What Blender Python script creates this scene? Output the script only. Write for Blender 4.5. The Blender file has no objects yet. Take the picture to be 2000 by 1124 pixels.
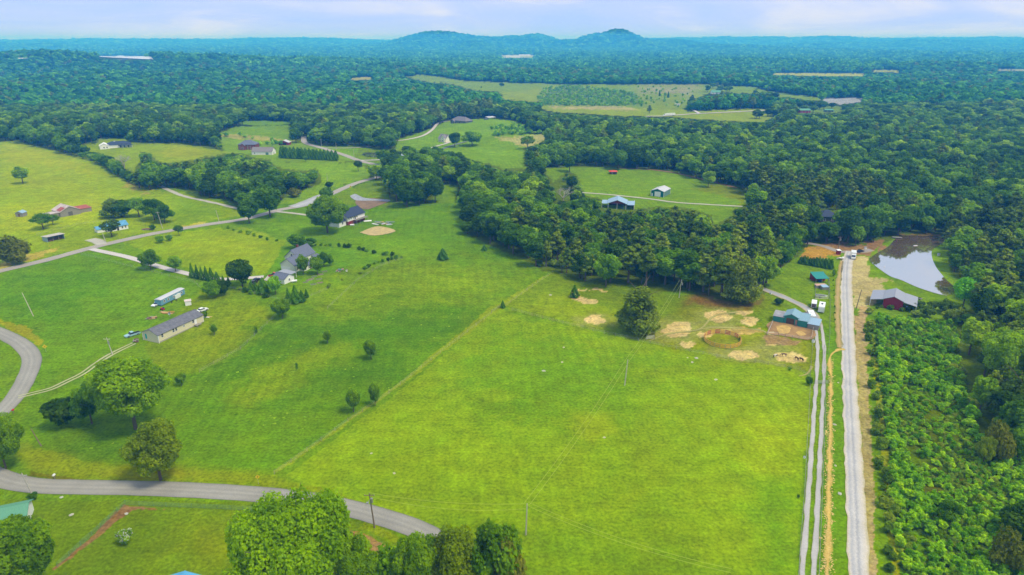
import bpy, bmesh, math, random
import numpy as np
from math import radians, sin, cos, tan, atan, atan2, pi, sqrt, hypot
from mathutils import Vector, Matrix

random.seed(7)
rng = np.random.default_rng(7)
scene = bpy.context.scene
col = scene.collection

# ------------------------------------------------------------------ camera
CAM_H, PITCH, FPX = 110.0, radians(20.0), 1334.0
cam_data = bpy.data.cameras.new('camera')
cam_data.sensor_width = 36.0
cam_data.lens = FPX / 2000.0 * 36.0
cam_data.clip_start, cam_data.clip_end = 1.0, 60000.0
cam = bpy.data.objects.new('camera', cam_data)
cam.location = (0, 0, CAM_H)
cam.rotation_euler = (pi / 2 - PITCH, 0, 0)
col.objects.link(cam)
scene.camera = cam

# ------------------------------------------------------------------ light
SUN_DIR = Vector((0.66, -0.34, 1.25)).normalized()          # towards the sun
SUN_EL = math.asin(SUN_DIR.z)
SUN_AZ = atan2(SUN_DIR.x, SUN_DIR.y)
sun_data = bpy.data.lights.new('sun', 'SUN')
sun_data.energy = 3.0
sun_data.angle = radians(16)
sun_data.color = (1.0, 0.95, 0.86)
sun = bpy.data.objects.new('sun', sun_data)
sun.rotation_euler = SUN_DIR.to_track_quat('Z', 'Y').to_euler()
sun.location = (0, 0, 400)
col.objects.link(sun)

world = bpy.data.worlds.new('World')
scene.world = world
world.use_nodes = True
nt = world.node_tree
for n in list(nt.nodes):
    nt.nodes.remove(n)
N = nt.nodes.new
out = N('ShaderNodeOutputWorld')
bg = N('ShaderNodeBackground')
bg.inputs['Strength'].default_value = 0.1
sky = N('ShaderNodeTexSky')
sky.sky_type = 'NISHITA'
sky.sun_disc = False
sky.sun_elevation = SUN_EL
sky.sun_rotation = SUN_AZ
sky.air_density, sky.dust_density, sky.ozone_density = 1.0, 1.5, 1.5
tc = N('ShaderNodeTexCoord')
mp = N('ShaderNodeMapping')
mp.inputs['Scale'].default_value = (1.6, 1.6, 9.0)
noi = N('ShaderNodeTexNoise')
noi.inputs['Scale'].default_value = 2.4
noi.inputs['Detail'].default_value = 7
noi.inputs['Roughness'].default_value = 0.55
noi.inputs['Distortion'].default_value = 0.6
rmp = N('ShaderNodeValToRGB')
rmp.color_ramp.elements[0].position = 0.36
rmp.color_ramp.elements[0].color = (5.0, 6.8, 11.6, 1)
rmp.color_ramp.elements[1].position = 0.66
rmp.color_ramp.elements[1].color = (7.9, 8.4, 10.4, 1)
e = rmp.color_ramp.elements.new(0.52)
e.color = (5.9, 7.2, 11.2, 1)
mix = N('ShaderNodeMix')
mix.data_type = 'RGBA'
mix.inputs['Factor'].default_value = 0.94
L = nt.links.new
L(tc.outputs['Generated'], mp.inputs['Vector'])
L(mp.outputs[0], noi.inputs['Vector'])
L(noi.outputs[0], rmp.inputs[0])
L(sky.outputs[0], mix.inputs['A'])
L(rmp.outputs[0], mix.inputs['B'])
L(mix.outputs['Result'], bg.inputs['Color'])
L(bg.outputs[0], out.inputs['Surface'])

scene.view_settings.view_transform = 'Standard'
scene.view_settings.look = 'None'
scene.view_settings.exposure = 0.0
scene.view_settings.gamma = 1.0
scene.view_settings.use_curve_mapping = False
scene.cycles.max_bounces = 6
scene.cycles.diffuse_bounces = 3
scene.cycles.glossy_bounces = 3
scene.cycles.transmission_bounces = 4
scene.cycles.transparent_max_bounces = 4
scene.cycles.volume_bounces = 4
scene.cycles.caustics_reflective = False
scene.cycles.caustics_refractive = False
scene.cycles.use_denoising = True

# ------------------------------------------------------------------ colour helpers
ALB = 0.70
def lin(c):
    c = np.asarray(c, float) / 255.0
    return np.where(c <= 0.04045, c / 12.92, ((c + 0.055) / 1.055) ** 2.4)
def alb(c, k=None):
    """albedo from the colour the lit surface shows"""
    return np.clip(lin(c) * (ALB if k is None else k) * np.array([1.07, 1.0, 0.86]), 0.0, 0.85)
def galb(c):
    """the same for grass and crops"""
    q = min(1.0, max(0.0, (c[0] / c[1] - .72) / .25))
    return np.clip(lin(c) * (np.array([0.95 - .18 * q, 0.69, 0.2]) if c[1] > c[0] * 1.03 else np.array([.62, .6, .5])), 0.0, 0.6)

# ------------------------------------------------------------------ noise
_tab = rng.random((256, 256))
def vnoise(x, y, seed=0):
    x = np.asarray(x, float) + seed * 17.13
    y = np.asarray(y, float) + seed * 9.71
    xi, yi = np.floor(x).astype(int), np.floor(y).astype(int)
    fx, fy = x - xi, y - yi
    fx, fy = fx * fx * (3 - 2 * fx), fy * fy * (3 - 2 * fy)
    a = _tab[xi & 255, yi & 255]; b = _tab[(xi + 1) & 255, yi & 255]
    c = _tab[xi & 255, (yi + 1) & 255]; d = _tab[(xi + 1) & 255, (yi + 1) & 255]
    return (a * (1 - fx) + b * fx) * (1 - fy) + (c * (1 - fx) + d * fx) * fy
def fbm(x, y, seed=0, oct=4):
    s, a, t = 0, 1.0, 0
    for i in range(oct):
        s = s + a * vnoise(np.asarray(x) * 2 ** i, np.asarray(y) * 2 ** i, seed + i * 3)
        t += a; a *= 0.5
    return s / t
def sstep(a, b, x):
    t = np.clip((np.asarray(x, float) - a) / (b - a), 0, 1)
    return t * t * (3 - 2 * t)

# ------------------------------------------------------------------ terrain height (metres), analytic
KPX = 0.000662
def hx(px, Y, z=0.0):
    return (px - 1000.0) / FPX * (cos(PITCH) * Y + sin(PITCH) * (CAM_H - z))
BUMPS = []        # (x, y, sx, sy, height)
def bump(px, D, wpx, sy, ztop):
    BUMPS.append((hx(px, D, ztop), D, wpx / FPX * 0.94 * D, sy, ztop))
# far peaks and ridges: the pixel row of a crest gives its height at its distance
def crest(py, D):
    return CAM_H + D * (76 - py) * KPX
for px, D, w, sy, py in [(850, 8600, 74, 460, 75.5), (900, 8700, 150, 560, 81), (800, 7900, 60, 420, 86), (925, 7300, 40, 380, 81), (1050, 9200, 42, 360, 76),
                         (1020, 8500, 70, 400, 82), (1100, 7900, 22, 250, 85), (1158, 8000, 34, 300, 77.5), (1206, 8400, 42, 340, 72.5), (1215, 8300, 130, 420, 83),
                         (1265, 7500, 50, 300, 84), (1330, 8300, 60, 350, 86), (740, 8600, 50, 350, 92), (1000, 9000, 160, 400, 90),
                         (132, 6200, 34, 250, 97), (1400, 7000, 70, 350, 92), (1600, 8500, 90, 350, 86), (1820, 8800, 110, 350, 85)]:
    bump(px, D, w, sy, crest(py, D) - 6)
bump(600, 2900, 190, 260, 26); bump(330, 2700, 170, 240, 44); bump(60, 2500, 130, 260, 56); bump(-200, 2500, 150, 300, 52); bump(420, 2050, 80, 150, 16)
bump(760, 2500, 70, 150, 16); bump(180, 1950, 90, 160, 14); bump(450, 4500, 600, 800, -16); bump(300, 1400, 330, 280, -12); bump(60, 860, 120, 90, 7); bump(330, 850, 110, 80, 6)
bump(1500, 3100, 220, 300, 18); bump(1850, 2500, 160, 260, 20); bump(1700, 1500, 150, 200, 9); bump(2050, 1150, 130, 200, 10)
bump(1000, 2150, 240, 170, 7); bump(1180, 1750, 80, 160, 9); bump(830, 2150, 60, 110, 8)
for px, D, w, py in [(-200, 11200, 160, 80), (90, 11000, 70, 81), (250, 11500, 90, 79), (470, 11300, 110, 80), (660, 11800, 90, 79.5), (1340, 11500, 60, 79.5), (1415, 12000, 34, 77),
                     (1500, 12000, 40, 78), (1610, 11200, 70, 77.5), (1740, 11600, 70, 79), (1900, 11200, 100, 79), (2150, 11500, 120, 79)]:
    bump(px, D, w, 420, crest(py, D) - 62)
for px, D, w, py in [(40, 7200, 60, 96), (360, 8000, 90, 93), (560, 7600, 80, 95), (1480, 7400, 110, 93), (1700, 8000, 130, 91), (1950, 7400, 110, 94)]:
    bump(px, D, w, 300, crest(py, D) - 10)
bump(955, 900, 70, 80, 5); bump(700, 520, 200, 60, 0.0)
bump(120, 1500, 200, 150, 5)
POND = (None, None)
def h(x, y):
    x = np.asarray(x, float); y = np.asarray(y, float)
    r = np.hypot(x, y)
    z = 1.6 * sstep(150, 420, r) * (fbm(x / 130, y / 130, 1, 2) - 0.5) * 2
    z = z + 7.0 * sstep(550, 1500, r) * (fbm(x / 420, y / 420, 5, 3) - 0.5) * 2
    z = z + 20.0 * sstep(2200, 5000, r) * (fbm(x / 1300, y / 1300, 9, 4) - 0.45) * 2
    for bx, by, sx, sy, hh in BUMPS:
        z = z + hh * np.exp(-((x - bx) / sx) ** 2 - ((y - by) / sy) ** 2)
    # distant ridge lines
    ang = x / np.maximum(y, 1.0)
    rid = 44 + 62 * fbm(ang * 5 + 40, y / 6000, 21, 2) + 16 * (fbm(ang * 30, y / 3000, 25, 3) - .5)
    rid = rid + 10 * np.exp(-((ang + 0.35) / 0.25) ** 2)
    z = z + rid * sstep(9800, 12000, r) * (y > 0)
    rid2 = 75 * np.clip(fbm(ang * 7 + 11, 0.3 + y * 0, 31, 3) - 0.35, 0, 1) * 2
    z = z + rid2 * np.exp(-((r - 9800) / 600) ** 2) * (y > 0)
    if POND[0] is not None:
        (cx, cy), (z0, rad) = POND
        m = 1 - sstep(rad, rad * 1.7, np.hypot(x - cx, (y - cy)))
        z = z * (1 - m) + z0 * m
    return z
def P(px, py, dz=0.0):
    """the point of the ground seen at a pixel of the 2000 x 1124 photograph"""
    px = np.atleast_1d(np.asarray(px, float)); py = np.atleast_1d(np.asarray(py, float))
    dep = PITCH + np.arctan((py - 562.0) / FPX)
    dep = np.maximum(dep, 0.004)
    lx = (px - 1000.0) / FPX
    sl = np.tan(dep)                                      # drop per metre of Y
    k = lx * (cos(PITCH) + sin(PITCH) * sl)               # X per metre of Y
    Ys = (CAM_H - 62.0) / sl                              # no ground above this height before 3 km
    Y = np.minimum(Ys, 2000.0); Y = np.where(py < 96, 3000.0, Y)
    best = np.full(px.shape, 11500.0); done = np.zeros(px.shape, bool)
    prev = Y.copy()
    for i in range(260):
        hit = ((CAM_H - Y * sl) <= h(k * Y, Y)) & ~done
        if hit.any():
            a, b = prev[hit], Y[hit]; kk, ss = k[hit], sl[hit]
            for _ in range(13):
                m = 0.5 * (a + b)
                under = (CAM_H - m * ss) <= h(kk * m, m)
                b = np.where(under, m, b); a = np.where(under, a, m)
            best[hit] = b; done |= hit
        if done.all():
            break
        prev = Y.copy()
        Y = np.where(done, Y, Y * 1.012)
        if Y.max() > 11500:
            break
    x = k * best
    return np.stack([x, best, h(x, best) + dz], -1)
def P1(px, py, dz=0.0):
    return Vector(P(px, py, dz)[0])
def proj(x, y, z):
    dy = np.asarray(y); dz = np.asarray(z) - CAM_H
    depth = dy * cos(PITCH) - dz * sin(PITCH)
    up = dy * sin(PITCH) + dz * cos(PITCH)
    depth = np.where(depth < 1, 1, depth)
    return 1000 + FPX * np.asarray(x) / depth, 562 - FPX * up / depth
def ztop(Y, py):
    return CAM_H - Y * tan(PITCH + atan((py - 562.0) / FPX))
# pond levelled
_c = P1(1775, 520)
POND = ((_c.x, _c.y), (float(_c.z), 52.0))

# ------------------------------------------------------------------ polygons
def inpoly(px, py, poly):
    poly = np.asarray(poly, float)
    res = np.zeros(px.shape, bool)
    bb = (px >= poly[:, 0].min()) & (px <= poly[:, 0].max()) & (py >= poly[:, 1].min()) & (py <= poly[:, 1].max())
    if not bb.any():
        return res
    x, y = px[bb], py[bb]
    c = np.zeros(x.shape, bool)
    n = len(poly)
    for i in range(n):
        x1, y1 = poly[i]; x2, y2 = poly[(i + 1) % n]
        if y1 == y2:
            continue
        cond = ((y1 > y) != (y2 > y)) & (x < (x2 - x1) * (y - y1) / (y2 - y1) + x1)
        c ^= cond
    res[bb] = c
    return res

# ------------------------------------------------------------------ materials
def new_mat(name):
    m = bpy.data.materials.new(name)
    m.use_nodes = True
    t = m.node_tree
    for n in list(t.nodes):
        t.nodes.remove(n)
    o = t.nodes.new('ShaderNodeOutputMaterial')
    return m, t, o
_mats = {}
def mat(name, rgb, rough=0.8, var=0.12, scale=1.5, metal=0.0, spec=0.3, streak=None, k=None, raw=False):
    """painted or weathered surface: base colour with noise; streak = (sx, sy, sz) stretches the noise into streaks"""
    if name in _mats:
        return _mats[name]
    m, t, o = new_mat(name)
    b = t.nodes.new('ShaderNodeBsdfPrincipled')
    base = np.asarray(rgb, float) if raw else alb(rgb, k)
    tcn = t.nodes.new('ShaderNodeTexCoord')
    mpn = t.nodes.new('ShaderNodeMapping')
    mpn.inputs['Scale'].default_value = streak or (1, 1, 1)
    nn = t.nodes.new('ShaderNodeTexNoise')
    nn.inputs['Scale'].default_value = scale
    nn.inputs['Detail'].default_value = 6
    rr = t.nodes.new('ShaderNodeValToRGB')
    rr.color_ramp.elements[0].position = 0.3
    rr.color_ramp.elements[1].position = 0.7
    rr.color_ramp.elements[0].color = (*(np.clip(base * (1 - var), 0, 1)), 1)
    rr.color_ramp.elements[1].color = (*(np.clip(base * (1 + var), 0, 1)), 1)
    t.links.new(tcn.outputs['Object'], mpn.inputs[0])
    t.links.new(mpn.outputs[0], nn.inputs['Vector'])
    t.links.new(nn.outputs[0], rr.inputs[0])
    t.links.new(rr.outputs[0], b.inputs['Base Color'])
    b.inputs['Roughness'].default_value = rough
    b.inputs['Metallic'].default_value = metal
    b.inputs['Specular IOR Level'].default_value = spec
    t.links.new(b.outputs[0], o.inputs['Surface'])
    _mats[name] = m
    return m

# ------------------------------------------------------------------ object helpers
def tag(o, label=None, cat=None, group=None, kind=None):
    if label: o['label'] = label
    if cat: o['category'] = cat
    if group: o['group'] = group
    if kind: o['kind'] = kind
    return o
def empty(name, loc, rz=0.0):
    o = bpy.data.objects.new(name, None)
    o.empty_display_size = 1
    o.location = loc; o.rotation_euler = (0, 0, rz)
    col.objects.link(o)
    return o
def mesh_np(name, verts, faces, smooth=False):
    """verts (n,3), faces (m,k) numpy -> mesh, fast"""
    me = bpy.data.meshes.new(name)
    faces = np.asarray(faces, np.int32)
    k = faces.shape[1]
    me.vertices.add(len(verts)); me.vertices.foreach_set('co', np.asarray(verts, np.float32).ravel())
    me.loops.add(faces.size); me.loops.foreach_set('vertex_index', faces.ravel())
    me.polygons.add(len(faces))
    me.polygons.foreach_set('loop_start', np.arange(0, faces.size, k, dtype=np.int32))
    if smooth:
        me.polygons.foreach_set('use_smooth', np.ones(len(faces), bool))
    me.update(calc_edges=True)
    return me
def link_mesh(name, me, mt=None, parent=None):
    o = bpy.data.objects.new(name, me)
    if mt is not None and len(me.materials) == 0:
        me.materials.append(mt)
    col.objects.link(o)
    if parent is not None:
        o.parent = parent
    return o
class MB:
    """collects boxes, prisms, tubes; build() links them as one mesh"""
    def __init__(s): s.v, s.f = [], []
    def poly(s, pts, faces):
        b = len(s.v); s.v += [tuple(p) for p in pts]; s.f += [tuple(b + i for i in f) for f in faces]; return s
    def box(s, x0, x1, y0, y1, z0, z1):
        return s.poly([(x0, y0, z0), (x1, y0, z0), (x1, y1, z0), (x0, y1, z0), (x0, y0, z1), (x1, y0, z1), (x1, y1, z1), (x0, y1, z1)],
                      [(0, 3, 2, 1), (4, 5, 6, 7), (0, 1, 5, 4), (1, 2, 6, 5), (2, 3, 7, 6), (3, 0, 4, 7)])
    def slab(s, quad, th):
        """quad: 4 corners ccw from above, thickened downward"""
        q = [Vector(p) for p in quad]
        n = (q[1] - q[0]).cross(q[3] - q[0]).normalized()
        lo = [p - n * th for p in q]
        return s.poly(q + lo, [(0, 1, 2, 3), (7, 6, 5, 4), (0, 4, 5, 1), (1, 5, 6, 2), (2, 6, 7, 3), (3, 7, 4, 0)])
    def prism(s, outline, y0, y1):
        """outline in (x, z), ccw seen from -y; extruded along y"""
        n = len(outline)
        pts = [(x, y0, z) for x, z in outline] + [(x, y1, z) for x, z in outline]
        fs = [tuple(range(n)), tuple(range(2 * n - 1, n - 1, -1))]
        fs += [(i, n + i, n + (i + 1) % n, (i + 1) % n) for i in range(n)]
        return s.poly(pts, fs)
    def prismx(s, outline, x0, x1):
        """outline in (y, z); extruded along x"""
        n = len(outline)
        pts = [(x0, y, z) for y, z in outline] + [(x1, y, z) for y, z in outline]
        fs = [tuple(range(n - 1, -1, -1)), tuple(range(n, 2 * n))]
        fs += [((i + 1) % n, n + (i + 1) % n, n + i, i) for i in range(n)]
        return s.poly(pts, fs)
    def tube(s, a, b, ra, rb=None, n=8):
        a, b = Vector(a), Vector(b); rb = ra if rb is None else rb
        d = (b - a).normalized()
        u = d.cross(Vector((0, 0, 1)))
        if u.length < 1e-3: u = Vector((1, 0, 0))
        u.normalize(); w = d.cross(u)
        pts = []
        for c, r in ((a, ra), (b, rb)):
            for i in range(n):
                t = 2 * pi * i / n
                pts.append(c + u * (cos(t) * r) + w * (sin(t) * r))
        fs = [(i, (i + 1) % n, n + (i + 1) % n, n + i) for i in range(n)]
        fs += [tuple(range(n - 1, -1, -1)), tuple(range(n, 2 * n))]
        return s.poly(pts, fs)
    def mesh(s, name='m'):
        me = bpy.data.meshes.new(name); me.from_pydata([tuple(v) for v in s.v], [], s.f); me.update(); return me
    def build(s, name, mt, parent=None, smooth=False):
        me = s.mesh(name)
        if smooth:
            for p in me.polygons: p.use_smooth = True
        return link_mesh(name, me, mt, parent)
def copy_tree(o, parent=None):
    c = o.copy(); col.objects.link(c)
    if parent is not None: c.parent = parent
    for ch in list(o.children):
        copy_tree(ch, c)
    return c
# ================================================================== ground
# clearings as the photograph shows them, pixel outlines of ground areas
def _z(pts): return [tuple(p) for p in pts]
FIELDS = {
 'house_a': [(148,290),(165,284),(190,280),(195,272),(245,272),(250,279),(365,282),(420,291),(436,296),(470,300),(452,300),(440,300),(405,306),(350,316),(320,318),(303,312),(296,300),(276,297),(272,320),(262,336),(245,330),(238,316),(215,306),(190,299),(165,296)],
 'field_b': [(425,262),(460,247),(520,246),(567,247),(566,272),(600,278),(570,276),(545,280),(565,292),(550,300),(520,290),(460,282),(455,272),(430,268)],
 'field_b2': [(470,236),(560,237),(575,240),(560,246),(470,244)],
 'garden_b': [(430,268),(462,268),(545,276),(600,283),(640,286),(660,292),(700,316),(660,318),(540,316),(500,308),(470,300),(436,296)],
 'knoll': [(640,286),(700,288),(750,292),(775,290),(777,274),(830,256),(868,239),(880,236),(960,231),(1000,236),(1030,245),(1024,262),(1076,262),(1060,275),(1030,285),(1022,296),(1026,325),(985,331),(960,321),(915,311),(900,304),(862,305),(850,312),(840,300),(822,292),(802,300),(795,308),(770,314),(745,318),(735,330),(700,322),(672,304)],
 'field_c': [(530,306),(560,318),(600,316),(700,320),(722,335),(722,350),(665,362),(640,378),(600,395),(560,402),(545,405),(545,396),(560,384),(582,376),(627,358),(628,345),(618,327),(600,334),(556,331),(528,319)],
 'shed_field': [(960,322),(1030,325),(1060,330),(1105,327),(1200,328),(1280,332),(1330,340),(1370,352),(1400,358),(1440,368),(1470,386),(1462,394),(1450,404),(1432,408),(1434,420),(1408,432),(1400,442),(1388,421),(1360,411),(1335,406),(1290,402),(1240,410),(1180,408),(1175,388),(1140,380),(1134,355),(1122,338),(1108,334),(1095,345),(1080,356),(1062,332),(1030,330),(985,331)],
 'left_open': [(-400,275),(0,277),(40,278),(75,288),(110,296),(140,307),(180,316),(215,336),(225,342),(240,354),(272,368),(300,374),(330,364),(372,377),(400,387),(440,390),(462,404),(480,412),(545,402),(600,396),(640,378),(665,362),(722,350),(745,352),(752,372),(766,396),(800,408),(845,400),(850,362),(896,362),(890,388),(896,400),(899,430),(905,455),(955,482),(975,492),(1010,502),(1040,517),(1060,530),(1085,532),(1120,548),(1170,560),(1210,562),(1232,556),(1260,562),(1300,572),(1345,568),(1385,580),(1440,596),(1482,580),(1520,562),(1530,520),(1560,500),(1575,486),(1600,475),(1640,478),(1700,486),(1740,470),(1760,458),(1840,462),(1850,480),(1832,490),(1850,520),(1880,560),(1900,590),(1890,610),(1870,630),(1700,625),(1700,700),(1720,800),(1745,1000),(1775,1400),(-700,1400),(-700,300)],
 'scrub': [(1695,615),(1800,630),(1870,632),(1868,690),(1878,725),(1895,790),(1910,850),(1960,880),(2060,900),(2200,920),(2300,1300),(1770,1400),(1745,1000),(1720,800),(1700,700)],
 'hill_field': [(790,150),(830,146),(900,157),(1000,162),(1110,165),(1235,166),(1370,165),(1465,170),(1480,180),(1440,184),(1400,178),(1350,195),(1335,215),(1210,215),(1060,212),(1060,200),(985,195),(975,180),(930,177),(880,165),(830,160)],
 'strip_h': [(1040,208),(1210,210),(1330,214),(1345,218),(1480,212),(1518,216),(1510,230),(1490,238),(1440,238),(1330,230),(1200,226),(1080,219)],
 'field_i': [(1420,168),(1470,170),(1500,178),(1560,186),(1620,193),(1684,196),(1660,201),(1590,197),(1530,190),(1480,184),(1430,180)],
 'house_j': [(1550,208),(1640,208),(1650,220),(1560,222)],
 'far_1': [(1508,142),(1690,144),(1690,150),(1600,149),(1510,147)],
 'far_2': [(1700,136),(1758,138),(1758,143),(1705,141)],
 'far_3': [(1945,135),(2010,135),(2010,139),(1950,139)],
 'far_4': [(678,153),(730,150),(730,155),(690,158)],
 'far_5': [(978,108),(1045,108),(1040,114),(985,115)],
 'far_lake': [(175,110),(235,108),(300,111),(297,118),(230,116)],
 'left_gap': [(0,212),(20,210),(50,213),(45,221),(0,220)],
}
WOODISH = {   # trees grow on these parts of the open area: (polygon, kind mix)
 'glade_trees': [(745,318),(790,308),(850,302),(905,303),(960,322),(1000,335),(1040,330),(1062,336),(1080,356),(1110,338),(1134,356),(1140,382),(1176,392),(1182,412),(1240,412),(1290,404),(1340,408),(1390,424),(1402,444),(1436,420),(1452,404),(1470,386),(1560,470),(1528,520),(1520,560),(1482,578),(1440,592),(1385,576),(1345,566),(1300,568),(1260,558),(1232,552),(1210,558),(1170,556),(1120,545),(1085,528),(1060,526),(1040,514),(1010,500),(975,490),(955,480),(905,455),(900,430),(896,400),(892,380),(900,362),(850,362),(845,398),(800,405),(766,393),(752,370)],
}
# colour zones painted in this order: (pixel outline, colour shown, edge roughness px, blend px)
ZN = []
def zone(poly, c, jit=4.0, soft=0.0, k=None): ZN.append((poly, c, jit, soft))
G_BRIGHT, G_MID, G_DARK = (128,174,4), (112,160,8), (92,146,6)
ZN_FIELD = {'house_a': (132,168,36), 'field_b': (112,160,56), 'field_b2': (105,155,60), 'garden_b': (118,165,50), 'knoll': (116,168,46),
            'field_c': (118,168,32), 'shed_field': (112,160,36), 'hill_field': (122,160,66), 'strip_h': (138,168,58), 'field_i': (120,160,60),
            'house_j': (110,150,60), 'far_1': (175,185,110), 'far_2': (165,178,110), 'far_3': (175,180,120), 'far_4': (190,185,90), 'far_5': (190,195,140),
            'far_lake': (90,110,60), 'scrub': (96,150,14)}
zone(FIELDS['left_open'], (108,158,8), 0)
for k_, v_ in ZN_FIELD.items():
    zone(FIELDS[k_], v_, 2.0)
# left meadow, yellow green, with flowers
zone([(-400,275),(0,277),(40,278),(75,288),(110,296),(180,316),(240,354),(300,374),(372,377),(462,404),(470,420),(400,436),(300,452),(185,480),(100,500),(0,528),(-400,640)], (140,178,10), 3)
zone([(0,282),(100,300),(210,340),(225,350),(120,330),(60,318),(0,320)], (168,182,52), 14)
zone([(0,330),(60,335),(130,350),(190,372),(120,380),(40,372),(0,378)], (158,184,16), 16)
zone([(0,400),(60,402),(180,380),(240,400),(170,430),(100,440),(0,460)], (166,190,10), 14)
zone([(330,380),(420,398),(460,410),(400,432),(330,440),(340,410)], (120,168,20), 8)
zone([(245,352),(272,366),(300,374),(280,378),(240,366)], (190,182,90), 6)
zone([(0,512),(40,500),(100,484),(120,480),(110,492),(40,512),(0,526)], (214,196,96), 5)
zone([(350,440),(400,434),(410,438),(360,446)], (214,206,90), 3)
# field between the roads, left
zone([(0,540),(100,512),(180,492),(240,508),(330,532),(380,548),(420,556),(400,580),(300,560),(340,620),(270,645),(200,690),(120,728),(60,770),(78,700),(50,665),(0,630)], (104,158,2), 3)
zone([(-20,560),(90,530),(170,510),(240,530),(180,580),(100,620),(60,640),(0,600)], (90,148,2), 22)
zone([(0,625),(50,640),(75,656),(88,672),(78,680),(60,662),(0,636)], (160,165,60), 5)
zone([(230,470),(350,452),(480,445),(560,470),(550,490),(545,530),(450,545),(380,528),(300,500)], (132,172,34), 4)
zone([(330,470),(480,458),(545,480),(500,510),(400,512)], (146,178,48), 14)
zone([(555,480),(640,480),(790,500),(740,520),(690,545),(620,600),(560,590),(500,570)], (98,156,18), 3)
zone([(545,400),(600,396),(745,352),(766,396),(900,400),(905,455),(1000,500),(1060,530),(980,585),(900,560),(790,505),(640,478),(545,468),(480,440),(470,430)], (98,152,20), 2)
zone([(470,432),(545,424),(640,455),(790,470),(900,490),(790,500),(640,478),(560,462)], (112,166,10), 14)
zone([(600,395),(745,352),(766,396),(760,408),(700,400),(620,410)], (108,150,32), 5)
# mown yard round the long house
zone([(280,680),(400,560),(450,560),(540,590),(545,610),(470,680),(390,728),(330,740),(300,720)], (116,154,32), 5)
zone([(330,690),(470,610),(530,600),(480,650),(400,700)], (136,162,50), 18)
zone([(440,560),(500,572),(560,590),(640,560),(700,540),(700,548),(640,580),(570,625),(540,640),(520,600)], (100,150,30), 8)
# large fields in the middle
zone([(540,640),(620,580),(700,535),(790,508),(880,495),(960,500),(1070,535),(975,600),(760,765),(540,925),(400,905),(330,880),(100,900),(40,830),(60,775),(180,720),(300,740),(400,730),(480,690)], (100,152,4), 3)
zone([(560,640),(700,560),(800,530),(960,560),(940,600),(800,700),(700,760),(560,760),(440,800),(400,760),(480,690)], (84,138,8), 40)
zone([(560,560),(790,510),(1000,530),(1040,545),(960,590),(760,600),(600,620)], (118,160,14), 26)
zone([(440,770),(560,700),(640,670),(700,680),(600,740),(480,800)], (124,166,10), 16)
zone([(70,880),(240,850),(330,890),(330,920),(180,915),(80,905)], (92,142,4), 10)
zone([(40,868),(90,880),(160,902),(300,912),(500,925),(560,938),(700,965),(800,1010),(860,1030),(820,1018),(700,985),(560,955),(400,942),(150,935),(60,918),(30,890)], (134,160,16), 8)
zone([(200,925),(280,915),(400,935),(330,942),(220,940)], (146,152,40), 12)
zone([(60,918),(150,935),(300,945),(150,942),(50,930)], (140,142,44), 6)
zone([(975,600),(1000,612),(1270,672),(1500,714),(1565,725),(1585,760),(1570,900),(1556,1124),(1550,1500),(900,1500),(950,1080),(800,1015),(560,930),(650,860),(770,775)], G_BRIGHT, 3)
zone([(900,1050),(1100,1010),(1350,1080),(1400,1300),(900,1300)], (112,160,6), 60)
zone([(1000,640),(1200,690),(1300,760),(1200,830),(950,800),(860,740)], (106,162,4), 55)
zone([(1450,800),(1560,790),(1550,920),(1470,900)], (150,184,20), 30)
zone([(1480,950),(1550,940),(1545,1124),(1480,1124)], (104,160,4), 20)
zone([(1136,822),(1178,824),(1180,842),(1160,852),(1148,846)], (190,198,66), 6)
zone([(1120,812),(1190,812),(1195,850),(1160,862),(1125,850)], (146,180,30), 8)
zone([(532,924),(544,924),(762,770),(976,604),(1075,539),(1085,529),(1072,536),(962,598),(754,768)], (138,168,16), 3)
# horse paddock
zone([(985,598),(1085,530),(1120,548),(1210,562),(1300,572),(1385,580),(1440,596),(1500,575),(1580,612),(1598,650),(1588,720),(1560,724),(1500,712),(1270,670),(1000,608)], (112,150,30), 2)
zone([(990,600),(1080,570),(1200,600),(1210,640),(1120,625),(1010,608)], (132,168,12), 8)
zone([(1255,640),(1300,630),(1420,640),(1520,650),(1590,660),(1585,720),(1500,712),(1270,670)], (140,156,72), 12)
zone([(1300,640),(1340,650),(1390,655),(1500,650),(1490,642),(1380,628)], (216,186,112), 6)
zone([(1345,570),(1440,592),(1500,578),(1480,600),(1400,606),(1340,596)], (150,112,66), 8)
zone([(1330,600),(1400,606),(1440,630),(1380,640),(1330,620)], (128,140,48), 8)
for cx_, cy_, rx_, ry_ in [(1325,646,60,26),(1405,622,48,22),(1500,690,70,26),(1160,628,44,14),(1440,690,60,16)]:
    zone([(cx_ + rx_ * cos(t), cy_ + ry_ * sin(t)) for t in np.linspace(0, 2 * pi, 14)[:-1]], (172,176,84), 9)
for cx_, cy_, rx_, ry_ in [(1158,626,22,8),(1152,578,36,14),(1325,644,28,14),(1343,673,17,7),(1405,618,26,12),(1452,694,30,10),(1455,610,16,7),(1462,628,20,6),(1542,698,32,12),(1508,672,8,4),(1378,655,14,6)]:
    zone([(cx_ + rx_ * cos(t), cy_ + ry_ * sin(t)) for t in np.linspace(0, 2 * pi, 14)[:-1]], (240,212,146), 5)
zone([(1496,654),(1530,656),(1560,664),(1556,672),(1520,674),(1492,664)], (182,152,104), 6)
zone([(1118,570),(1150,566),(1190,572),(1196,584),(1170,588),(1140,580)], (112,146,54), 3)
zone([(1480,545),(1530,520),(1600,520),(1640,520),(1640,640),(1600,640),(1545,600),(1500,572)], (112,158,20), 4)
zone([(1560,500),(1575,484),(1610,478),(1650,484),(1635,498),(1600,508),(1575,508)], (216,168,84), 4)
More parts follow.
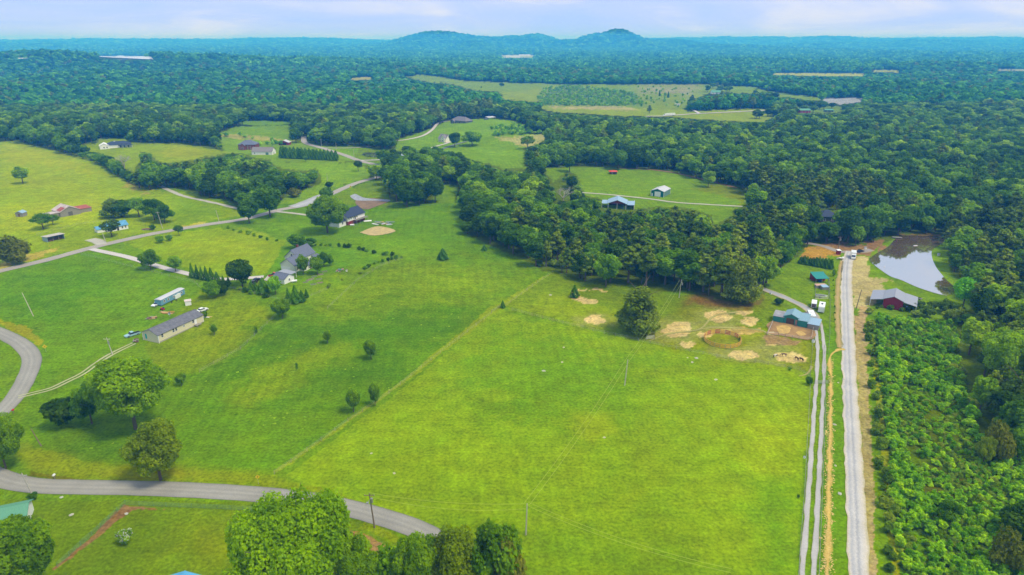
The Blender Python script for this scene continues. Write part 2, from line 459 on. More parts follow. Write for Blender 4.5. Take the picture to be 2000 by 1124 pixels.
zone([(1600,474),(1700,476),(1730,470),(1730,490),(1700,500),(1640,492)], (178,140,96), 6)
zone([(1690,500),(1655,500),(1665,600),(1690,606),(1735,560),(1790,580),(1800,588),(1740,548),(1700,530)], (214,196,136), 6)
zone([(1700,495),(1720,480),(1700,520),(1740,550),(1800,580),(1880,600),(1860,640),(1780,600),(1730,560),(1700,540)], (116,164,30), 4)
zone([(1700,545),(1730,540),(1735,548),(1710,556)], (206,190,130), 5)
zone([(1740,455),(1840,458),(1845,472),(1760,464)], (150,130,66), 4)
zone([(1815,486),(1850,490),(1862,560),(1900,590),(1860,600),(1830,540)], (124,176,24), 4)
# strips between and beside the gravel lanes
zone([(1604,640),(1640,640),(1655,760),(1662,1124),(1662,1400),(1580,1400),(1600,900),(1606,720)], (104,160,8), 2)
zone([(1566,1400),(1566,1124),(1580,900),(1592,720),(1598,720),(1590,900),(1566,1124)], (100,150,14), 3)
zone([(1676,600),(1690,600),(1694,700),(1702,900),(1716,1124),(1722,1400),(1690,1400),(1688,1100),(1676,800),(1668,690)], (212,184,132), 6)
zone([(1668,640),(1676,690),(1690,860),(1700,1124),(1690,1124),(1684,900),(1672,760)], (120,160,30), 10)
zone([(1703,640),(1712,700),(1730,820),(1742,980),(1760,1124),(1770,1300),(1752,1300),(1746,1124),(1728,960),(1716,820),(1705,720)], (168,180,60), 4)
zone([(1760,760),(1860,800),(1880,860),(1800,900),(1750,860)], (98,118,24), 24)
zone([(1790,690),(1850,700),(1860,730),(1800,720)], (150,140,80), 14)
zone([(1780,900),(1900,880),(1950,960),(1850,1010),(1780,980)], (104,112,22), 30)
# bottom left garden
zone([(-300,975),(500,980),(520,1010),(720,1020),(900,1100),(900,1400),(-300,1400)], (108,150,8), 3)
zone([(250,995),(500,1000),(480,1124),(480,1300),(0,1300),(120,1110)], (104,146,10), 14)
zone([(330,1040),(480,1020),(470,1100),(380,1124)], (124,152,14), 30)
zone([(240,985),(262,990),(290,993),(330,996),(262,998),(230,1018),(190,1050),(112,1114),(105,1112),(180,1046)], (172,134,88), 3)
zone([(680,1035),(720,1050),(790,1080),(780,1092),(720,1075),(680,1050)], (186,146,96), 5)
zone([(700,1035),(790,1065),(830,1080),(800,1060),(720,1020)], (126,156,20), 4)
# knoll and far details
zone([(965,270),(1076,262),(1068,276),(1030,287),(1000,280),(985,275)], (192,188,116), 5)
zone([(700,292),(790,292),(785,312),(745,318),(690,310)], (110,150,50), 3)
zone([(1240,170),(1370,166),(1360,182),(1330,192),(1262,196)], (176,170,118), 8)
zone([(1060,208),(1200,208),(1260,212),(1230,216),(1100,214)], (196,186,120), 3)
zone([(1062,172),(1110,168),(1235,180),(1265,205),(1060,206),(1050,190)], (100,140,70), 5)
zone([(980,180),(1085,170),(1060,200),(985,196)], (136,165,74), 5)
zone([(1255,183),(1335,182),(1335,212),(1250,212)], (128,158,72), 6)
zone([(1330,235),(1400,228),(1380,222),(1480,218)], (150,170,60), 3)
zone([(1600,190),(1684,192),(1680,200),(1640,204),(1605,198)], (186,186,186), 2)
zone([(1350,368),(1400,360),(1440,370),(1468,386),(1450,400),(1420,385)], (122,148,50), 5)
zone([(440,262),(520,268),(580,276),(560,280),(480,272),(430,268)], (186,180,100), 3)
zone([(330,288),(420,294),(400,304),(350,310),(300,302)], (160,176,24), 8)

def ground_paint(X, Y, Z):
    px, py = proj(X, Y, Z)
    n1 = fbm(X / 9, Y / 9, 3, 4) - 0.5 + .5 * (fbm(X / 2.2, Y / 2.2, 13, 3) - .5)
    n2 = fbm(X / 9, Y / 9, 8, 4) - 0.5 + .5 * (fbm(X / 2.2, Y / 2.2, 18, 3) - .5)
    C = np.tile(galb((62, 82, 26)), (len(X), 1))
    C = np.where((py > 270)[:, None], galb((92, 124, 30))[None], C)
    sc = np.clip(300 / np.maximum(Y, 60), 0.1, 2.0)     # a jitter of the same metres everywhere
    for poly, c, jit, soft in ZN:
        jx, jy = n1 * jit * 4.0, n2 * jit * 2.6
        acc = inpoly(px + jx, py + jy, poly).astype(float)
        if jit >= 7:      # broad tonal areas fade into each other
            for q in (0.45, 0.9, 1.5, 2.1):
                for sgn in (-1, 1):
                    acc = acc + inpoly(px + jx + sgn * jit * q, py + jy + sgn * jit * q * 0.3, poly)
                    acc = acc + inpoly(px + jx - sgn * jit * q * .6, py + jy + sgn * jit * q * 0.6, poly)
            acc = acc / 17.0
        a = acc[:, None]
        if not a.any(): continue
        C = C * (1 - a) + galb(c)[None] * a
    return C, px, py

rows_px = np.concatenate([np.arange(1290, 300, -2.3), np.arange(300, 130, -1.25), np.arange(130, 92, -0.8)])
Yr = CAM_H / np.tan(PITCH + np.arctan((rows_px - 562) / FPX))
Yr = Yr[Yr < 6500]
Yr = np.concatenate([[-400, -200, -80, 0, 40, 70, 90], Yr[Yr > 95], np.geomspace(Yr[-1] * 1.012, 14500, 75)])
t_in = np.linspace(-0.80, 0.80, 700)
t_out = 0.80 + np.array([0.01, 0.03, 0.06, 0.1, 0.16, 0.25, 0.4, 0.7, 1.2])
T = np.concatenate([-t_out[::-1], t_in, t_out])
Wd = np.where(Yr > 0, 0.94 * np.abs(Yr) + 0.342 * CAM_H, 38 + np.abs(Yr) * 0.2) * 1.0
Wd = np.maximum(Wd, 100)
Xg = (T[None, :] * Wd[:, None]); Yg = np.repeat(Yr[:, None], len(T), 1)
Zg = h(Xg, Yg)
nr, nc = Xg.shape
V = np.stack([Xg.ravel(), Yg.ravel(), Zg.ravel()], -1)
ii = (np.arange(nr - 1)[:, None] * nc + np.arange(nc - 1)[None, :]).ravel()
F = np.stack([ii, ii + 1, ii + nc + 1, ii + nc], -1)
gme = mesh_np('ground', V, F, smooth=True)
Cg, _, _ = ground_paint(V[:, 0], V[:, 1], V[:, 2])
ca = gme.color_attributes.new('tone', 'FLOAT_COLOR', 'POINT')
ca.data.foreach_set('color', np.concatenate([Cg, np.ones((len(Cg), 1))], 1).astype(np.float32).ravel())

def grass_mat(name='grass_ground', use_attr=True, base=None):
    m, t, o = new_mat(name)
    nd, lk = t.nodes.new, t.links.new
    geo = nd('ShaderNodeNewGeometry')
    if use_attr:
        at = nd('ShaderNodeAttribute'); at.attribute_name = 'tone'; csock = at.outputs['Color']
    else:
        rgb = nd('ShaderNodeRGB'); rgb.outputs[0].default_value = (*base, 1); csock = rgb.outputs[0]
    def noise(scale, det=3, sx=1.0, rot=0.0):
        mpn = nd('ShaderNodeMapping'); mpn.inputs['Scale'].default_value = (sx, 1, 1); mpn.inputs['Rotation'].default_value = (0, 0, rot)
        n = nd('ShaderNodeTexNoise'); n.inputs['Scale'].default_value = scale; n.inputs['Detail'].default_value = det
        n.inputs['Roughness'].default_value = 0.65
        lk(geo.outputs['Position'], mpn.inputs[0]); lk(mpn.outputs[0], n.inputs['Vector']); return n.outputs[0]
    def mrange(s, a, b, c, d):
        r = nd('ShaderNodeMapRange'); r.inputs[1].default_value = a; r.inputs[2].default_value = b
        r.inputs[3].default_value = c; r.inputs[4].default_value = d; lk(s, r.inputs[0]); return r.outputs[0]
    def mul(a, b):
        r = nd('ShaderNodeMath'); r.operation = 'MULTIPLY'; lk(a, r.inputs[0]); lk(b, r.inputs[1]); return r.outputs[0]
    fine = mrange(noise(1.1, 4), 0.3, 0.7, 0.62, 1.38)
    mid = mrange(noise(0.16, 5), 0.3, 0.7, 0.78, 1.22)
    big = mrange(noise(0.022, 3), 0.3, 0.7, 0.86, 1.14)
    streak = mrange(noise(0.5, 3, 0.12, 0.6), 0.35, 0.65, 0.93, 1.07)
    # faint mowing passes, stronger in some places than in others
    wm = nd('ShaderNodeMapping'); wm.inputs['Rotation'].default_value = (0, 0, -0.09); lk(geo.outputs['Position'], wm.inputs[0])
    wv = nd('ShaderNodeTexWave'); wv.wave_type = 'BANDS'; wv.bands_direction = 'X'; wv.inputs['Scale'].default_value = 0.085
    wv.inputs['Distortion'].default_value = 2.2; wv.inputs['Detail'].default_value = 2; wv.inputs['Detail Scale'].default_value = 0.35; lk(wm.outputs[0], wv.inputs['Vector'])
    wa = mrange(noise(0.012, 2), 0.42, 0.62, 0.0, 0.16)
    ws = nd('ShaderNodeMath'); ws.operation = 'SUBTRACT'; lk(wv.outputs['Fac'], ws.inputs[0]); ws.inputs[1].default_value = 0.5
    wf = nd('ShaderNodeMath'); wf.operation = 'MULTIPLY_ADD'; lk(ws.outputs[0], wf.inputs[0]); lk(wa, wf.inputs[1]); wf.inputs[2].default_value = 1.0
    f = mul(mul(mul(fine, mid), mul(big, streak)), wf.outputs[0])
    vm = nd('ShaderNodeVectorMath'); vm.operation = 'SCALE'
    lk(csock, vm.inputs[0]); lk(f, vm.inputs['Scale'])
    # dry or flowering tint, in patches
    hs = nd('ShaderNodeHueSaturation'); lk(vm.outputs[0], hs.inputs['Color'])
    lk(mrange(noise(0.09, 5), 0.3, 0.7, 0.492, 0.512), hs.inputs['Hue'])
    lk(mrange(noise(0.3, 4), 0.3, 0.75, 1.12, 0.98), hs.inputs['Saturation'])
    b = nd('ShaderNodeBsdfDiffuse'); lk(hs.outputs[0], b.inputs['Color'])
    bp = nd('ShaderNodeBump'); bp.inputs['Distance'].default_value = 0.35; bp.inputs['Strength'].default_value = 0.6
    lk(noise(0.9, 5), bp.inputs['Height']); lk(bp.outputs[0], b.inputs['Normal'])
    lk(b.outputs[0], o.inputs['Surface'])
    return m
M_GROUND = grass_mat()
ground = link_mesh('ground', gme, M_GROUND)
tag(ground, 'rolling green pasture land with mown, rough and bare patches', kind='structure')

# ------------------------------------------------------------------ sheets: roads, lanes, bare patches, water
def lift(y): return 0.05 + np.maximum(y, 0) * 0.00025
def catmull(pts, n):
    pts = np.asarray(pts, float)
    p = np.vstack([2 * pts[0] - pts[1], pts, 2 * pts[-1] - pts[-2]])
    outp = []
    for i in range(1, len(p) - 2):
        t = np.linspace(0, 1, n, endpoint=False)[:, None]
        a, b, c, d = p[i - 1], p[i], p[i + 1], p[i + 2]
        outp.append(0.5 * ((2 * b) + (-a + c) * t + (2 * a - 5 * b + 4 * c - d) * t * t + (-a + 3 * b - 3 * c + d) * t ** 3))
    outp.append(pts[-1][None])
    return np.vstack(outp)
def resample(c, step):
    d = np.hypot(*(c[1:] - c[:-1]).T); s = np.concatenate([[0], np.cumsum(d)])
    t = np.linspace(0, s[-1], max(2, int(s[-1] / step)))
    return np.stack([np.interp(t, s, c[:, 0]), np.interp(t, s, c[:, 1])], -1), t
def strip(name, px_pts, width, mt, label=None, jit=0.0, step=2.0, extra=0.0, kind='structure', seg=6, w2=None, off=0.0):
    w = P([p[0] for p in px_pts], [p[1] for p in px_pts])[:, :2]
    c, s = resample(catmull(w, 12), step)
    d = np.gradient(c, axis=0); d /= np.maximum(np.linalg.norm(d, axis=1), 1e-6)[:, None]
    nrm = np.stack([-d[:, 1], d[:, 0]], -1)
    c = c + nrm * off
    W = width if w2 is None else np.linspace(width, w2, len(c))
    W = np.ones(len(c)) * W
    jl = jit * (fbm(s / 4, s * 0, 3, 3) - 0.5) * 2; jr = jit * (fbm(s / 4, s * 0 + 9, 7, 3) - 0.5) * 2
    us = np.linspace(-1, 1, seg + 1)
    Vs = []
    for u in us:
        hw = W / 2 + (jr if u > 0 else jl)
        q = c + nrm * (u * hw)[:, None]
        Vs.append(np.stack([q[:, 0], q[:, 1], h(q[:, 0], q[:, 1]) + lift(q[:, 1]) + extra], -1))
    Vs = np.stack(Vs, 1)                       # n, seg+1, 3
    n, k = Vs.shape[:2]
    idx = (np.arange(n - 1)[:, None] * k + np.arange(k - 1)[None]).ravel()
    Fs = np.stack([idx, idx + 1, idx + k + 1, idx + k], -1)[:, ::-1]
    me = mesh_np(name, Vs.reshape(-1, 3), Fs, smooth=True)
    at = me.attributes.new('across', 'FLOAT', 'POINT'); at.data.foreach_set('value', np.tile(us, n).astype(np.float32))
    al = me.attributes.new('along', 'FLOAT', 'POINT'); al.data.foreach_set('value', np.repeat(s, k).astype(np.float32))
    o = link_mesh(name, me, mt)
    tag(o, label, kind=kind)
    return o
def lane_mat(name, stops, var=0.12, fine=2.5, grain=0.5, wob=0.25):
    """surface whose colour runs across its width (stops: (u in -1..1, colour)), worn and noisy"""
    m, t, o = new_mat(name); nd, lk = t.nodes.new, t.links.new
    ac = nd('ShaderNodeAttribute'); ac.attribute_name = 'across'
    geo = nd('ShaderNodeNewGeometry')
    n1 = nd('ShaderNodeTexNoise'); n1.inputs['Scale'].default_value = 0.12; n1.inputs['Detail'].default_value = 5
    n2 = nd('ShaderNodeTexNoise'); n2.inputs['Scale'].default_value = fine; n2.inputs['Detail'].default_value = 5
    n3 = nd('ShaderNodeTexNoise'); n3.inputs['Scale'].default_value = 0.9; n3.inputs['Detail'].default_value = 4
    for n in (n1, n2, n3): lk(geo.outputs['Position'], n.inputs['Vector'])
    a = nd('ShaderNodeMath'); a.operation = 'MULTIPLY_ADD'; lk(n3.outputs[0], a.inputs[0]); a.inputs[1].default_value = wob
    lk(ac.outputs['Fac'], a.inputs[2])
    mr = nd('ShaderNodeMapRange'); mr.inputs[1].default_value = -1 + wob * .5; mr.inputs[2].default_value = 1 + wob * .5; lk(a.outputs[0], mr.inputs[0])
    cr = nd('ShaderNodeValToRGB'); els = cr.color_ramp.elements
    while len(els) > 1: els.remove(els[-1])
    for i, (u, c) in enumerate(stops):
        e_ = els[0] if i == 0 else els.new(min(1, max(0, (u + 1) / 2)))
        e_.position = (u + 1) / 2; e_.color = (*alb(c), 1)
    lk(mr.outputs[0], cr.inputs[0])
    r1 = nd('ShaderNodeMapRange'); r1.inputs[1].default_value = .3; r1.inputs[2].default_value = .7; r1.inputs[3].default_value = 1 - var; r1.inputs[4].default_value = 1 + var
    lk(n1.outputs[0], r1.inputs[0])
    r2 = nd('ShaderNodeMapRange'); r2.inputs[1].default_value = .3; r2.inputs[2].default_value = .7; r2.inputs[3].default_value = 1 - var; r2.inputs[4].default_value = 1 + var
    lk(n2.outputs[0], r2.inputs[0])
    mm = nd('ShaderNodeMath'); mm.operation = 'MULTIPLY'; lk(r1.outputs[0], mm.inputs[0]); lk(r2.outputs[0], mm.inputs[1])
    vm = nd('ShaderNodeVectorMath'); vm.operation = 'SCALE'; lk(cr.outputs[0], vm.inputs[0]); lk(mm.outputs[0], vm.inputs['Scale'])
    b = nd('ShaderNodeBsdfPrincipled'); b.inputs['Roughness'].default_value = 0.9; b.inputs['Specular IOR Level'].default_value = 0.15
    lk(vm.outputs[0], b.inputs['Base Color'])
    bp = nd('ShaderNodeBump'); bp.inputs['Distance'].default_value = 0.05; bp.inputs['Strength'].default_value = grain; lk(n2.outputs[0], bp.inputs['Height']); lk(bp.outputs[0], b.inputs['Normal'])
    lk(b.outputs[0], o.inputs['Surface'])
    return m
ASPH = lane_mat('asphalt', [(-1,(138,140,128)),(-.93,(164,162,150)),(-.5,(176,174,160)),(-.25,(166,164,152)),(0,(182,180,166)),(.25,(168,166,154)),(.55,(176,174,160)),(.9,(162,160,148)),(1,(130,132,118))], 0.10, 3.0, .4, .10)
ASPH2 = lane_mat('worn_asphalt', [(-1,(196,188,176)),(-.7,(182,178,174)),(-.14,(186,180,172)),(-.05,(206,188,140)),(.05,(206,188,140)),(.14,(186,180,172)),(.7,(182,178,174)),(1,(206,196,178))], 0.06, 3.0, .4, .08)
GRAVEL = lane_mat('gravel', [(-1,(206,196,150)),(-.72,(224,216,196)),(-.3,(216,214,206)),(-.05,(182,184,184)),(.2,(218,216,208)),(.55,(192,194,194)),(.8,(224,218,202)),(1,(210,200,160))], 0.10, 3.5, .8, .45)
CONC = lane_mat('concrete_drive', [(-1,(196,192,184)),(-.8,(224,218,210)),(.8,(224,218,210)),(1,(196,192,184))], 0.05, 2.0, .3, .1)
TRACK = lane_mat('wheel_track', [(-1,(180,180,150)),(-.6,(208,206,198)),(.6,(202,200,196)),(1,(176,178,140))], 0.10, 3.5, .8, .6)
TRACKY = lane_mat('dry_wheel_track', [(-1,(150,165,60)),(-.5,(206,206,160)),(.5,(200,202,160)),(1,(150,165,60))], 0.10, 3.0, .6, .7)
STRAW = lane_mat('straw_ditch', [(-1,(160,170,50)),(-.5,(222,190,90)),(0,(236,204,110)),(.5,(222,190,90)),(1,(160,170,50))], 0.16, 2.0, .9, .9)
DRIVE2 = lane_mat('pale_gravel', [(-1,(170,176,120)),(-.7,(206,204,186)),(.7,(206,204,186)),(1,(170,176,120))], 0.07, 2.0, .6, .3)
DARKDR = lane_mat('dark_drive', [(-1,(112,122,120)),(0,(132,142,150)),(1,(112,122,120))], 0.07, 2.0, .4, .1)

strip('country_road', [(-30,640),(0,651),(40,672),(62,700),(50,742),(22,785),(-25,830),(-60,870),(-40,910),(0,934),(60,948),(150,952),(300,955),(450,962),(560,972),(640,984),(720,1003),(800,1028),(860,1058),(930,1100),(1000,1150),(1100,1230)],
      6.2, ASPH, 'grey two lane asphalt road curving round the lower left fields', .15, 1.5, seg=8)
strip('county_road', [(-60,545),(0,530),(60,516),(100,506),(185,483),(240,470),(300,457),(400,440),(480,428),(545,411),(600,400),(650,378),(700,357),(745,345),(790,332),(830,316)],
      6.4, ASPH2, 'pale road with yellow centre line crossing the left fields', .3, 2, seg=8)
strip('valley_road', [(593,268),(597,280),(630,290),(668,302),(700,314),(728,321),(760,330)], 6.2, ASPH2, 'pale road leaving the wood in the valley', .3, 3)
strip('farm_lane', [(300,356),(330,372),(360,384),(400,393),(440,402),(470,410)], 4.0, DRIVE2, 'light farm lane below the hedge', .6, 3)
strip('long_driveway', [(178,487),(200,492),(250,503),(300,518),(340,529),(390,540),(430,546),(480,544),(515,541)], 4.2, CONC, 'pale concrete driveway to the grey roofed farmhouse', .15, 2, extra=.03)
strip('gravel_entrance', [(200,478),(190,472),(176,468)], 7, DRIVE2, 'gravel pull off beside the pale road', .8, 1.5, extra=.02)
strip('house_driveway', [(540,414),(570,417),(600,421),(640,428)], 3.6, DRIVE2, 'short driveway to the dark roofed house', .3, 2, extra=.03)
strip('gravel_lay_by', [(572,405),(590,400),(612,391),(640,380)], 11, lane_mat('grey_gravel', [(-1,(180,184,176)),(0,(204,206,210)),(1,(180,184,176))], .08), 'grey gravel lay-by along the pale road', 1.0, 2, extra=.02)
for s_, nm in ((-1, 'left'), (1, 'right')):
    strip('dirt_wheel_track', [(36,776),(70,768),(100,760),(130,746),(160,731),(190,710),(215,694),(245,679),(262,671)], .9, TRACKY, 'sandy wheel track curving up to the long beige house', .25, 1.2, off=s_ * 0.85, extra=.02)
strip('white_gravel_road', [(1690,1300),(1678,1124),(1672,1000),(1666,880),(1660,760),(1656,650),(1653,560),(1655,515),(1662,492)], 4.3, GRAVEL, 'broad white gravel road running up the right side', .45, 1.5, w2=5.4, seg=8, extra=.03)
for s_ in (-1, 1):
    strip('gravel_wheel_track', [(1574,1300),(1578,1124),(1586,1000),(1592,900),(1598,800),(1602,740),(1603,680),(1599,640),(1592,622)], 1.25, TRACK, 'grey wheel track of the farm lane left of the white gravel road', .3, 1.0, off=s_ * 1.15, extra=.04)
strip('farm_yard_lane', [(1597,634),(1590,618),(1575,603),(1540,585),(1510,573),(1492,566),(1470,556)], 4.2, lane_mat('yard_gravel', [(-1,(196,186,130)),(-.4,(178,182,188)),(.4,(190,190,188)),(1,(206,192,130))], .1), 'grey gravel lane curving past the teal stable', .6, 1.5, extra=.05)
strip('straw_ditch', [(1612,1300),(1616,1124),(1618,1000),(1620,900),(1622,800),(1623,740),(1621,700),(1634,685),(1650,683)], 1.15, STRAW, 'straw filled drainage ditch beside the white gravel road', .8, 1.0, extra=.04)
strip('dry_ditch', [(1644,510),(1637,560),(1636,620),(1640,680)], 2.2, lane_mat('dry_ditch_soil', [(-1,(160,160,70)),(0,(206,176,116)),(1,(160,160,70))], .14), 'dry sandy ditch left of the gravel road', .6, 1.5, extra=.03)
strip('turning_place', [(1575,475),(1610,482),(1640,492),(1680,492),(1700,488)], 5, lane_mat('turn_gravel', [(-1,(190,170,130)),(0,(176,172,170)),(1,(190,170,130))], .1), 'gravel turning place at the top of the white road', 1.0, 2, extra=.02)
strip('shed_lane', [(1120,376),(1180,380),(1240,386),(1275,390),(1320,396),(1380,400),(1450,404)], 3.2, DRIVE2, 'pale lane passing the green metal shed', .4, 2.5, extra=.02)
strip('hill_driveway', [(750,278),(790,274),(825,266),(842,256),(855,242),(868,238),(885,237)], 4.2, CONC, 'pale curving driveway up to the big house on the knoll', .3, 4, extra=.05)
strip('knoll_driveway', [(835,292),(850,287),(868,282),(880,278)], 3.2, CONC, 'short pale driveway to the white cottage', .2, 4, extra=.05)
strip('dark_driveway', [(842,302),(858,294),(880,286),(900,280),(912,277)], 3.6, DARKDR, 'dark asphalt driveway by the pair of trees', .2, 4, extra=.05)
strip('pond_lane', [(705,314),(740,313),(770,310),(800,307),(830,298)], 3.4, CONC, 'light lane passing the small pond', .2, 4, extra=.04)
strip('wood_lane', [(618,289),(660,290),(700,289),(730,286)], 3.4, DRIVE2, 'light lane along the wood edge', .3, 4, extra=.04)
strip('far_road', [(1262,228),(1300,227),(1360,223),(1400,221),(1440,219),(1480,217),(1520,215),(1545,214)], 7, CONC, 'distant pale road across the strip of fields', .3, 8, extra=.2)
strip('far_side_road', [(1352,215),(1360,219),(1367,223)], 5, CONC, 'short pale track joining the distant road', .3, 8, extra=.2)
strip('red_bank', [(1210,329),(1280,333),(1330,341),(1400,358),(1440,368)], 2.5, mat('red_earth', (168,118,84)), 'strip of red earth at the foot of the wood', .9, 3)

def sheet(name, poly_px, mt, label, jit=1.0, extra=0.05, flat=None, step=None):
    """bare or paved patch: filled outline draped on the ground"""
    p = P([q[0] for q in poly_px], [q[1] for q in poly_px])[:, :2]
    c = catmull(np.vstack([p, p[:1]]), 6)[:-1]
    if jit:
        cen = c.mean(0); d = c - cen
        s = np.arange(len(c)) * 0.7
        c = cen + d * (1 + jit * 0.05 * (np.array([random.uniform(-1, 1) for _ in s])))[:, None]
    step = step or max(1.0, (c.max(0) - c.min(0)).max() / 24)
    bm = bmesh.new()
    vs = [bm.verts.new((x, y, 0)) for x, y in c]
    bm.faces.new(vs)
    bmesh.ops.triangulate(bm, faces=bm.faces[:])
    for _ in range(6):
        es = [e_ for e_ in bm.edges if e_.calc_length() > step]
        if not es: break
        bmesh.ops.subdivide_edges(bm, edges=es, cuts=1)
        bmesh.ops.triangulate(bm, faces=[f for f in bm.faces if len(f.verts) > 3])
    co = np.array([v.co for v in bm.verts])
    z = h(co[:, 0], co[:, 1]) + lift(co[:, 1]) + extra if flat is None else np.full(len(co), flat)
    for v, zz in zip(bm.verts, z): v.co.z = zz
    for f in bm.faces:
        f.smooth = True
        if f.normal.z < 0: f.normal_flip()
    me = bpy.data.meshes.new(name); bm.to_mesh(me); bm.free()
    o = link_mesh(name, me, mt); tag(o, label, kind='structure'); return o

STRAWM = mat('straw_cover', (212,190,124), var=.2, scale=.5)
SOIL = mat('bare_soil', (150,124,88), var=.2, scale=.25)
sheet('straw_patch', [(702,455),(737,443),(773,452),(732,461)], STRAWM, 'straw coloured square seeded patch on the lawn below the dark roofed house', .2)
sheet('tilled_soil', [(693,395),(700,390),(730,388),(760,393),(740,402),(716,410),(700,404)], SOIL, 'brown tilled soil behind the dark roofed house', .6)
sheet('stone_slope', [(684,384),(694,380),(710,387),(735,390),(760,391),(757,395),(735,393),(702,393),(690,390)], mat('riprap', (176,182,190), var=.35, scale=1.2), 'grey stone covered bank above the tilled soil', .6, extra=.12)
sheet('concrete_yard', [(515,548),(530,536),(560,544),(548,556),(530,552)], mat('pale_concrete', (206,200,190)), 'pale concrete yard in front of the farmhouse garage', .1, extra=.1)
sheet('muddy_yard', [(1497,652),(1508,628),(1588,645),(1584,664),(1555,661),(1520,656)], mat('stable_mud', (176,140,84), var=.3, scale=.25), 'muddy straw strewn yard below the teal stable', .9, extra=.05)
STRAWY = mat('yellow_straw_litter', (222,186,104), var=.25, scale=.6)
sheet('straw_litter', [(1516,640),(1530,636),(1544,642),(1538,652),(1522,652)], STRAWY, 'yellow straw litter in the middle of the stable yard', 1.6, extra=.10)
sheet('straw_litter', [(1553,650),(1564,648),(1574,654),(1562,657)], STRAWY, 'small straw patch in the right corner of the stable yard', 1.6, extra=.10)

# ponds
def water_mat(name, c, rough=0.03, ior=.8):
    m, t, o = new_mat(name); nd, lk = t.nodes.new, t.links.new
    b = nd('ShaderNodeBsdfPrincipled'); b.inputs['Base Color'].default_value = (*alb(c), 1)
    b.inputs['Roughness'].default_value = 0.6
    g = nd('ShaderNodeBsdfGlossy'); g.inputs['Roughness'].default_value = rough; g.inputs['Color'].default_value = (1.0, .94, .80, 1)
    mx = nd('ShaderNodeMixShader'); mx.inputs[0].default_value = ior; lk(b.outputs[0], mx.inputs[1]); lk(g.outputs[0], mx.inputs[2])
    n = nd('ShaderNodeTexNoise'); n.inputs['Scale'].default_value = 1.2; n.inputs['Detail'].default_value = 3
    geo = nd('ShaderNodeNewGeometry'); lk(geo.outputs['Position'], n.inputs['Vector'])
    bp = nd('ShaderNodeBump'); bp.inputs['Distance'].default_value = 0.004; lk(n.outputs[0], bp.inputs['Height']); lk(bp.outputs[0], g.inputs['Normal'])
    lk(mx.outputs[0], o.inputs['Surface']); return m
sheet('pond_water', [(1758,461),(1790,461),(1838,464),(1842,474),(1822,488),(1820,502),(1828,522),(1846,545),(1863,563),(1850,578),(1800,565),(1760,548),(1738,540),(1712,522),(1698,508),(1712,496),(1735,482),(1748,468)],
      water_mat('brown_pond_water', (186,152,92)), 'brown pond water mirroring trees and sky', 0, flat=POND[1][0] + 0.16)
sheet('small_pond_water', [(706,303),(716,299),(740,300),(765,298),(785,299),(791,303),(785,307),(750,308),(720,307)], water_mat('small_pond_water', (130,130,80)), 'small still pond beside the valley lane', 0, extra=.25)
sheet('far_lake_water', [(175,111),(235,109.5),(300,112),(296,117),(262,116),(230,114.5)], mat('painted_reflection_water', (235,238,240), rough=.2, spec=.8), 'distant bright lake beyond the wooded ridge', 0, extra=1.5)  # reflected sky painted in as a near white base colour

TRAIL = lane_mat('trodden_earth', [(-1,(150,168,60)),(0,(200,184,118)),(1,(150,168,60))], 0.15, 2.0, .6, .9)
for i, t in enumerate([[(1268,667),(1300,654),(1345,648),(1400,640),(1480,645),(1505,655)], [(1262,655),(1255,645),(1252,640)], [(1345,650),(1372,640),(1395,618),(1440,610)], [(1560,735),(1572,733),(1580,727),(1585,716)]]):
    strip('worn_trail', t, 1.1, TRAIL, 'narrow trodden trail across the horse paddock', .7, 1.2, extra=.02)
ORD = ['first','second','third','fourth','fifth','sixth','seventh','eighth','ninth','tenth','eleventh','twelfth','thirteenth','fourteenth','fifteenth','sixteenth','seventeenth','eighteenth','nineteenth','twentieth']
def ordinal(i):
    if i < 20: return ORD[i]
    t, u = divmod(i + 1, 10); tens = {2: 'twenty', 3: 'thirty', 4: 'forty', 5: 'fifty', 6: 'sixty'}
    return (tens[t] + '-' + ORD[u - 1]) if u else {3: 'thirtieth', 4: 'fortieth', 5: 'fiftieth', 6: 'sixtieth'}[t]
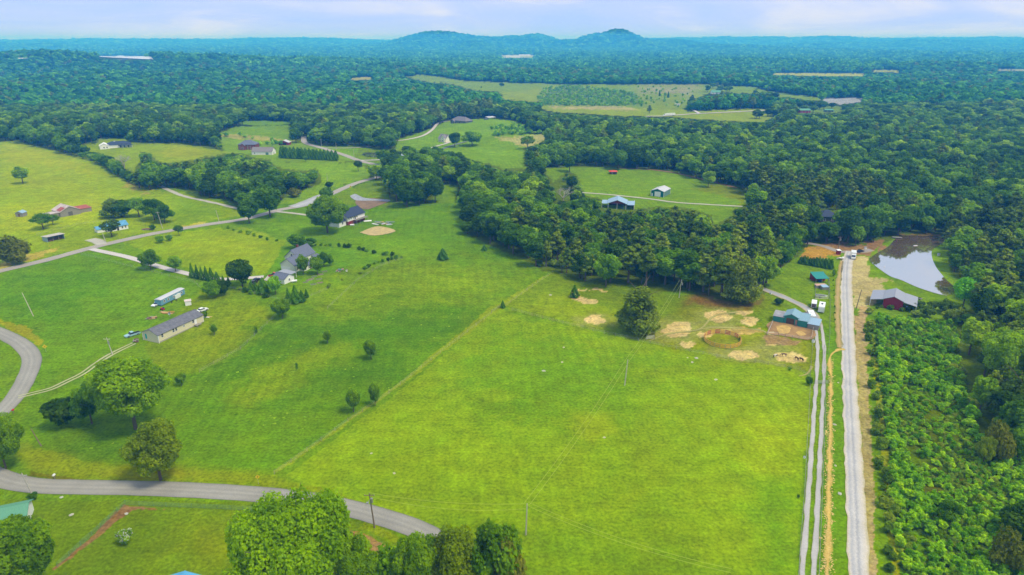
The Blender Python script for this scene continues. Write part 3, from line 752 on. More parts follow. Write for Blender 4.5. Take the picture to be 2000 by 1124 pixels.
# ================================================================== vegetation
def leaf_mat(name, cols, transl=0.48, patch=0.02, gain=1.0):
    """foliage: colour per plant (random), per clump (attribute) and per region; the darkest stop to the freshest growth"""
    m, t, o = new_mat(name); nd, lk = t.nodes.new, t.links.new
    oi = nd('ShaderNodeObjectInfo'); at = nd('ShaderNodeAttribute'); at.attribute_name = 'tone'
    geo = nd('ShaderNodeNewGeometry')
    n = nd('ShaderNodeTexNoise'); n.inputs['Scale'].default_value = patch; n.inputs['Detail'].default_value = 3; lk(oi.outputs['Location'], n.inputs['Vector'])
    def math_(op, a, b=None, c=None):
        r = nd('ShaderNodeMath'); r.operation = op
        for i, s in enumerate((a, b, c)):
            if s is None: continue
            if isinstance(s, (int, float)): r.inputs[i].default_value = s
            else: lk(s, r.inputs[i])
        return r.outputs[0]
    f = math_('MULTIPLY_ADD', oi.outputs['Random'], 0.66, math_('MULTIPLY', n.outputs[0], 0.34))
    cr = nd('ShaderNodeValToRGB'); els = cr.color_ramp.elements
    els.remove(els[-1]); els[0].position = 0.0
    for i, c in enumerate(cols):
        e_ = els[0] if i == 0 else els.new(i / (len(cols) - 1))
        e_.color = (*(np.clip(lin(c) * gain, 0, .8)), 1)
    mr = nd('ShaderNodeMapRange'); mr.inputs[1].default_value = 0.12; mr.inputs[2].default_value = 0.88; lk(f, mr.inputs[0])
    lk(mr.outputs[0], cr.inputs[0])
    tn = nd('ShaderNodeMapRange'); tn.inputs[3].default_value = 0.58; tn.inputs[4].default_value = 1.5; lk(at.outputs['Fac'], tn.inputs[0])
    vm = nd('ShaderNodeVectorMath'); vm.operation = 'SCALE'; lk(cr.outputs[0], vm.inputs[0]); lk(tn.outputs[0], vm.inputs['Scale'])
    hs = nd('ShaderNodeHueSaturation'); lk(vm.outputs[0], hs.inputs['Color'])
    hm = nd('ShaderNodeMapRange'); hm.inputs[3].default_value = 0.515; hm.inputs[4].default_value = 0.482; lk(at.outputs['Fac'], hm.inputs[0]); lk(hm.outputs[0], hs.inputs['Hue'])
    d = nd('ShaderNodeBsdfDiffuse'); lk(hs.outputs[0], d.inputs['Color'])
    tr = nd('ShaderNodeBsdfTranslucent'); lk(hs.outputs[0], tr.inputs['Color'])
    mx = nd('ShaderNodeMixShader'); mx.inputs[0].default_value = transl; lk(d.outputs[0], mx.inputs[1]); lk(tr.outputs[0], mx.inputs[2])
    lk(mx.outputs[0], o.inputs['Surface'])
    return m
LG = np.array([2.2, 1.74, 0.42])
M_BROAD = leaf_mat('broadleaf_foliage', [(44,74,24),(54,90,22),(64,106,18),(78,122,20),(94,138,20),(120,156,30)], gain=LG)
M_FAR_HAZED = leaf_mat('haze_tinted_foliage', [(34,70,30),(50,92,30),(58,108,28),(70,120,30),(86,136,30),(104,152,40)], gain=np.array([1.75, 1.85, .7]))  # some blue distance haze put into the leaf colour, less red than near trees
M_HERO = leaf_mat('oak_foliage', [(76,116,12),(90,130,14),(106,148,18)], gain=LG)
M_PINE = leaf_mat('pine_foliage', [(50,78,34),(66,96,42),(84,112,44),(98,122,52)], transl=.15, gain=LG)
M_CEDAR = leaf_mat('cedar_foliage', [(34,72,22),(48,88,24),(58,100,26)], transl=.12, gain=LG)
M_SPRUCE = leaf_mat('spruce_foliage', [(40,78,52),(54,96,62)], transl=.1, gain=LG)
M_SAP = leaf_mat('sapling_foliage', [(72,128,14),(92,146,18),(112,162,24),(138,178,40)], gain=LG, patch=.06)
M_SHRUB = leaf_mat('shrub_foliage', [(52,86,28),(76,112,30),(100,134,50),(122,146,72)], gain=LG, patch=.06)
M_BRIGHT = leaf_mat('fresh_foliage', [(92,160,16),(120,186,26)], gain=LG)
M_BRONZE = leaf_mat('bronze_foliage', [(92,120,20),(108,136,26)], gain=LG)
M_OLIVE = leaf_mat('olive_foliage', [(86,104,44),(108,122,56)], gain=LG)
M_OLIVEP = leaf_mat('grey_pine_foliage', [(74,100,44),(90,114,50)], transl=.2, gain=LG)
M_FLOWER = mat('white_blossom', (236,240,226), var=.05)
M_BARK = mat('bark', (118,104,88), var=.25, scale=3)
M_DEAD = mat('bleached_wood', (196,190,178), var=.1, scale=3)

def leaves(cen, nrm, size, r, quad=True):
    """leaf or leaf-clump faces: centres, normals, sizes -> verts, faces"""
    n = len(cen)
    ref = r.normal(size=(n, 3))
    u = np.cross(nrm, ref); u /= np.maximum(np.linalg.norm(u, axis=1), 1e-6)[:, None]
    w = np.cross(nrm, u)
    s = size[:, None]
    a = r.uniform(.75, 1.2, (n, 1)); b = r.uniform(.75, 1.2, (n, 1))
    bend = nrm * s * r.uniform(-.25, .1, (n, 1))
    v = np.stack([cen - u * s * a + bend, cen - w * s * b, cen + u * s * a + bend, cen + w * s * b], 1)
    f = np.arange(4 * n).reshape(n, 4)
    return v.reshape(-1, 3), f
def sph(r, n, zmin=-1.0):
    z = r.uniform(zmin, 1, n); t = r.uniform(0, 2 * pi, n); q = np.sqrt(1 - z * z)
    return np.stack([q * np.cos(t), q * np.sin(t), z], -1)
def crown(seed, lobes, n, lsize, tilt=0.55, inner=0.12, up=0.5):
    """lobes: (m,7) centre xyz, radii xyz, tone; foliage on their outsides and some within"""
    r = np.random.default_rng(seed)
    lobes = np.asarray(lobes, float)
    area = (lobes[:, 3] * lobes[:, 4]) + (lobes[:, 3] * lobes[:, 5])
    li = r.choice(len(lobes), int(n * 1.7), p=area / area.sum())
    d = sph(r, len(li))
    rad = np.where(r.random(len(li)) < inner, r.uniform(.3, .9, len(li)), r.uniform(.86, 1.12, len(li)))
    # uneven outline inside each lobe
    rad = rad * (1 + 0.16 * np.sin(d[:, 0] * 7 + li) * np.cos(d[:, 1] * 6 + li * 2.1) )
    c = lobes[li, :3] + d * lobes[li, 3:6] * rad[:, None]
    # drop what is buried deep in other lobes
    bur = np.zeros(len(c), bool)
    for k in range(len(lobes)):
        q = (c - lobes[k, :3]) / lobes[k, 3:6]
        bur |= ((q * q).sum(1) < 0.42) & (li != k)
    keep = ~bur | (r.random(len(c)) < 0.06)
    c, d, li = c[keep][:n], d[keep][:n], li[keep][:n]
    nr_ = d / lobes[li, 3:6]; nr_ /= np.linalg.norm(nr_, axis=1)[:, None]
    nr_ = nr_ * (1 - tilt) + r.normal(size=nr_.shape) * tilt * .6; nr_[:, 2] += up
    nr_ /= np.linalg.norm(nr_, axis=1)[:, None]
    v, f = leaves(c, nr_, lsize * r.uniform(.45, 1.55, len(c)), r)
    tone = np.clip(lobes[li, 6] * .55 + r.random(len(c)) * .45, 0, 1)
    return v, f, np.repeat(tone, 4)
def broad_lobes(seed, H, R, base=.22, m=22, flat=1.0, spread=.66, small=1.0):
    r = np.random.default_rng(seed)
    L_ = []
    zc, rz = H * (base + (1 - base) * .5), H * (1 - base) * .5 * flat
    for i in range(m):
        d = sph(r, 1, -.75)[0]
        q = r.uniform(.55, 1.0)
        prof = 1.0 if d[2] > 0 else 1 - .25 * abs(d[2])
        c = np.array([d[0] * R * spread * q * prof, d[1] * R * spread * q * prof, zc + d[2] * rz * .72 * q])
        s = R * r.uniform(.24, .46) * small
        L_.append([*c, s, s * r.uniform(.85, 1.1), s * r.uniform(.7, .95), r.random()])
    L_.append([0, 0, zc, R * .55, R * .55, rz * .62, .3])
    return L_
def pine_lobes(seed, H, R, base=.4, m=18, pw=.55):
    r = np.random.default_rng(seed); L_ = []
    for i in range(m):
        t = (i + r.random() * .6) / m
        z = H * (base + (1 - base) * t * .96)
        rr_ = R * (1 - t) ** pw * r.uniform(.35, .78) if t < .93 else 0
        a = i * 2.4 + r.uniform(-.4, .4)
        s = R * (1 - t * .45) * r.uniform(.26, .42)
        L_.append([cos(a) * rr_, sin(a) * rr_, z, s, s, s * r.uniform(.45, .7), r.random()])
    return L_
def cone_foliage(seed, H, R, n, lsize, power=.85):
    r = np.random.default_rng(seed)
    t = 1 - np.sqrt(r.random(n)); a = r.uniform(0, 2 * pi, n)
    rr_ = R * (1 - t) ** power * (1 + .16 * np.sin(a * 5 + t * 9) + r.uniform(-.12, .08, n)) * (.35 + .65 * np.minimum(1, (t + .02) * 9))
    c = np.stack([rr_ * np.cos(a), rr_ * np.sin(a), .02 * H + t * H * .98], -1)
    nr_ = np.stack([np.cos(a), np.sin(a), np.full(n, .55)], -1) + r.normal(size=(n, 3)) * .35
    nr_ /= np.linalg.norm(nr_, axis=1)[:, None]
    v, f = leaves(c, nr_, lsize * r.uniform(.6, 1.3, n), r)
    return v, f, np.repeat(np.clip(.5 + .3 * np.sin(a * 5 + t * 9) + r.uniform(-.2, .2, n), 0, 1), 4)
def fol_mesh(name, vft, m):
    v, f, t = vft
    me = mesh_np(name, v, f)
    at = me.attributes.new('tone', 'FLOAT', 'POINT'); at.data.foreach_set('value', t.astype(np.float32))
    me.materials.append(m)
    return me
def trunk_mesh(seed, H, R, top=.75, limbs=6, r0=None, lean=.03, base=.25):
    r = np.random.default_rng(seed); b = MB(); r0 = r0 or H * .022 + .05
    pts = [Vector((0, 0, -.6))]; k = 5
    for i in range(1, k + 1):
        z = H * top * i / k
        pts.append(Vector((r.uniform(-1, 1) * lean * z, r.uniform(-1, 1) * lean * z, z)))
    for i in range(k):
        b.tube(pts[i], pts[i + 1], r0 * (1 - .8 * i / k), r0 * (1 - .8 * (i + 1) / k), 7)
    for i in range(limbs):
        t = r.uniform(base, .9); p = pts[0].lerp(pts[-1], t); a = i * 2.4 + r.uniform(-.4, .4)
        ln = R * r.uniform(.5, .8)
        q = p + Vector((cos(a) * ln, sin(a) * ln, ln * r.uniform(.3, .9)))
        mid = p.lerp(q, .5) + Vector((0, 0, ln * .08))
        b.tube(p, mid, r0 * .36, r0 * .25, 5); b.tube(mid, q, r0 * .25, r0 * .07, 5)
    return b.mesh('trunk')
def join_mesh(name, vft, m, tme, mt):
    """foliage and trunk in one mesh with two materials, for the distant woodland"""
    v, f, t = vft
    tv = np.array([x.co for x in tme.vertices]); n0 = len(v)
    tf = [tuple(n0 + i for i in p.vertices) for p in tme.polygons]
    me = bpy.data.meshes.new(name)
    me.from_pydata([tuple(x) for x in v] + [tuple(x) for x in tv], [], [tuple(x) for x in f.tolist()] + tf)
    at = me.attributes.new('tone', 'FLOAT', 'POINT'); at.data.foreach_set('value', np.concatenate([t, np.full(len(tv), .5)]).astype(np.float32))
    me.materials.append(m); me.materials.append(mt)
    mi = np.zeros(len(me.polygons), np.int32); mi[len(f):] = 1
    me.polygons.foreach_set('material_index', mi)
    return me
# ---- model trees, all of height 1 unit = 1 m at their own size; scaled when placed
LIB = {}
def lib(kind, H, R, crowns, trunk):
    LIB[kind] = dict(H=H, R=R, crowns=crowns, trunk=trunk)
def cr_b(seed, H, R, n, ls, mt_, **kw): return fol_mesh("crown", crown(seed, broad_lobes(seed, H, R, **kw), n, ls), mt_)
lib('hero', 22, 11, [cr_b(11, 22, 11, 42000, .26, M_HERO, base=.10, m=80, spread=.78, small=.62), cr_b(12, 22, 11, 42000, .26, M_HERO, base=.08, m=90, spread=.8, small=.58)], trunk_mesh(1, 22, 11, limbs=10))
lib('giant', 22, 15, [cr_b(13, 22, 15, 80000, .24, M_HERO, base=.05, m=110, spread=.80, small=.55)], trunk_mesh(1, 22, 15, limbs=10))
lib('broad', 16, 6, [cr_b(20 + i, 16, 6, 3200, .44, M_BROAD, base=.13, m=[30, 24, 36, 28][i], small=[.74,.85,.66,.8][i], spread=[.72,.8,.76,.7][i]) for i in range(4)], trunk_mesh(2, 16, 6))
lib('round', 12, 6, [cr_b(30 + i, 12, 6, 5200, .31, M_BROAD, base=.10, m=[38,30][i], small=[.66,.78][i], spread=[.76,.84][i]) for i in range(2)], trunk_mesh(3, 12, 6))
lib('open', 15, 7, [cr_b(40 + i, 15, 7, 2600, .34, M_BROAD, base=.22, m=24, spread=.9, small=.62) for i in range(2)], trunk_mesh(4, 15, 7, limbs=12))
lib('bright', 12, 6, [cr_b(45, 12, 6, 3600, .36, M_BRIGHT, base=.15, m=22)], trunk_mesh(5, 12, 6))
lib('bronze', 18, 8, [cr_b(47, 18, 8, 20000, .22, M_BRONZE, base=.05, m=70, small=.6, spread=.84)], trunk_mesh(6, 18, 8, limbs=12))
lib('olive', 7, 5, [cr_b(48, 7, 5, 3800, .30, M_OLIVE, base=.02, m=20)], trunk_mesh(7, 7, 5))
lib('shrub', 2.6, 2, [cr_b(50 + i, 2.6, 2, 620, .24, M_SHRUB, base=.0, m=9) for i in range(3)], None)
lib('greenshrub', 3.4, 2.2, [cr_b(55 + i, 3.4, 2.2, 1900, .16, M_BROAD, base=.0, m=22, small=.66, spread=.78) for i in range(2)], None)
lib('sapling', 3.6, 1.7, [cr_b(60 + i, 3.6, 1.7, 620, .19, M_SAP, base=.0, m=16, small=.7, spread=.8) for i in range(4)], None)
lib('pine', 19, 5, [fol_mesh('crown', crown(70 + i, pine_lobes(70 + i, 19, 5, base=[.38, .3, .45][i]), 2500, .42, tilt=.6), M_PINE) for i in range(3)], trunk_mesh(8, 19, 5, top=.95, limbs=5, base=.4, lean=.015))
lib('bigpine', 17, 8, [fol_mesh('crown', crown(75, pine_lobes(75, 17, 8, base=.16, m=44, pw=.33), 7500, .34, tilt=.6), M_PINE)], trunk_mesh(9, 17, 8, top=.95, limbs=12, base=.2, lean=.02))
lib('cedar', 6, 1.7, [fol_mesh('crown', cone_foliage(80 + i, 6, 1.7, 1100, .20), M_CEDAR) for i in range(2)], None)
lib('spruce', 6, 2.6, [fol_mesh('crown', cone_foliage(85, 6, 2.6, 1800, .24, power=.75), M_SPRUCE)], None)
lib('screen', 6, 2.0, [fol_mesh('crown', cone_foliage(87 + i, 6, 2.0, 900, .26, power=.6), M_CEDAR) for i in range(2)], None)

# ---- colliders: what the photograph shows clear of trees
bW, bH = 1300, 1500     # raster of the picture plane incl. margin, 2 px cells: x -300..2300, y 60..?
class Mask:
    def __init__(s): s.a = np.zeros((700, 1300), bool)      # y 60..1460 step 2, x -300..2300 step 2
    gx, gy = np.meshgrid(np.arange(1300) * 2 - 300.0, np.arange(700) * 2 + 60.0)
    def add(s, poly): s.a |= inpoly(Mask.gx.ravel(), Mask.gy.ravel(), poly).reshape(s.a.shape); return s
    def sub(s, poly): s.a &= ~inpoly(Mask.gx.ravel(), Mask.gy.ravel(), poly).reshape(s.a.shape); return s
    def at(s, px, py):
        i = np.clip(((np.asarray(py) - 60) / 2).round().astype(int), 0, 699); j = np.clip(((np.asarray(px) + 300) / 2).round().astype(int), 0, 1299)
        return s.a[i, j]
CLEAR = Mask()
for k_, v_ in FIELDS.items():
    if k_ != 'left_gap': CLEAR.add(v_)
for k_, v_ in WOODISH.items(): CLEAR.sub(v_)
KEEP = [   # openings inside the woods: buildings, dead trees, road mouths
    [(1175,398),(1180,380),(1205,376),(1240,390),(1236,410),(1200,412),(1176,408)],
    [(1600,412),(1632,410),(1634,430),(1600,430)], [(592,264),(604,264),(604,282),(592,282)],
    [(1562,214),(1588,214),(1588,222),(1562,222)], [(1605,212),(1630,212),(1630,220),(1605,220)],
    [(1387,176),(1413,176),(1413,187),(1387,187)], [(1295,220),(1318,220),(1318,230),(1295,230)],
    [(1556,207),(1680,188),(1690,200),(1600,208)], [(1080,362),(1112,362),(1112,392),(1090,392)],
]
for v_ in KEEP: CLEAR.add(v_)

placed = dict()
def label_auto(kind, px, py): return None
def put(kind, x, y, H, R, variant=None, rz=None, name=None, label=None, cat='tree', group=None, mt=None, sz_only=False):
    """a tree or shrub as a thing: Empty > crown (> trunk)"""
    lb = LIB[kind]
    r = random.random
    v = variant if variant is not None else int(r() * len(lb['crowns']))
    z = float(h(x, y))
    e_ = bpy.data.objects.new(name or 'tree', None); col.objects.link(e_)
    e_.location = (x, y, z); e_.rotation_euler = (0, 0, r() * 6.28 if rz is None else rz)
    s, sz = R / lb['R'], H / lb['H']
    e_.scale = (s, s, sz)
    me = lb['crowns'][v % len(lb['crowns'])]
    if mt is not None:
        key = (me.name, mt.name)
        if key not in placed:
            m2 = me.copy(); m2.materials[0] = mt; placed[key] = m2
        me = placed[key]
    link_mesh('crown', me, None, e_)
    if lb['trunk'] is not None:
        link_mesh('trunk', lb['trunk'], M_BARK, e_)
    tag(e_, label, cat, group)
    return e_
def put_px(kind, cx, top, base, w, **kw):
    p = P1(cx, base)
    H = max(0.6, ztop(p.y, top) - p.z)
    depth = p.y * cos(PITCH) + (CAM_H - p.z) * sin(PITCH)
    R = w / 2 / FPX * depth
    return put(kind, p.x, p.y, H, R, **kw)

# ---- single trees and shrubs
T_ = put_px
T_('hero', 265, 688, 838, 158, variant=0, rz=0.4, name='oak_tree', label='largest round oak standing alone in the left pasture above the road')
T_('greenshrub', 128, 772, 832, 76, name='leafy_bush', label='dense dark bush at the left end of the clump beside the big oak', cat='bush')
T_('round', 180, 748, 828, 72, name='broadleaf_tree', label='round tree squeezed between the big oak and the dark bush')
T_('bronze', 314, 815, 938, 112, name='bronze_green_tree', label='bronze green tree on the road verge below the big oak')
T_('hero', 12, 806, 915, 86, variant=1, rz=1.2, name='oak_tree', label='dense green tree cut by the left edge above the road bend')
T_('hero', 46, 1012, 1185, 172, variant=0, rz=2.2, name='oak_tree', label='large tree filling the bottom left corner beside the green roof')
T_('giant', 585, 958, 1210, 268, variant=0, rz=.3, name='oak_tree', label='huge round oak at the bottom edge beside the asphalt road')
T_('hero', 690, 1036, 1200, 120, variant=0, rz=4.2, name='oak_tree', label='smaller oak growing into the right side of the huge bottom oak')
T_('hero', 815, 1030, 1190, 110, variant=0, rz=1.0, name='broadleaf_tree', label='bright green tree hiding the asphalt road at the bottom edge')
T_('bronze', 885, 1016, 1185, 120, rz=2.0, name='bronze_green_tree', label='open bronze tree at the bottom edge, left of the tall dark trees')
T_('round', 968, 1010, 1170, 104, mt=M_HERO, name='broadleaf_tree', label='tall tree with pale blossom at the bottom edge below the wooden power pole')
T_('round', 925, 1046, 1180, 84, name='broadleaf_tree', label='narrow dark tree in the middle of the bottom edge clump')
T_('greenshrub', 765, 1070, 1190, 110, name='leafy_bush', label='low green bush mass at the bottom edge between the oak and the road trees', cat='bush')
T_('olive', 992, 1062, 1185, 70, name='broadleaf_tree', label='dull olive tree rightmost at the bottom edge')
T_('greenshrub', 65, 962, 976, 22, name='leafy_bush', label='small round bush at the foot of the pole below the road bend', cat='bush')
T_('broad', 45, 323, 359, 34, name='broadleaf_tree', label='lone tree in the yellow green meadow at the left edge')
T_('open', 85, 414, 448, 44, name='broadleaf_tree', label='thin ragged tree between the grey barn and the flat roofed shed')
T_('open', 104, 418, 440, 26, name='broadleaf_tree', label='slim tree beside the lower left corner of the grey barn')
T_('olive', 28, 464, 515, 66, name='olive_bush', label='broad dull olive bush beside the pale road at the left edge', cat='bush')
T_('bigpine', 222, 388, 425, 52, name='pine_tree', label='flat layered pine behind the blue roofed house')
T_('round', 243, 388, 424, 42, name='broadleaf_tree', label='round dark tree right of the layered pine behind the blue roofed house')
T_('open', 272, 382, 424, 44, name='broadleaf_tree', label='middle tree of the row behind the blue roofed house')
T_('round', 302, 384, 430, 46, name='broadleaf_tree', label='bushy tree near the right end of the row behind the blue roofed house')
T_('round', 322, 398, 436, 38, name='broadleaf_tree', label='dark tree beside the pole right of the blue roofed house')
T_('open', 219, 426, 463, 44, mt=M_PINE, name='pine_tree', label='thin conifer in front of the blue roofed house')
T_('greenshrub', 299, 438, 450, 14, name='leafy_bush', label='bush beside the junk pile near the pale road', cat='bush')
T_('greenshrub', 313, 459, 475, 21, name='leafy_bush', label='left one of two bushes below the pale road', cat='bush')
T_('greenshrub', 331, 458, 471, 16, name='leafy_bush', label='right one of two bushes below the pale road', cat='bush')
T_('open', 350, 438, 461, 18, name='broadleaf_tree', label='small tree standing at the edge of the pale road')
T_('round', 295, 485, 527, 40, name='broadleaf_tree', label='larger round tree beside the pale concrete driveway', mt=M_HERO)
T_('round', 343, 498, 531, 37, name='broadleaf_tree', label='smaller round tree beside the pale concrete driveway', mt=M_HERO)
for i_, (cx_, tp_, bs_, w_) in enumerate([(376,513,543,12),(386,516,545,11),(395,520,547,11),(404,519,548,12),(414,522,551,16),(425,530,552,14)]):
    T_('cedar', cx_, tp_, bs_, w_, name='cypress_tree', label=['leftmost','second','third','fourth','fifth, broad','rightmost, lower'][i_] + ' cypress of the row below the driveway', group='cypress row along the driveway')
T_('greenshrub', 416, 548, 582, 42, name='leafy_bush', label='bright bush left of the pair above the long beige house', cat='bush')
T_('greenshrub', 437, 544, 577, 32, name='leafy_bush', label='bright bush right of the pair above the long beige house', cat='bush')
T_('round', 474, 503, 561, 54, name='broadleaf_tree', label='tall dense tree left of the grey roofed farmhouse')
for i_, (cx_, tp_, bs_, w_) in enumerate([(447,540,556,9),(436,538,552,8),(492,547,568,14),(500,550,568,12),(515,541,573,26),(577,557,587,14),(563,562,583,10),(590,566,590,16),(599,564,582,10)]):
    T_('cedar', cx_, tp_, bs_, w_, name='cedar_tree', label=ordinal(i_) + ' dark green conical cedar around the farmhouse garden', group='cedars around the farmhouse garden')
T_('round', 539, 536, 576, 26, name='broadleaf_tree', label='pale green tree in front of the farmhouse carport', mt=M_SAP)
T_('cedar', 578, 557, 592, 24, name='cedar_tree', label='broadest cone shaped cedar below the farmhouse')
T_('round', 552, 582, 622, 38, name='broadleaf_tree', label='round bush like tree at the garden corner below the farmhouse', mt=M_HERO)
T_('round', 593, 496, 536, 30, name='broadleaf_tree', label='leafy tree against the farmhouse front wall', mt=M_HERO)
T_('round', 620, 499, 536, 28, name='broadleaf_tree', label='leafy tree at the right corner of the farmhouse', mt=M_HERO)
T_('round', 633, 490, 522, 26, name='broadleaf_tree', label='tree behind the right corner tree of the farmhouse')
T_('greenshrub', 646, 495, 520, 18, name='leafy_bush', label='dark rounded bush right of the farmhouse', cat='bush')
T_('round', 583, 456, 486, 44, name='broadleaf_tree', label='wide tree behind the farmhouse roof')
T_('round', 607, 463, 482, 24, name='broadleaf_tree', label='low tree behind the farmhouse ridge')
T_('hero', 640, 378, 455, 86, variant=1, rz=.9, name='oak_tree', label='spreading oak in front of the dark roofed house')
T_('round', 640, 364, 395, 28, name='broadleaf_tree', label='tree behind the spreading oak at the edge of the pale road')
T_('round', 487, 386, 437, 46, name='broadleaf_tree', label='round tree overhanging the pale road, left one')
T_('round', 528, 358, 424, 64, name='broadleaf_tree', label='big tree overhanging the pale road, right one')
T_('open', 700, 311, 335, 17, name='broadleaf_tree', label='small lone tree below the valley road')
T_('open', 736, 318, 352, 36, name='broadleaf_tree', label='thin tree at the left edge of the central wood')
T_('greenshrub', 643, 354, 368, 18, name='leafy_bush', label='round bush at the bend of the pale road', cat='bush')
T_('olive', 575, 368, 385, 28, name='olive_bush', label='greyish flowering bush at the tip of the left thicket', cat='bush')
T_('spruce', 865, 485, 507, 22, name='spruce_tree', label='blue green spruce alone on the grass crest')
T_('spruce', 946, 478, 490, 12, name='spruce_tree', label='tiny spruce close to the central wood')
for a_, lb_ in [((640,644,671,22),'small round tree high in the middle pasture'),((725,662,702,31),'conical tree in the middle pasture, right of the smallest'),((733,747,793,28),'right one of two trees beside the diagonal grass strip'),((691,757,806,33),'left one of two trees beside the diagonal grass strip'),((355,728,754,23),'dark little tree right of the big oak crown'),((419,632,654,17),'round bush below the long beige house end'),((402,605,622,10),'little bush at the right end of the long beige house'),((501,636,652,9),'little tree at the fence corner below the garden'),((580,706,724,7),'tiny shrub in the dark grass of the middle pasture')]:
    T_('round' if a_[3] > 15 else 'greenshrub', *a_, name='small_tree', label=lb_, mt=M_HERO)
T_('cedar', 1122, 556, 581, 20, name='cedar_tree', label='dark bushy conifer left of the sandy crescent')
T_('bigpine', 1246, 561, 648, 100, mt=M_OLIVEP, name='pine_tree', label='large spreading pine standing in the horse paddock')
T_('cedar', 982, 586, 602, 11, name='cedar_tree', label='little cedar at the paddock fence corner')
T_('round', 1183, 492, 560, 64, name='broadleaf_tree', label='big round tree projecting from the wood above the paddock')
T_('round', 1137, 492, 545, 46, name='broadleaf_tree', label='rounded tree at the wood edge left of the big round one')
T_('round', 1383, 331, 366, 27, name='broadleaf_tree', label='lone tree at the shaded end of the green shed field')
T_('round', 1207, 289, 332, 34, name='broadleaf_tree', label='rounded tree behind the red roofed hut')
T_('round', 888, 256, 288, 25, name='broadleaf_tree', label='left one of the tree pair beside the white cottage')
T_('round', 922, 254, 285, 41, name='broadleaf_tree', label='wider right one of the tree pair beside the white cottage')
T_('round', 752, 261, 292, 50, name='broadleaf_tree', label='wide tree at the wood foot above the small pond')
T_('bright', 1881, 541, 598, 50, name='broadleaf_tree', label='bright yellow green tree at the pond corner')
T_('round', 597, 303, 316, 10, name='broadleaf_tree', label='little tree below the row of dark conifers')
T_('bigpine', 1446, 500, 592, 80, mt=M_OLIVEP, name='pine_tree', label='big grey green pine at the wood edge left of the farm lane')
T_('round', 1490, 495, 560, 62, name='broadleaf_tree', label='big round tree at the lower right corner of the central wood')
T_('pine', 1384, 515, 577, 26, name='pine_tree', label='pine with tall bare trunk at the wood edge above the sand patches')
T_('cedar', 1445, 656, 664, 6, name='small_shrub', label='tiny shrub beside the round pen', cat='shrub')
T_('greenshrub', 1580, 735, 752, 18, name='leafy_bush', label='dark bush where the paddock fence meets the farm lane', cat='bush')
T_('greenshrub', 1542, 717, 724, 8, name='leafy_bush', label='small bush below the grazing horses', cat='bush')
T_('greenshrub', 1520, 582, 595, 20, name='leafy_bush', label='low bush beside the grey lane above the teal stable', cat='bush')
T_('greenshrub', 1628, 525, 540, 10, name='leafy_bush', label='dark bush beside the turquoise roofed coop', cat='bush')
T_('greenshrub', 1559, 966, 973, 7, name='leafy_bush', label='tiny dark bush on the fence of the large pasture', cat='bush')
T_('broad', 287, 296, 322, 26, name='broadleaf_tree', label='tree rising at the left tip of the thicket behind the meadow')
T_('pine', 1268, 205, 222, 12, name='pine_tree', label='distant dark pine beside the strip field')
T_('open', 1030, 262, 292, 28, name='broadleaf_tree', label='thin tree at the wood corner right of the sandy field')
for i_ in range(16):
    f_ = i_ / 15
    T_('screen', 550 + 107 * f_ + random.uniform(-2, 2), 288 + 8 * f_ + random.uniform(-2, 1), 309 + 5 * f_, 11, name='screen_conifer', label=ordinal(i_) + ' dark conifer from the left in the front valley row', group='dark conifer row in the valley')
for i_ in range(15):
    f_ = i_ / 14
    T_('screen', 553 + 103 * f_, 285 + 9 * f_, 304 + 5 * f_, 11, name='screen_conifer', label=ordinal(i_) + ' dark conifer from the left in the back valley row', group='dark conifer row in the valley')
for i_ in range(11):
    f_ = i_ / 10
    T_('screen', 1564 + 58 * f_, 498 + 8 * f_ + random.uniform(-2, 3), 515 + 11 * f_, 12, name='screen_conifer', label=ordinal(i_) + ' dark conifer from the left, below the orange riding ground', group='dark conifer row below the orange ground')
# blossom bush
fb = T_('greenshrub', 247, 1031, 1063, 34, name='flowering_bush', label='round bush covered in white blossom inside the wire fenced garden', cat='bush', variant=0)
_r = np.random.default_rng(5)
_lb = broad_lobes(55, 3.4, 2.2, base=0.0, m=22, small=.66, spread=.78)
_v, _f, _t = crown(5, [[*q[:3], q[3] * 1.04, q[4] * 1.04, q[5] * 1.04, q[6]] for q in _lb], 900, .13)
_m = [i for i in range(len(_f)) if _v[_f[i][0]][2] > 1.0 and _r.random() < .62]
fl = mesh_np('blossom', _v, _f[_m]); link_mesh('blossom', fl, M_FLOWER, fb)

def line_of(kind, pts, step, H, R, jit, name, label, group, cat='shrub', mt=None):
    w = P([p[0] for p in pts], [p[1] for p in pts])[:, :2]
    c, s = resample(catmull(w, 8), step)
    across = abs(pts[-1][0] - pts[0][0]) > abs(pts[-1][1] - pts[0][1]); n_ = 0
    c = c[np.argsort(c[:, 0])] if across else c[np.argsort(-c[:, 1])]
    for x, y in c:
        if random.random() < .12: continue
        lab_ = ordinal(n_) + ' ' + label + (', from the left' if across else ', from the top'); n_ += 1
        k = random.uniform(.55, 1.3)
        put(kind, x + random.uniform(-jit, jit), y + random.uniform(-jit, jit), H * k, R * k * random.uniform(.8, 1.15), name=name, label=lab_, group=group, cat=cat, mt=mt)
line_of('shrub', [(445,448),(480,457),(520,468),(552,476)], 5.5, 2.0, 1.5, .8, 'hedge_shrub', 'shrub of the overgrown fence line behind the farmhouse field', 'hedge shrubs behind the farmhouse field', mt=M_BROAD)
line_of('shrub', [(618,480),(650,482),(700,487),(740,497),(785,502)], 2.6, 1.9, 1.4, .7, 'hedge_shrub', 'shrub in the hedge along the upper side of the farmhouse garden', 'hedge shrubs above the farmhouse garden', mt=M_BROAD)
line_of('shrub', [(785,504),(745,512),(725,520),(712,526)], 2.4, 1.6, 1.2, .5, 'hedge_shrub', 'shrub in the hedge closing the right corner of the farmhouse garden', 'hedge shrubs at the garden corner', mt=M_BROAD)
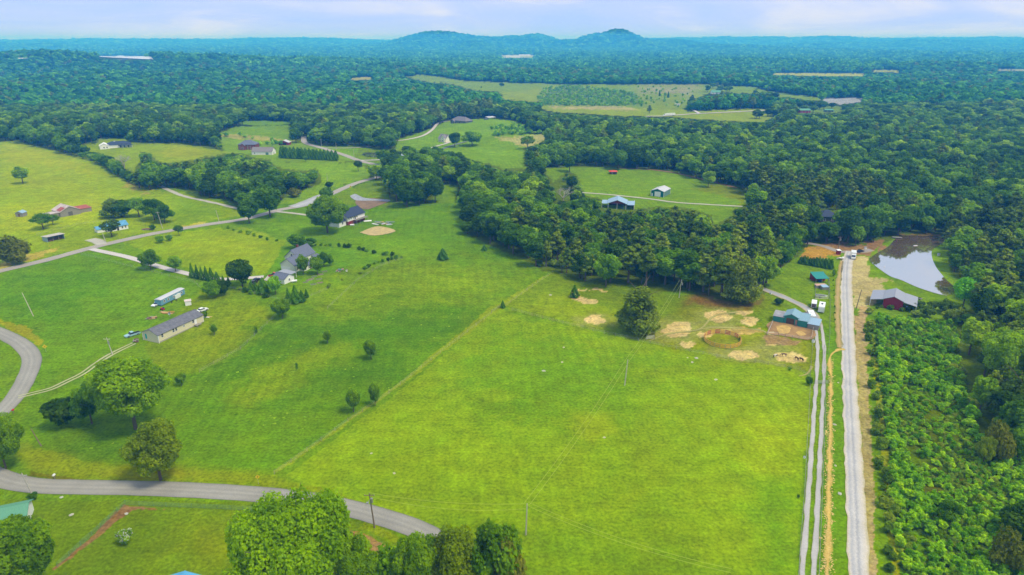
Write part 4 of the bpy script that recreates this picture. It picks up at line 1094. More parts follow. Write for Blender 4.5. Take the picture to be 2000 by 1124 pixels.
line_of('shrub', [(700,536),(670,548),(640,562)], 7, 1.6, 1.3, .8, 'hedge_shrub', 'pale shrub on the wire fence below the farmhouse garden', 'pale shrubs on the garden fence')
line_of('shrub', [(455,562),(490,573),(515,580),(540,584)], 4, 1.7, 1.6, .8, 'hedge_shrub', 'shrub in the grassy bank below the cedars', 'shrubs in the bank below the cedars', mt=M_BROAD)
line_of('greenshrub', [(108,282),(145,296),(180,308),(215,328),(240,345),(262,358),(290,366)], 7.5, 7.5, 5.2, 2, 'hedge_tree', 'dark hedge tree between the yellow meadow and the white bungalow field', 'hedge trees below the white bungalow field', cat='tree', mt=M_BROAD)
line_of('shrub', [(1698,612),(1720,600),(1745,606),(1775,606)], 3.4, 1.9, 1.8, .6, 'flowering_shrub', 'pale flowering shrub in front of the red barn', 'pale shrubs in front of the red barn')
line_of('shrub', [(1697,640),(1702,680),(1706,740),(1712,800),(1722,900),(1732,980),(1742,1080),(1748,1140)], 3.4, 2.6, 1.8, 1.2, 'verge_shrub', 'pale green shrub between sandy strip and scrubland', 'shrubs beside the sandy strip')
line_of('greenshrub', [(1787,608),(1810,600),(1840,610),(1868,618),(1860,628),(1820,622),(1790,618)], 4.5, 5.0, 3.2, 1.6, 'young_pine', 'young dark pine in the row right of the red barn', 'young pines right of the red barn', cat='tree', mt=M_PINE)
line_of('shrub', [(1040,512),(1060,522),(1080,520)], 5, 4.0, 3.6, 1, 'flowering_shrub', 'greyish blossoming shrub at the foot of the central wood', 'blossoming shrubs at the wood foot')
line_of('cedar', [(1627,530),(1629,580),(1631,640)], 7.0, .9, .4, .1, 'fence_shrub', 'tiny dark shrub on the farm yard fence', 'tiny shrubs on the farm yard fence')

# dead trees
def dead_tree(cx, top, base, w, label, seed):
    p = P1(cx, base); H = ztop(p.y, top) - p.z; R = w / 2 / FPX * (p.y * .94 + 37)
    r = np.random.default_rng(seed); b = MB()
    def grow(a, d, ln, rad, lev):
        q = a + d * ln; b.tube(a, q, rad, rad * .6, 5)
        if lev == 0: return
        for _ in range(3):
            nd_ = (d + Vector(r.normal(size=3) * .55)); nd_.z = abs(nd_.z) * .8 + .15; grow(q, nd_.normalized(), ln * r.uniform(.5, .8), rad * .6, lev - 1)
    root = empty('dead_tree', p); tag(root, label, 'tree')
    b.tube((0, 0, -.5), (0, 0, H * .3), .45, .36, 7); b.build('trunk', M_DEAD, root)
    b = MB()
    for a in range(5):
        t = a * 1.26; grow(Vector((0, 0, H * .28)), Vector((cos(t) * R / H * 1.6, sin(t) * R / H * 1.6, .8)).normalized(), H * .3, .26, 3)
    b.build('branches', M_DEAD, root)
dead_tree(1100, 362, 398, 38, 'bleached dead tree with bare branches above the central wood', 3)
dead_tree(1464, 303, 332, 16, 'bare pale tree in the upper edge of the right hand forest', 4)
dead_tree(245, 300, 338, 10, 'thin bare snag in the hedge below the white bungalow', 6)

# ---- woods: jittered grids of trees, kept where the photograph shows woodland
def grid(x0, x1, y0, y1, s, seed):
    r = np.random.default_rng(seed)
    gx, gy = np.meshgrid(np.arange(x0, x1, s), np.arange(y0, y1, s))
    gx = gx + (np.arange(gx.shape[0]) % 2)[:, None] * s / 2
    gx = gx.ravel() + r.uniform(-.42, .42, gx.size) * s; gy = gy.ravel() + r.uniform(-.42, .42, gy.size) * s
    k = np.abs(gx) < 0.83 * (0.94 * gy + 38) + 14
    return gx[k], gy[k], r
def woods(x, y, r, Hm, Rm, big=1.0):
    """-> x, y, H, R kept where base, middle and top of the tree fall on woodland"""
    n = len(x)
    q_ = r.uniform(0, 1, n) ** 1.3; H = Hm * (.62 + .62 * q_) * r.uniform(.9, 1.1, n); R = Rm * (.62 + .85 * q_) * r.uniform(.88, 1.12, n)
    z = h(x, y)
    depth = .94 * y + 37
    ok = np.zeros(n, bool)
    for k_ in (1.0, .72, .5, .34):          # smaller trees along the wood's outline
        good = ~ok
        wpx = R * k_ ** .6 / depth * FPX * .62
        for f in (0.0, .35, .7, .97):
            px, py = proj(x, y, z + H * f * k_)
            for s in ((0,) if f == 0 else (-1, 0, 1)):
                good &= ~CLEAR.at(px + s * wpx, py)
        H = np.where(good, H * k_, H); R = np.where(good, R * k_ ** .6, R)
        ok |= good
    px, py = proj(x, y, z)
    ok &= (py > 60) & (px > -340) & (px < 2340)
    ok &= ~((py > 640) & (px < 1885 + (py - 640) * .12)) & ~((py > 930) & (px > 1700))
    return x[ok], y[ok], H[ok], R[ok], px[ok], py[ok]
PINEY = Mask()
for pl in [[(1180,440),(1330,430),(1480,440),(1560,460),(1620,480),(1700,490),(1760,455),(1850,455),(1990,450),(2100,600),(1900,600),(1820,470),(1700,500),(1600,490),(1540,500),(1530,560),(1440,600),(1300,570),(1180,560)],
           [(1820,440),(2050,430),(2100,640),(1950,640),(1870,600),(1830,500)], [(1460,360),(1700,380),(1800,440),(1500,440)], [(1900,640),(2100,620),(2100,850),(1930,830),(1920,760)],
           [(830,225),(960,210),(960,245),(840,262)], [(1000,470),(1120,460),(1180,560),(1060,530)], [(270,310),(400,300),(420,340),(280,350)]]: PINEY.add(pl)
parts_ = []
for (y0, y1, s, Hm, Rm, sd) in [(150, 900, 7.6, 16, 5.6, 1), (900, 1500, 9.0, 15.5, 6.8, 2), (1500, 2600, 12.0, 14.5, 9.0, 3)]:
    gx, gy, r = grid(-.83 * (.94 * y1 + 38), .83 * (.94 * y1 + 38), y0, y1, s, sd)
    x, y, H, R, px, py = woods(gx, gy, r, Hm, Rm)
    pn = PINEY.at(px, py) & (r.random(len(x)) < .68) | (r.random(len(x)) < .07)
    # young plantation and scrub on the far hill stays low
    parts_.append(np.stack([x, y, H, R, px, py, pn.astype(float)], -1))
W_ = np.vstack(parts_)
print('woods', [len(p) for p in parts_])
size = W_[:, 2] / (.94 * W_[:, 1] + 37)
in_view = (W_[:, 4] > -10) & (W_[:, 4] < 2010) & (W_[:, 5] < 1140)
def region(px, py, y):
    if px > 1840 and py > 440: return 'in the pine wood right of the pond' if py < 640 else 'at the right edge above the scrubland'
    if 262 <= px <= 640 and 290 <= py <= 412: return 'in the dark thicket beside the meadow'
    if px < 470 and py < 300: return 'in the wood behind the white bungalow'
    if 560 <= px <= 880 and py < 300: return 'in the round wood above the valley road'
    if 740 <= px <= 1000 and 300 < py < 412: return 'in the left clump of the central wood'
    if 880 <= px <= 1200 and py >= 380: return 'in the left part of the central wood'
    if 1200 < px <= 1560 and py >= 400: return 'in the right part of the central wood'
    if px > 1560 and 400 < py <= 500: return 'in the wood above the pond'
    if px > 1020 and 250 < py <= 400: return 'in the forest behind the green shed field'
    return 'in the far forest'
order = np.argsort(-size)
cnt = {'pine': 0, 'broad': 0}
taken = np.zeros(len(W_), bool)
for i in order:
    if not in_view[i]: continue
    k = 'pine' if W_[i, 6] else 'broad'
    if cnt[k] >= (230, 215)[k == 'broad'] : continue
    cnt[k] += 1; taken[i] = True
    x, y, H, R, px, py = W_[i, :6]
    rg = region(px, py, y)
    edge = bool(CLEAR.at(px, py + max(8, 9 * 400 / y)))
    szw = 'tall ' if H > 16.5 else ('low ' if H < 11.5 else '')
    rg = rg + (', at its front edge' if edge else ', inside it')
    if k == 'pine':
        put('pine', x, y, H * 1.08, R * .8, name='pine_tree', label=szw + 'grey green pine ' + rg, group='pines ' + rg)
    else:
        put('broad', x, y, H, R, name='broadleaf_tree', label=szw + 'leafy tree ' + rg, group='leafy trees ' + rg)
rest = W_[~taken]

def scatter(name, protos, pts, label):
    """one stuff object: instances of the model plants on points; pts: x,y,z,sx,sz,idx"""
    me = bpy.data.meshes.new(name)
    pts = np.asarray(pts, np.float32)
    me.vertices.add(len(pts)); me.vertices.foreach_set('co', pts[:, :3].ravel())
    rot = np.random.default_rng(len(pts)).uniform(0, 6.28, len(pts)).astype(np.float32)
    a = me.attributes.new('grow', 'FLOAT_VECTOR', 'POINT'); a.data.foreach_set('vector', np.stack([pts[:, 3], pts[:, 3], pts[:, 4]], -1).ravel())
    a = me.attributes.new('turn', 'FLOAT_VECTOR', 'POINT'); a.data.foreach_set('vector', np.stack([rot * 0, rot * 0, rot], -1).ravel())
    a = me.attributes.new('pick', 'INT', 'POINT'); a.data.foreach_set('value', pts[:, 5].astype(np.int32))
    o = bpy.data.objects.new(name, me); col.objects.link(o)
    ng = bpy.data.node_groups.new(name, 'GeometryNodeTree')
    ng.interface.new_socket('Geometry', in_out='INPUT', socket_type='NodeSocketGeometry')
    ng.interface.new_socket('Geometry', in_out='OUTPUT', socket_type='NodeSocketGeometry')
    gi, go = ng.nodes.new('NodeGroupInput'), ng.nodes.new('NodeGroupOutput')
    jn = ng.nodes.new('GeometryNodeJoinGeometry'); ip = ng.nodes.new('GeometryNodeInstanceOnPoints')
    for i, pm in reversed(list(enumerate(protos))):
        po = bpy.data.objects.new('model_' + name, pm)      # kept out of the scene, only instanced
        oi = ng.nodes.new('GeometryNodeObjectInfo'); oi.inputs['Object'].default_value = po; oi.inputs['As Instance'].default_value = True
        ng.links.new(oi.outputs['Geometry'], jn.inputs[0])
    def named(n_, t_):
        q = ng.nodes.new('GeometryNodeInputNamedAttribute'); q.data_type = t_; q.inputs['Name'].default_value = n_; return q.outputs['Attribute']
    ng.links.new(gi.outputs[0], ip.inputs['Points']); ng.links.new(jn.outputs[0], ip.inputs['Instance'])
    ip.inputs['Pick Instance'].default_value = True
    ng.links.new(named('pick', 'INT'), ip.inputs['Instance Index'])
    ng.links.new(named('turn', 'FLOAT_VECTOR'), ip.inputs['Rotation'])
    ng.links.new(named('grow', 'FLOAT_VECTOR'), ip.inputs['Scale'])
    ng.links.new(ip.outputs[0], go.inputs[0])
    md = o.modifiers.new('spread', 'NODES'); md.node_group = ng
    tag(o, label, kind='stuff')
    return o
def jb(i, H, R, n, ls, m_=20, base=.15, fm=None): return join_mesh('t', crown(200 + i, broad_lobes(200 + i, H, R, base=base, m=m_, small=.78, spread=.76), n, ls), fm or M_BROAD, trunk_mesh(20 + i, H, R, limbs=3), M_BARK)
def jp(i, H, R, n, ls): return join_mesh('t', crown(230 + i, pine_lobes(230 + i, H, R, base=.38, m=14), n, ls, tilt=.6), M_PINE, trunk_mesh(30 + i, H, R, top=.95, limbs=2, base=.5), M_BARK)
MID = [jb(i, 16, 6, 1900, .56, 28) for i in range(5)] + [jp(i, 19, 5, 1100, .6) for i in range(3)]
FAR = [jb(10 + i, 14, 7.5, 420, 1.25, 14, base=.0, fm=M_FAR_HAZED) for i in range(4)] + [jp(10 + i, 17, 5.5, 300, 1.1) for i in range(2)]
DIST = [fol_mesh('t', crown(260 + i, broad_lobes(260 + i, 13, 15, base=0, m=12, spread=.8), 190, 3.2, tilt=.45), M_FAR_HAZED) for i in range(4)]
def to_pts(A, nb, npn, Hb, Rb, Hp, Rp, sd):
    r = np.random.default_rng(sd); z = h(A[:, 0], A[:, 1]) - .2
    pn = A[:, 6] > 0
    idx = np.where(pn, nb + r.integers(0, npn, len(A)), r.integers(0, nb, len(A)))
    sx = np.where(pn, A[:, 3] * .8 / Rp, A[:, 3] / Rb); sz = np.where(pn, A[:, 2] * 1.08 / Hp, A[:, 2] / Hb)
    return np.stack([A[:, 0], A[:, 1], z, sx, sz, idx], -1)
nearA, farA = rest[rest[:, 1] < 1150], rest[rest[:, 1] >= 1150]
scatter('woodland', MID, to_pts(nearA, 5, 3, 16, 6, 19, 5, 1), 'mixed broadleaf and pine woodland around the fields')
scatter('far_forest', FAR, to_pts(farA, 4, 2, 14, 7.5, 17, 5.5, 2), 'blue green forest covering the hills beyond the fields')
# horizon forest: broad canopies
dd = []
for (y0, y1, s, sd) in [(2600, 4200, 19, 5), (4200, 6500, 27, 6), (6500, 9500, 40, 7), (9500, 12600, 60, 8)]:
    gx, gy, r = grid(-.83 * (.94 * y1 + 38), .83 * (.94 * y1 + 38), y0, y1, s, sd)
    x, y, H, R, px, py = woods(gx, gy, r, 13, s * .62)
    dd.append(np.stack([x, y, h(x, y) - .5, R / 15, H / 13 * r.uniform(.8, 1.25, len(x)) * (1 + (s - 19) / 60), r.integers(0, 4, len(x))], -1))
print('distant', [len(d) for d in dd])
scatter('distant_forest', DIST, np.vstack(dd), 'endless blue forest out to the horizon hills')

# plantation on the far hill field, saplings in the right hand scrubland
def in_px(poly, n, seed):
    r = np.random.default_rng(seed); poly = np.asarray(poly, float)
    px = r.uniform(poly[:, 0].min(), poly[:, 0].max(), n); py = r.uniform(poly[:, 1].min(), poly[:, 1].max(), n)
    k = inpoly(px, py, poly); return P(px[k], py[k]), r
w, r = in_px([(1062,174),(1110,168),(1150,170),(1235,182),(1262,205),(1200,209),(1060,206),(1048,196)], 900, 3)
scatter('young_plantation', [LIB['sapling']['crowns'][i] for i in range(4)], np.stack([w[:, 0], w[:, 1], w[:, 2], r.uniform(1.0, 2.8, len(w)), r.uniform(.8, 1.8, len(w)), r.integers(0, 4, len(w))], -1), 'young tree plantation on the far hillside')
w2, r2 = in_px([(960,252),(1000,246),(1080,250),(1076,262),(1000,264),(960,268)], 160, 4)
w3, r3 = in_px([(1240,170),(1370,168),(1340,212),(1250,210)], 60, 8)
w4, r4 = in_px([(430,266),(475,266),(560,282),(545,290),(470,280)], 40, 9)
ww = np.vstack([w2, w3, w4])
rr5 = np.random.default_rng(9)
scatter('young_saplings', [LIB['sapling']['crowns'][i] for i in range(4)], np.stack([ww[:, 0], ww[:, 1], ww[:, 2], rr5.uniform(1.2, 2.4, len(ww)), rr5.uniform(.8, 2.0, len(ww)), rr5.integers(0, 4, len(ww))], -1), 'scattered young trees between the knoll and the forest')
# single far trees in the distant fields
for cx_, tp_, bs_, w_, kd_, lb_ in [(1288,176,188,4,'cedar','narrow dark tree on the tan hillside'),(1305,178,191,5,'cedar','dark conical tree on the tan hillside, right one'),(1400,180,186,3,'cedar','tiny dark tree on the far green hill'),
    (1528,158,176,12,'round','first lone tree of the three on the far ridge field'),(1556,170,186,14,'round','middle lone tree of the three on the far ridge field'),(1583,169,184,9,'round','last lone tree of the three on the far ridge field'),
    (1475,172,186,10,'round','tree at the left end of the far ridge field'),(980,162,170,12,'round','tree on the distant grass slope'),(940,168,172,3,'cedar','speck of a tree on the distant grass slope')]:
    T_(kd_, cx_, tp_, bs_, w_, name='distant_tree', label=lb_)
def clump(poly, n, Hm, Rm, seed, where, piney=0.2):
    w_, r_ = in_px(poly, n * 3, seed); w_ = w_[:n]
    for q in w_:
        if r_.random() < piney: put('pine', q[0], q[1], Hm * r_.uniform(.9, 1.3), Rm * .8, name='pine_tree', label='dark pine ' + where, group='pines ' + where)
        else: put('broad', q[0], q[1], Hm * r_.uniform(.8, 1.2), Rm * r_.uniform(.9, 1.3), name='broadleaf_tree', label='leafy tree ' + where, group='leafy trees ' + where)
clump([(1345,214),(1385,214),(1385,206),(1350,204)], 14, 15, 7, 11, 'in the left clump beside the distant road')
clump([(1388,216),(1475,216),(1470,200),(1400,196),(1388,204)], 30, 16, 7, 12, 'in the right clump beside the distant road', .6)
clump([(1478,206),(1530,206),(1510,192),(1470,186)], 16, 15, 7, 13, 'below the far ridge field')
clump([(1378,184),(1440,180),(1440,172),(1390,172)], 12, 15, 7, 14, 'around the distant green roofed house')
clump([(1600,206),(1640,214),(1560,224),(1490,236),(1470,232),(1520,218),(1540,206)], 26, 12, 7, 15, 'around the distant red house', .1)
clump([(745,318),(790,312),(850,310),(900,312),(890,345),(850,352),(760,352)], 26, 17, 7.5, 16, 'in the left clump of the central wood', 0)
for cx_, tp_, bs_, w_ in [(785,318,392,60),(830,330,385,50),(795,345,405,52),(850,340,396,46),(768,325,375,46),(826,296,345,50),(885,303,352,54)]:
    T_('round', cx_, tp_, bs_, w_, name='broadleaf_tree', label='leafy tree in the left clump of the central wood', group='leafy trees in the left clump of the central wood')

SC = Mask().add(FIELDS['scrub'])
gx, gy, r = grid(20, 260, 95, 330, 1.75, 41)
px, py = proj(gx, gy, h(gx, gy))
lightp = [(1703,640),(1712,700),(1730,820),(1742,980),(1760,1124),(1770,1300),(1748,1300),(1742,1124),(1724,960),(1712,820),(1700,705)]
dens = fbm(gx / 12, gy / 12, 44, 3)
bare = inpoly(px, py, [(1760,740),(1880,800),(1900,860),(1960,950),(1900,1000),(1800,960),(1750,860)])
up = inpoly(px, py, [(1700,620),(1880,620),(1880,720),(1820,740),(1710,700)])
k = SC.at(px, py) & ~inpoly(px, py, lightp) & (r.random(len(gx)) < np.where(bare, .5, np.where(up, .6, .97)) * sstep(.25, .5, dens + .12)) & (px > 1712)
gx, gy, px, py, dens = gx[k], gy[k], px[k], py[k], dens[k]
H = 2.6 * r.uniform(.45, 1.3, len(gx)) * (.6 + .8 * dens) * np.where(bare[k], .6, 1); R = H * r.uniform(.42, .62, len(gx))
bigk = r.random(len(gx)) < .03; H = np.where(bigk, H * 1.8, H); R = np.where(bigk, R * 1.7, R)
sz_ = H / (.94 * gy + 37) * ((px < 2005) & (py < 1130))
o_ = np.argsort(-sz_)
for i in o_[:290]:
    where_ = 'beside the pale track' if px[i] < 1800 and py[i] > 700 else ('below the red barn' if py[i] < 700 else ('near the bottom edge' if py[i] > 1040 else ('in the lower middle' if py[i] > 880 else 'in the upper middle')))
    put('sapling', gx[i], gy[i], H[i], R[i], name='sapling', label=('tall' if H[i] > 3.6 else 'small') + ' bright green sapling in the scrubland, ' + where_, group='saplings in the scrubland', cat='sapling')
q = o_[290:]
scatter('scrubland_saplings', [LIB['sapling']['crowns'][i] for i in range(4)] + [LIB['shrub']['crowns'][i] for i in range(2)],
        np.stack([gx[q], gy[q], h(gx[q], gy[q]), R[q] / 1.7, H[q] / 3.6, np.where(r.random(len(q)) < .8, r.integers(0, 4, len(q)), r.integers(4, 6, len(q)))], -1), 'dense young saplings and weeds covering the scrubland')
gx, gy, r = grid(20, 260, 95, 330, 1.15, 43)
px, py = proj(gx, gy, h(gx, gy))
k = SC.at(px, py) & ~inpoly(px, py, lightp) & (px > 1712) & (fbm(gx / 5, gy / 5, 47, 3) > .38)
gx, gy = gx[k], gy[k]
hh = r.uniform(.3, 1.15, len(gx)) * (.5 + fbm(gx / 7, gy / 7, 51, 2))
scatter('weeds', LIB['shrub']['crowns'] + LIB['sapling']['crowns'][:2], np.stack([gx, gy, h(gx, gy) - .15, r.uniform(.28, .7, len(gx)), hh / 2.6, r.integers(0, 5, len(gx))], -1), 'knee high weeds and brambles between the saplings')
for cx_, tp_, bs_, w_, kd_, lb_ in [(1960,640,760,120,'hero','large bright tree overhanging the scrubland at the right edge'),(1975,735,830,90,'bigpine','olive pine with bare limbs at the right edge of the scrubland'),
    (1985,580,665,80,'hero','rounded tree at the right edge above the large bright one'),(1915,560,640,60,'broad','tall tree behind the upper corner of the scrubland'),
    (1940,830,900,60,'olive','dull brown bush tree in the scrubland'),(1985,830,900,60,'round','green tree at the right edge below the olive pine'),
    (1920,850,905,40,'bronze','bronze shrubby tree in the middle of the scrubland'),(1990,985,1060,90,'round','broad leafy tree cut by the right edge low in the scrubland'),(1960,1040,1110,70,'olive','dull green bushy tree near the bottom right corner'),(1850,975,1020,44,'round','rounded bright tree in the lower scrubland')]:
    T_(kd_, cx_, tp_, bs_, w_, name='broadleaf_tree' if kd_ != 'bigpine' else 'pine_tree', label=lb_)

# a few coarse tufts in the rough left pastures
w_, r_ = in_px([(560,640),(700,560),(800,530),(960,560),(980,590),(760,765),(540,925),(400,905),(330,880),(100,880),(180,860),(400,740),(480,690)], 800, 71)
w6, r6 = in_px([(0,277),(110,296),(240,354),(372,377),(462,404),(400,436),(300,452),(185,480),(0,528)], 700, 73)
ww = np.vstack([w_, w6]); ww = ww[fbm(ww[:, 0] / 14, ww[:, 1] / 14, 61, 3) > .5]
scatter('pasture_tufts', LIB['shrub']['crowns'][:2] + LIB['greenshrub']['crowns'][:1], np.stack([ww[:, 0], ww[:, 1], ww[:, 2] - .15, r_.uniform(.12, .34, len(ww)), r_.uniform(.06, .13, len(ww)), r_.integers(0, 3, len(ww))], -1), 'coarse tufts and weeds dotted over the rough pastures')
# ================================================================== buildings
WHITE = mat('white_siding', (250,250,246), k=.84, var=.05, streak=(.5,.5,9), scale=2)
BEIGE = mat('beige_siding', (232,224,190), var=.05, k=.82, streak=(.3,.3,9), scale=2)
CREAM = mat('cream_siding', (240,244,220), k=.84, var=.04, streak=(.3,.3,9), scale=2)
BRICKM = mat('red_brick_wall', (150,82,66), var=.2, scale=4)
REDM = mat('red_metal_wall', (166,44,52), var=.08, streak=(8,8,.3), scale=2)
GREENM = mat('green_metal_wall', (30,128,104), var=.08, streak=(8,8,.3), scale=2)
TEAL = mat('teal_metal_wall', (66,158,146), var=.08, streak=(8,8,.3), scale=2)
GREYGREEN = mat('grey_green_metal', (120,158,148), var=.06, streak=(8,8,.3), scale=2)
OLDWOOD = mat('weathered_boards', (168,164,150), var=.28, streak=(9,9,.35), scale=2)
BROWNWOOD = mat('brown_boards', (132,98,72), var=.25, streak=(9,9,.35), scale=2)
SHINGLE = mat('grey_shingles', (120,128,146), var=.14, scale=2.5)
SHINGLE_D = mat('dark_blue_shingles', (66,78,100), var=.12, scale=2.5)
SHINGLE_B = mat('mottled_shingles', (124,126,132), var=.25, scale=.8)
METAL_W = mat('white_metal_roof', (224,226,228), var=.07, streak=(5,.4,1), rough=.5, scale=2)
METAL_G = mat('grey_metal_roof', (176,182,192), var=.06, streak=(5,.4,1), rough=.45, scale=2)
METAL_B = mat('blue_grey_metal_roof', (170,204,226), var=.07, streak=(5,.4,1), rough=.45, scale=2)
METAL_LB = mat('pale_blue_metal_roof', (150,190,204), var=.10, streak=(5,.4,1), rough=.45, scale=2)
RUST = mat('rusty_metal_roof', (190,104,86), var=.3, scale=.6)
RUSTW = mat('half_rusted_roof', (222,206,198), var=.22, scale=.35)
BLUEROOF = mat('blue_tin_roof', (110,178,216), var=.2, scale=.7)
REDROOF = mat('orange_red_roof', (232,96,66), var=.1, scale=1)
GREENROOF = mat('green_metal_roof', (112,176,140), var=.08, streak=(5,.4,1), scale=2)
TURQ = mat('turquoise_metal_roof', (62,160,150), var=.12, streak=(5,.4,1), scale=2)
TRIM = mat('white_trim', (250,250,250), var=.02, k=.85)
GLASS = mat('window_glass', (44,54,62), var=.1, rough=.08, spec=.8)
DARK = mat('dark_opening', (34,34,32), var=.2)
CONCR = mat('concrete_block', (190,186,176), var=.1, scale=3)
STEEL = mat('galvanised_steel', (190,194,196), rough=.4, metal=.6)
POLEW = mat('pole_wood', (150,136,114), var=.2, streak=(4,4,.4), scale=3)
POLEP = mat('pale_pole_wood', (206,202,190), var=.12, streak=(4,4,.4), scale=3)
BLACK = mat('black_rubber', (30,30,32), var=.1)
POSTW = mat('grey_fence_post', (158,150,134), var=.2, scale=4)

def frame_px(p1, p2):
    a, b = P1(*p1), P1(*p2)
    d = b - a; d.z = 0
    return a, b, d.length, atan2(d.y, d.x)
def roof_gable(root, x0, x1, y0, y1, z, rise, ridge, mt, oh=.45, th=.16, name='roof'):
    m = MB()
    if ridge == 'x':
        ym = (y0 + y1) / 2; k = rise / ((y1 - y0) / 2)
        m.slab([(x0 - oh, y0 - oh, z - oh * k), (x1 + oh, y0 - oh, z - oh * k), (x1 + oh, ym, z + rise), (x0 - oh, ym, z + rise)], th)
        m.slab([(x0 - oh, ym, z + rise), (x1 + oh, ym, z + rise), (x1 + oh, y1 + oh, z - oh * k), (x0 - oh, y1 + oh, z - oh * k)], th)
        m.tube((x0 - oh, ym, z + rise), (x1 + oh, ym, z + rise), .12, n=6)
    elif ridge == 'y':
        xm = (x0 + x1) / 2; k = rise / ((x1 - x0) / 2)
        m.slab([(x0 - oh, y0 - oh, z - oh * k), (xm, y0 - oh, z + rise), (xm, y1 + oh, z + rise), (x0 - oh, y1 + oh, z - oh * k)], th)
        m.slab([(xm, y0 - oh, z + rise), (x1 + oh, y0 - oh, z - oh * k), (x1 + oh, y1 + oh, z - oh * k), (xm, y1 + oh, z + rise)], th)
        m.tube((xm, y0 - oh, z + rise), (xm, y1 + oh, z + rise), .12, n=6)
    elif ridge == 'hip':
        xm0, xm1, ym = x0 + (y1 - y0) / 2, x1 - (y1 - y0) / 2, (y0 + y1) / 2
        if xm0 > xm1: xm0 = xm1 = (x0 + x1) / 2
        a, b, c, d = (x0 - oh, y0 - oh, z), (x1 + oh, y0 - oh, z), (x1 + oh, y1 + oh, z), (x0 - oh, y1 + oh, z)
        e_, f_ = (xm0, ym, z + rise), (xm1, ym, z + rise)
        lo = [(p[0], p[1], z - th) for p in (a, b, c, d)]
        m.poly([a, b, c, d, e_, f_] + lo, [(0, 1, 5, 4), (1, 2, 5), (2, 3, 4, 5), (3, 0, 4), (0, 6, 7, 1), (1, 7, 8, 2), (2, 8, 9, 3), (3, 9, 6, 0), (9, 8, 7, 6)])
    else:   # single slope; rise > 0: back is higher, < 0: front is higher
        zf, zb = (z, z + rise) if rise >= 0 else (z - rise, z)
        k = (zb - zf) / (y1 - y0)
        m.slab([(x0 - oh, y0 - oh, zf - oh * k), (x1 + oh, y0 - oh, zf - oh * k), (x1 + oh, y1 + oh, zb + oh * k), (x0 - oh, y1 + oh, zb + oh * k)], th)
    return m.build(name, mt, root)
def block(root, x0, x1, y0, y1, wh, rise, ridge, wall, roof, z0=-1.0, oh=.45, openfront=False, posts=True, rt=True):
    """one walled volume with its roof, in the frame of the front wall"""
    if wall is not None:
        m = MB()
        if ridge == 'y':
            m.prism([(x0, z0), (x1, z0), (x1, wh - .02), ((x0 + x1) / 2, wh + rise - .16), (x0, wh - .02)], y0, y1)
        elif ridge == 'x':
            m.prismx([(y0, z0), (y1, z0), (y1, wh - .02), ((y0 + y1) / 2, wh + rise - .16), (y0, wh - .02)], x0, x1)
        elif ridge == 'hip':
            m.box(x0, x1, y0, y1, z0, wh - .02)
        else:
            zf, zb = (wh, wh + rise) if rise >= 0 else (wh - rise, wh)
            if openfront:   # three walls, open to the front
                t = .15
                m.prismx([(y0, z0), (y1, z0), (y1, zb - .18), (y0, zf - .18)], x0, x0 + t); m.prismx([(y0, z0), (y1, z0), (y1, zb - .18), (y0, zf - .18)], x1 - t, x1)
                m.box(x0 + t, x1 - t, y1 - t, y1, z0, zb - .2)
            else:
                m.prismx([(y0, z0), (y1, z0), (y1, zb - .18), (y0, zf - .18)], x0, x1)
        m.build('wall', wall, root)
    if rt: return roof_gable(root, x0, x1, y0, y1, wh, rise, ridge, roof, oh)
def window(root, face, pos, z, w, hh, at, glass=None, frame=None):
    """face f/b: wall along x at y=at; l/r: wall along y at x=at"""
    fr, gl = MB(), MB(); t, d = .09, .05
    def bx(m, a0, a1, z0, z1, o0, o1):
        if face == 'f': m.box(a0, a1, at - o1, at - o0, z0, z1)
        elif face == 'b': m.box(a0, a1, at + o0, at + o1, z0, z1)
        elif face == 'l': m.box(at - o1, at - o0, a0, a1, z0, z1)
        else: m.box(at + o0, at + o1, a0, a1, z0, z1)
    a0, a1 = pos - w / 2, pos + w / 2
    bx(fr, a0 - t, a0, z - t, z + hh + t, .0, .10); bx(fr, a1, a1 + t, z - t, z + hh + t, 0, .10)
    bx(fr, a0, a1, z - t, z, 0, .10); bx(fr, a0, a1, z + hh, z + hh + t, 0, .10); bx(fr, a0, a1, z + hh / 2 - .03, z + hh / 2 + .03, .05, .08)
    f = fr.build('window', frame or TRIM, root)
    bx(gl, a0, a1, z, z + hh, .0, .045)
    gl.build('pane', glass or GLASS, f)
    return f
def door(root, face, pos, w, hh, at, mt=None, z=0.1, name='door'):
    m = MB()
    if face == 'f': m.box(pos - w / 2, pos + w / 2, at - .09, at, z, z + hh)
    elif face == 'b': m.box(pos - w / 2, pos + w / 2, at, at + .09, z, z + hh)
    elif face == 'l': m.box(at - .09, at, pos - w / 2, pos + w / 2, z, z + hh)
    else: m.box(at, at + .09, pos - w / 2, pos + w / 2, z, z + hh)
    d = m.build(name, mt or TRIM, root)
    k = MB()
    if face == 'f': k.box(pos + w * .38, pos + w * .38 + .08, at - .15, at - .09, z + 1.0, z + 1.1)
    elif face == 'l': k.box(at - .15, at - .09, pos - w * .38, pos - w * .38 + .08, z + 1.0, z + 1.1)
    elif face == 'b': k.box(pos + w * .38, pos + w * .38 + .08, at + .09, at + .15, z + 1.0, z + 1.1)
    else: k.box(at + .09, at + .15, pos + w * .38, pos + w * .38 + .08, z + 1.0, z + 1.1)
    k.build('handle', STEEL, d)
    return d
def building(name, label, p1, p2, cat='house', zoff=0.0):
    a, b, L_, rz = frame_px(p1, p2)
    root = empty(name, (a.x, a.y, min(a.z, b.z) + zoff), rz)
    tag(root, label, cat)
    return root, L_
def posts(root, pts, z, r=.09, mt=None):
    for x, y in pts:
        m = MB(); m.box(x - r, x + r, y - r, y + r, -.8, z); m.build('post', mt or TRIM, root)

